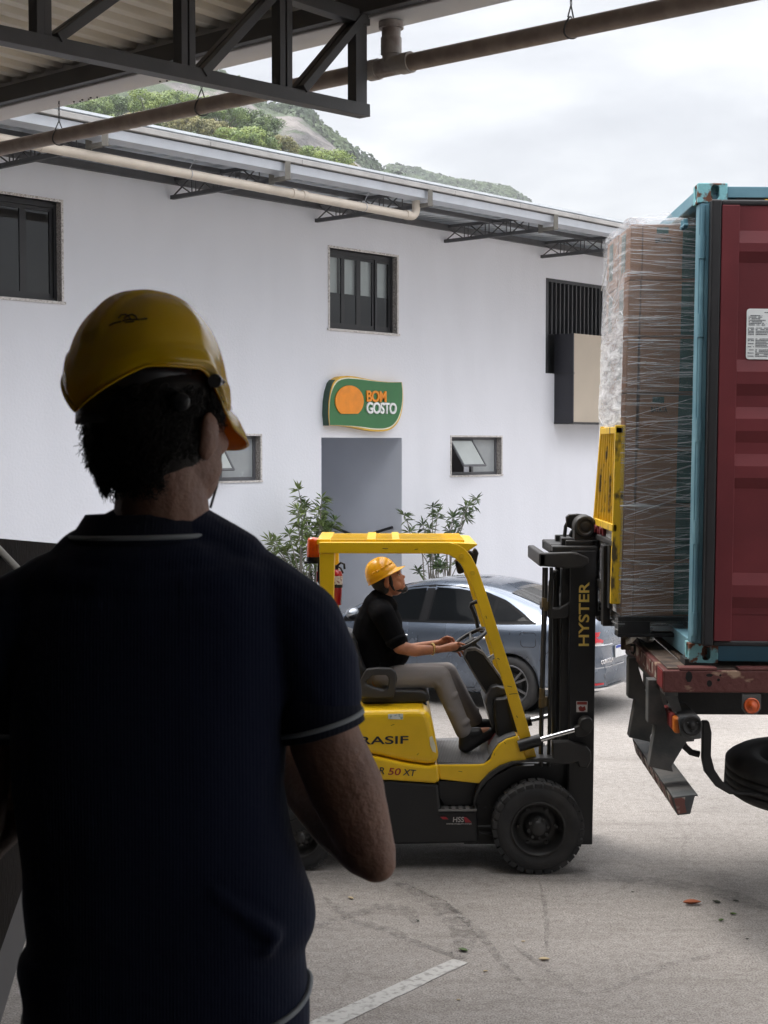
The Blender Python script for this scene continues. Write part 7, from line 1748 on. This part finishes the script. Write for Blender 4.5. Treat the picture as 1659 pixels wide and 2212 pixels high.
# sleeve ends with stripe
for s, E_ in ((1, ELR), (-1, ELL)):
    hemc = Q(694, 1572, .0) if s > 0 else Q(-45, 1572, .0); d_ = (E_-(SHR if s > 0 else SHL)).normalized(); d_ = Vector((s*.28, 0, -1)).normalized()
    q = MB(); q.lathe(hemc-d_*.030, d_, [(-.03, .060), (0, .0655), (.035, .0645), (.036, .061), (.0, .060)], 48); cu = q.build('sleeve_cuff', knit_mat('cuff_knit' , (.013, .016, .03), 300), shirt2)
    q = MB(); q.lathe(hemc-d_*.030, d_, [(.018, .064), (.0185, .0672), (.0250, .067), (.0255, .064)], 48); q.build('cuff_stripe', m_pip, cu)
    q = MB(); q.lathe(hemc-d_*.03, d_, [(.012, .06), (.030, .06)], 40)
# trousers
q = MB()
for s in (-1, 1):
    hp_ = Q(350+s*130, 2300); q.chain([hp_, Vector((hp_.x+s*.02, YM, 1.90)), Vector((hp_.x+s*.03, YM-.01, 1.52))], [.125, .095, .085])
q.ell(Q(352, 2235), (.208, .128, .07)); q.ell(Q(352, 2300), (.212, .13, .10))
organic(q, 'trousers', mat('black_trousers', (.012, .011, .011), .85, bump=.2), MAN, .008, 4)
q = MB()
for s in (-1, 1): x = Q(350+s*130, 2330).x+s*.03; q.chain([Vector((x, YM-.05, 1.465)), Vector((x, YM+.16, 1.455))], [.045, .035])
organic(q, 'shoes', m_boot, MAN, .008, 2)
# hair: a cap plus curls standing off the outline
hb = MB(); hb.ell(hh(0, -.022, .012), (.083, .098, .105), HM, 28, 18); hb.ell(hh(0, -.008, .050), (.083, .100, .060), HM, 28, 18); hb.ell(hh(0, -.050, -.015), (.070, .060, .050), HM, 24, 14); hb.ell(hh(-.006, -.048, -.048), (.058, .046, .046), HM, 24, 14)
hcap = organic(hb, 'hair', m_hair2, MAN, .006, 2)
q = MB(); rg = random.Random(21); DPX = lambda x, y: Q(x, y)
def curl(p, n_, rad, turns, L, r_):
    n_ = n_.normalized(); a = n_.orthogonal().normalized(); a = Matrix.Rotation(rg.uniform(0, 6.28), 3, n_) @ a; b = n_.cross(a); pts = []
    k = max(5, int(turns*7))
    for i in range(k+1):
        f = i/k; an = f*turns*2*math.pi; pts.append(p+n_*L*f+(a*math.cos(an)+b*math.sin(an)-a)*rad*(1-.3*f)+Vector((0, 0, -.012*f*f)))
    q.tube(pts, [r_*(1-.6*i/k) for i in range(k+1)], 4, False)
for k in range(2300):
    th = rg.uniform(-2.9, .2) if rg.random() < .85 else rg.uniform(-3.3, .6); cx, cy = math.cos(th), math.sin(th); z = rg.uniform(-.092 if cy < -.45 else -.035, .055)
    if cy > .25 and z < -.02: continue
    nar = max(0, -z-.02)/.065; rr_ = 1-.26*nar**1.4
    p = hh(cx*.082*rr_, -.018+cy*.094*rr_, z); n_ = HM @ Vector((cx, cy, rg.uniform(-.5, .3)))
    if z < -.06 and rg.random() < (-z-.06)/.04: continue
    left = (p.x-HC.x) < -.05
    curl(p, n_, rg.uniform(.003, .007), rg.uniform(1.0, 2.6), rg.uniform(.002, .007 if (not left or z < -.04) else .012), rg.uniform(.0006, .0012))
for k in range(240):      # the fringe of curls that shows against the wall at the left
    y = rg.uniform(890, 1030); x0 = 205+max(0, (y-965))*.42+rg.uniform(-6, 18); p = Q(x0, y, rg.uniform(-.03, .05)); curl(p, Vector((-1, rg.uniform(-.3, .3), rg.uniform(-.4, .2))), rg.uniform(.004, .008), rg.uniform(.8, 1.8), rg.uniform(.010, .026 if y < 985 else .015), rg.uniform(.0007, .0013))
for k in range(160):      # over the right ear
    y = rg.uniform(850, 915); x0 = 462+rg.uniform(-16, 14); p = Q(x0, y, rg.uniform(-.05, .05)); curl(p, Vector((1, rg.uniform(-.4, .3), rg.uniform(-.3, .2))), rg.uniform(.004, .008), rg.uniform(.8, 1.8), rg.uniform(.008, .018), rg.uniform(.0007, .0013))
q.build('hair_curls', m_hair2, hcap, recalc=False)
# hard hat
m_hat2 = mat('foreground_helmet_shell', (.78, .54, .006), .22, var=.03, coat=.6)
hb_ = m_hat2.node_tree.nodes['Principled BSDF']
t_ = m_hat2.node_tree; trn = nn(t_, 'ShaderNodeBsdfTranslucent'); trn.inputs[0].default_value = (.9, .30, .01, 1); mx = nn(t_, 'ShaderNodeMixShader'); mx.inputs[0].default_value = .30; ou = t_.nodes['Material Output']
t_.links.new(hb_.outputs[0], mx.inputs[1]); t_.links.new(trn.outputs[0], mx.inputs[2]); t_.links.new(mx.outputs[0], ou.inputs[0])
HH = thing_part('hard_hat', MAN)
hcen = Q(320, 878); TM_ = Matrix.Rotation(R(-39), 3, 'Z') @ Matrix.Rotation(R(-3), 3, 'X')
def helmet2():
    nu, nv = 96, 30; ax, ay, hz = .100, .129, .160; rows = []
    def base(t):
        cx, cy = math.cos(t), math.sin(t); f_ = min(1, abs(cx)*1.25); g__ = min(1, max(0, (cy-.05)/.5)); up = .056*f_*(1-g__*g__*(3-2*g__)) - .012*max(0, -cy)**3; side = 0
        return up+side
    for j in range(nv+1):
        ph = math.pi/2*j/nv; row = []
        for i in range(nu+1):
            t = 2*math.pi*i/nu; cx, cy = math.cos(t), math.sin(t); rr = max(0, math.cos(ph))**.80
            x, y = ax*rr*cx, ay*rr*cy; z = hz*math.sin(ph)+base(t)*(1-math.sin(ph))
            s_ = math.sin(ph); ridge = .006*(1/(1+math.exp((abs(x)-.020)/.0022)))*min(1, s_*2.2)*(1 if y > -ay*.86 else .3)
            step = .0035/(1+math.exp((s_-.24)/.012))
            ear = .010*max(0, abs(cx)-.80)/.2*max(0, .25-s_)/.25
            n_ = Vector((x/ax**2, y/ay**2, max(z, 0)/hz**2)).normalized(); row.append(Vector((x, y, z))+n_*(ridge+step+ear))
        rows.append(row)
    for k in (.2, .4, .6, .8, 1):
        row = []
        for i in range(nu+1):
            t = 2*math.pi*i/nu; cx, cy = math.cos(t), math.sin(t); ext = (.006+.040*max(0, cy)**1.1)*k
            row.append(Vector((cx*(ax+ext*(.6 if cy > 0 else 1)), cy*(ay+ext), base(t)-.004*k-.050*k*k*max(0, cy)**1.0)))
        rows.insert(0, row)
    return MB().grid([[hcen+TM_ @ p for p in r_] for r_ in rows], True)
shell = helmet2().build('shell', m_hat2, HH, weld=True)
md = shell.modifiers.new('s', 'SOLIDIFY'); md.thickness = .003; md.offset = -1
m_dk = mat('helmet_harness', (.02, .02, .022), .35, spec=.5)
# harness band at the nape with its adjusting wheel
q = MB(); rows = []
for k in range(49):
    t = 2*math.pi*k/48; row = []
    for j in range(7): row.append(hcen+TM_ @ Vector((.086*math.cos(t), .109*math.sin(t), -.030+.014*j)))
    rows.append(row)
q.grid(rows, True); q.build('nape_band', m_dk, HH, solid=.002, recalc=False)
q = MB(); c_ = Q(408, 872, -.092); q.lathe(c_, (.2, -1, 0), [(-.01, .013), (.006, .013), (.008, .010), (.009, .001)], 28); 
q.build('adjusting_wheel', m_dk, HH)
q = MB()
for (x0, y0, x1, y1) in ((445, 800, 470, 842), (462, 802, 486, 830)): q.beam(Q(x0, y0, -.03), Q(x1, y1, -.02), .007, .003, up=(0, -1, 0))
q.cyl(Q(472, 826, -.035), Q(472, 826, -.05), .010, 14); q.build('harness_clip', mat('clip_grey', (.08, .08, .085), .2), HH)
q = MB(); q.tube([Q(472, 880, .02), Q(475, 960, .02), Q(470, 1010, .03), Q(460, 1055, .045), Q(446, 1100, .05)], .0022, 6); q.build('chin_strap', m_dk, HH)
# small dark maker's mark, loosely a pair of loops over a short line of strokes
q = MB()
def surf(x, y): 
    return Q(x, y, -.118)
import mathutils
bvh_pts = None
dg = bpy.context.evaluated_depsgraph_get(); dg.update()
def onshell(px, py):
    cam_ = Vector((0, 0, CAMZ)); d = ray(px, py).normalized(); inv = shell.matrix_world.inverted()
    o_ = wloc(HH); r_, loc, nrm, idx = shell.ray_cast(cam_-o_, d); return (loc+o_-d*.0008) if r_ else Q(px, py, -.12)
bpy.context.view_layer.update()
for pts in ([(256, 687), (262, 680), (272, 679), (279, 684), (283, 690)], [(268, 688), (276, 681), (286, 679), (294, 683), (296, 689)], [(236, 703), (246, 698), (262, 694)], [(264, 693), (276, 690), (300, 690), (318, 688)], [(270, 696), (290, 694)]):
    q.tube([onshell(x, y) for x, y in pts], .0011, 5)
q.build('maker_mark', mat('mark_dark', (.05, .03, .01), .5), HH)
# loose things on the yard
LFM = [mat('dry_leaf_orange', (.35, .10, .04), .7, var=.3), mat('green_fallen_leaf', (.06, .11, .02), .6, var=.3), mat('pale_dry_leaf', (.42, .33, .2), .7, var=.2), mat('dark_fallen_leaf', (.03, .035, .02), .7, var=.3)]
Zg = zf(1200, 3400, .9095)
for (x, y, L, mi, lab) in ((1388, 147, .16, 0, 'curled orange dry leaf, the biggest on the concrete, right of the forklift'), (165, 128, .07, 2, 'pale curled leaf on the concrete close to the man\'s elbow'), (1492, 207, .07, 1, 'bright green upright leaf on the concrete below the truck bumper'), (1535, 184, .06, 1, 'green leaf lying right of the upright green one'), (1545, 138, .06, 3, 'dark leaf at the top right of the small group of leaves'),
                           (567, 315, .09, 1, 'green curled leaf just above the end of the white painted line'), (858, 348, .09, 2, 'long straw-coloured leaf in the middle of the concrete'), (783, 282, .035, 2, 'tiny pale fleck of leaf above the long straw-coloured one'), (551, 492, .035, 2, 'tiny pale green leaf below the white painted line'), (648, 389, .04, 2, 'small pale leaf right of the white painted line'), (405, 208, .04, 3, 'small dark leaf on the curved tyre scuffs'), (1175, 105, .03, 3, 'small dark leaf in front of the drive wheel'), (1585, 273, .03, 3, 'small dark leaf near the right edge'), (1475, 142, .08, 3, 'thin dark twig-like leaf beside the orange leaf')):
    px, py = Zg(x, y); p = G(px, py); p.z = .003; q = MB(); rg = random.Random(int(x)); L *= .8; an = rg.uniform(-.9, .9); d = Vector((math.cos(an), math.sin(an), 0)); s = Vector((-d.y, d.x, 0)); rows = []
    for i in range(7):
        f = i/6; w_ = math.sin(math.pi*min(1, f*.95+.04))**.8*L*.26; lift = L*.10*(2*f-1)**2
        rows.append([p+d*L*(f-.5)+s*w_*k+Vector((0, 0, lift+abs(k)*w_*.7)) for k in (-1, -.4, 0, .4, 1)])
    q.grid(rows, True); tag(q.build('fallen_leaf', LFM[mi], solid=.0015, recalc=False), lab, 'leaf', 'leaves fallen on the yard')

# ------------------------------------------------------------------ the damp air towards the mountain
hm = bpy.data.materials.new('haze_air'); hm.use_nodes = True; t = hm.node_tree; t.nodes.clear()
o_ = nn(t, 'ShaderNodeOutputMaterial'); pv = nn(t, 'ShaderNodeVolumePrincipled'); pv.inputs['Color'].default_value = (.93, .965, 1.0, 1); pv.inputs['Density'].default_value = .00026; pv.inputs['Anisotropy'].default_value = 0
t.links.new(pv.outputs[0], o_.inputs['Volume'])
q = MB(); q.box((-700, -60, -1), (700, 1420, 330)); hz_ = q.build('haze', hm); tag(hz_, kind='stuff')
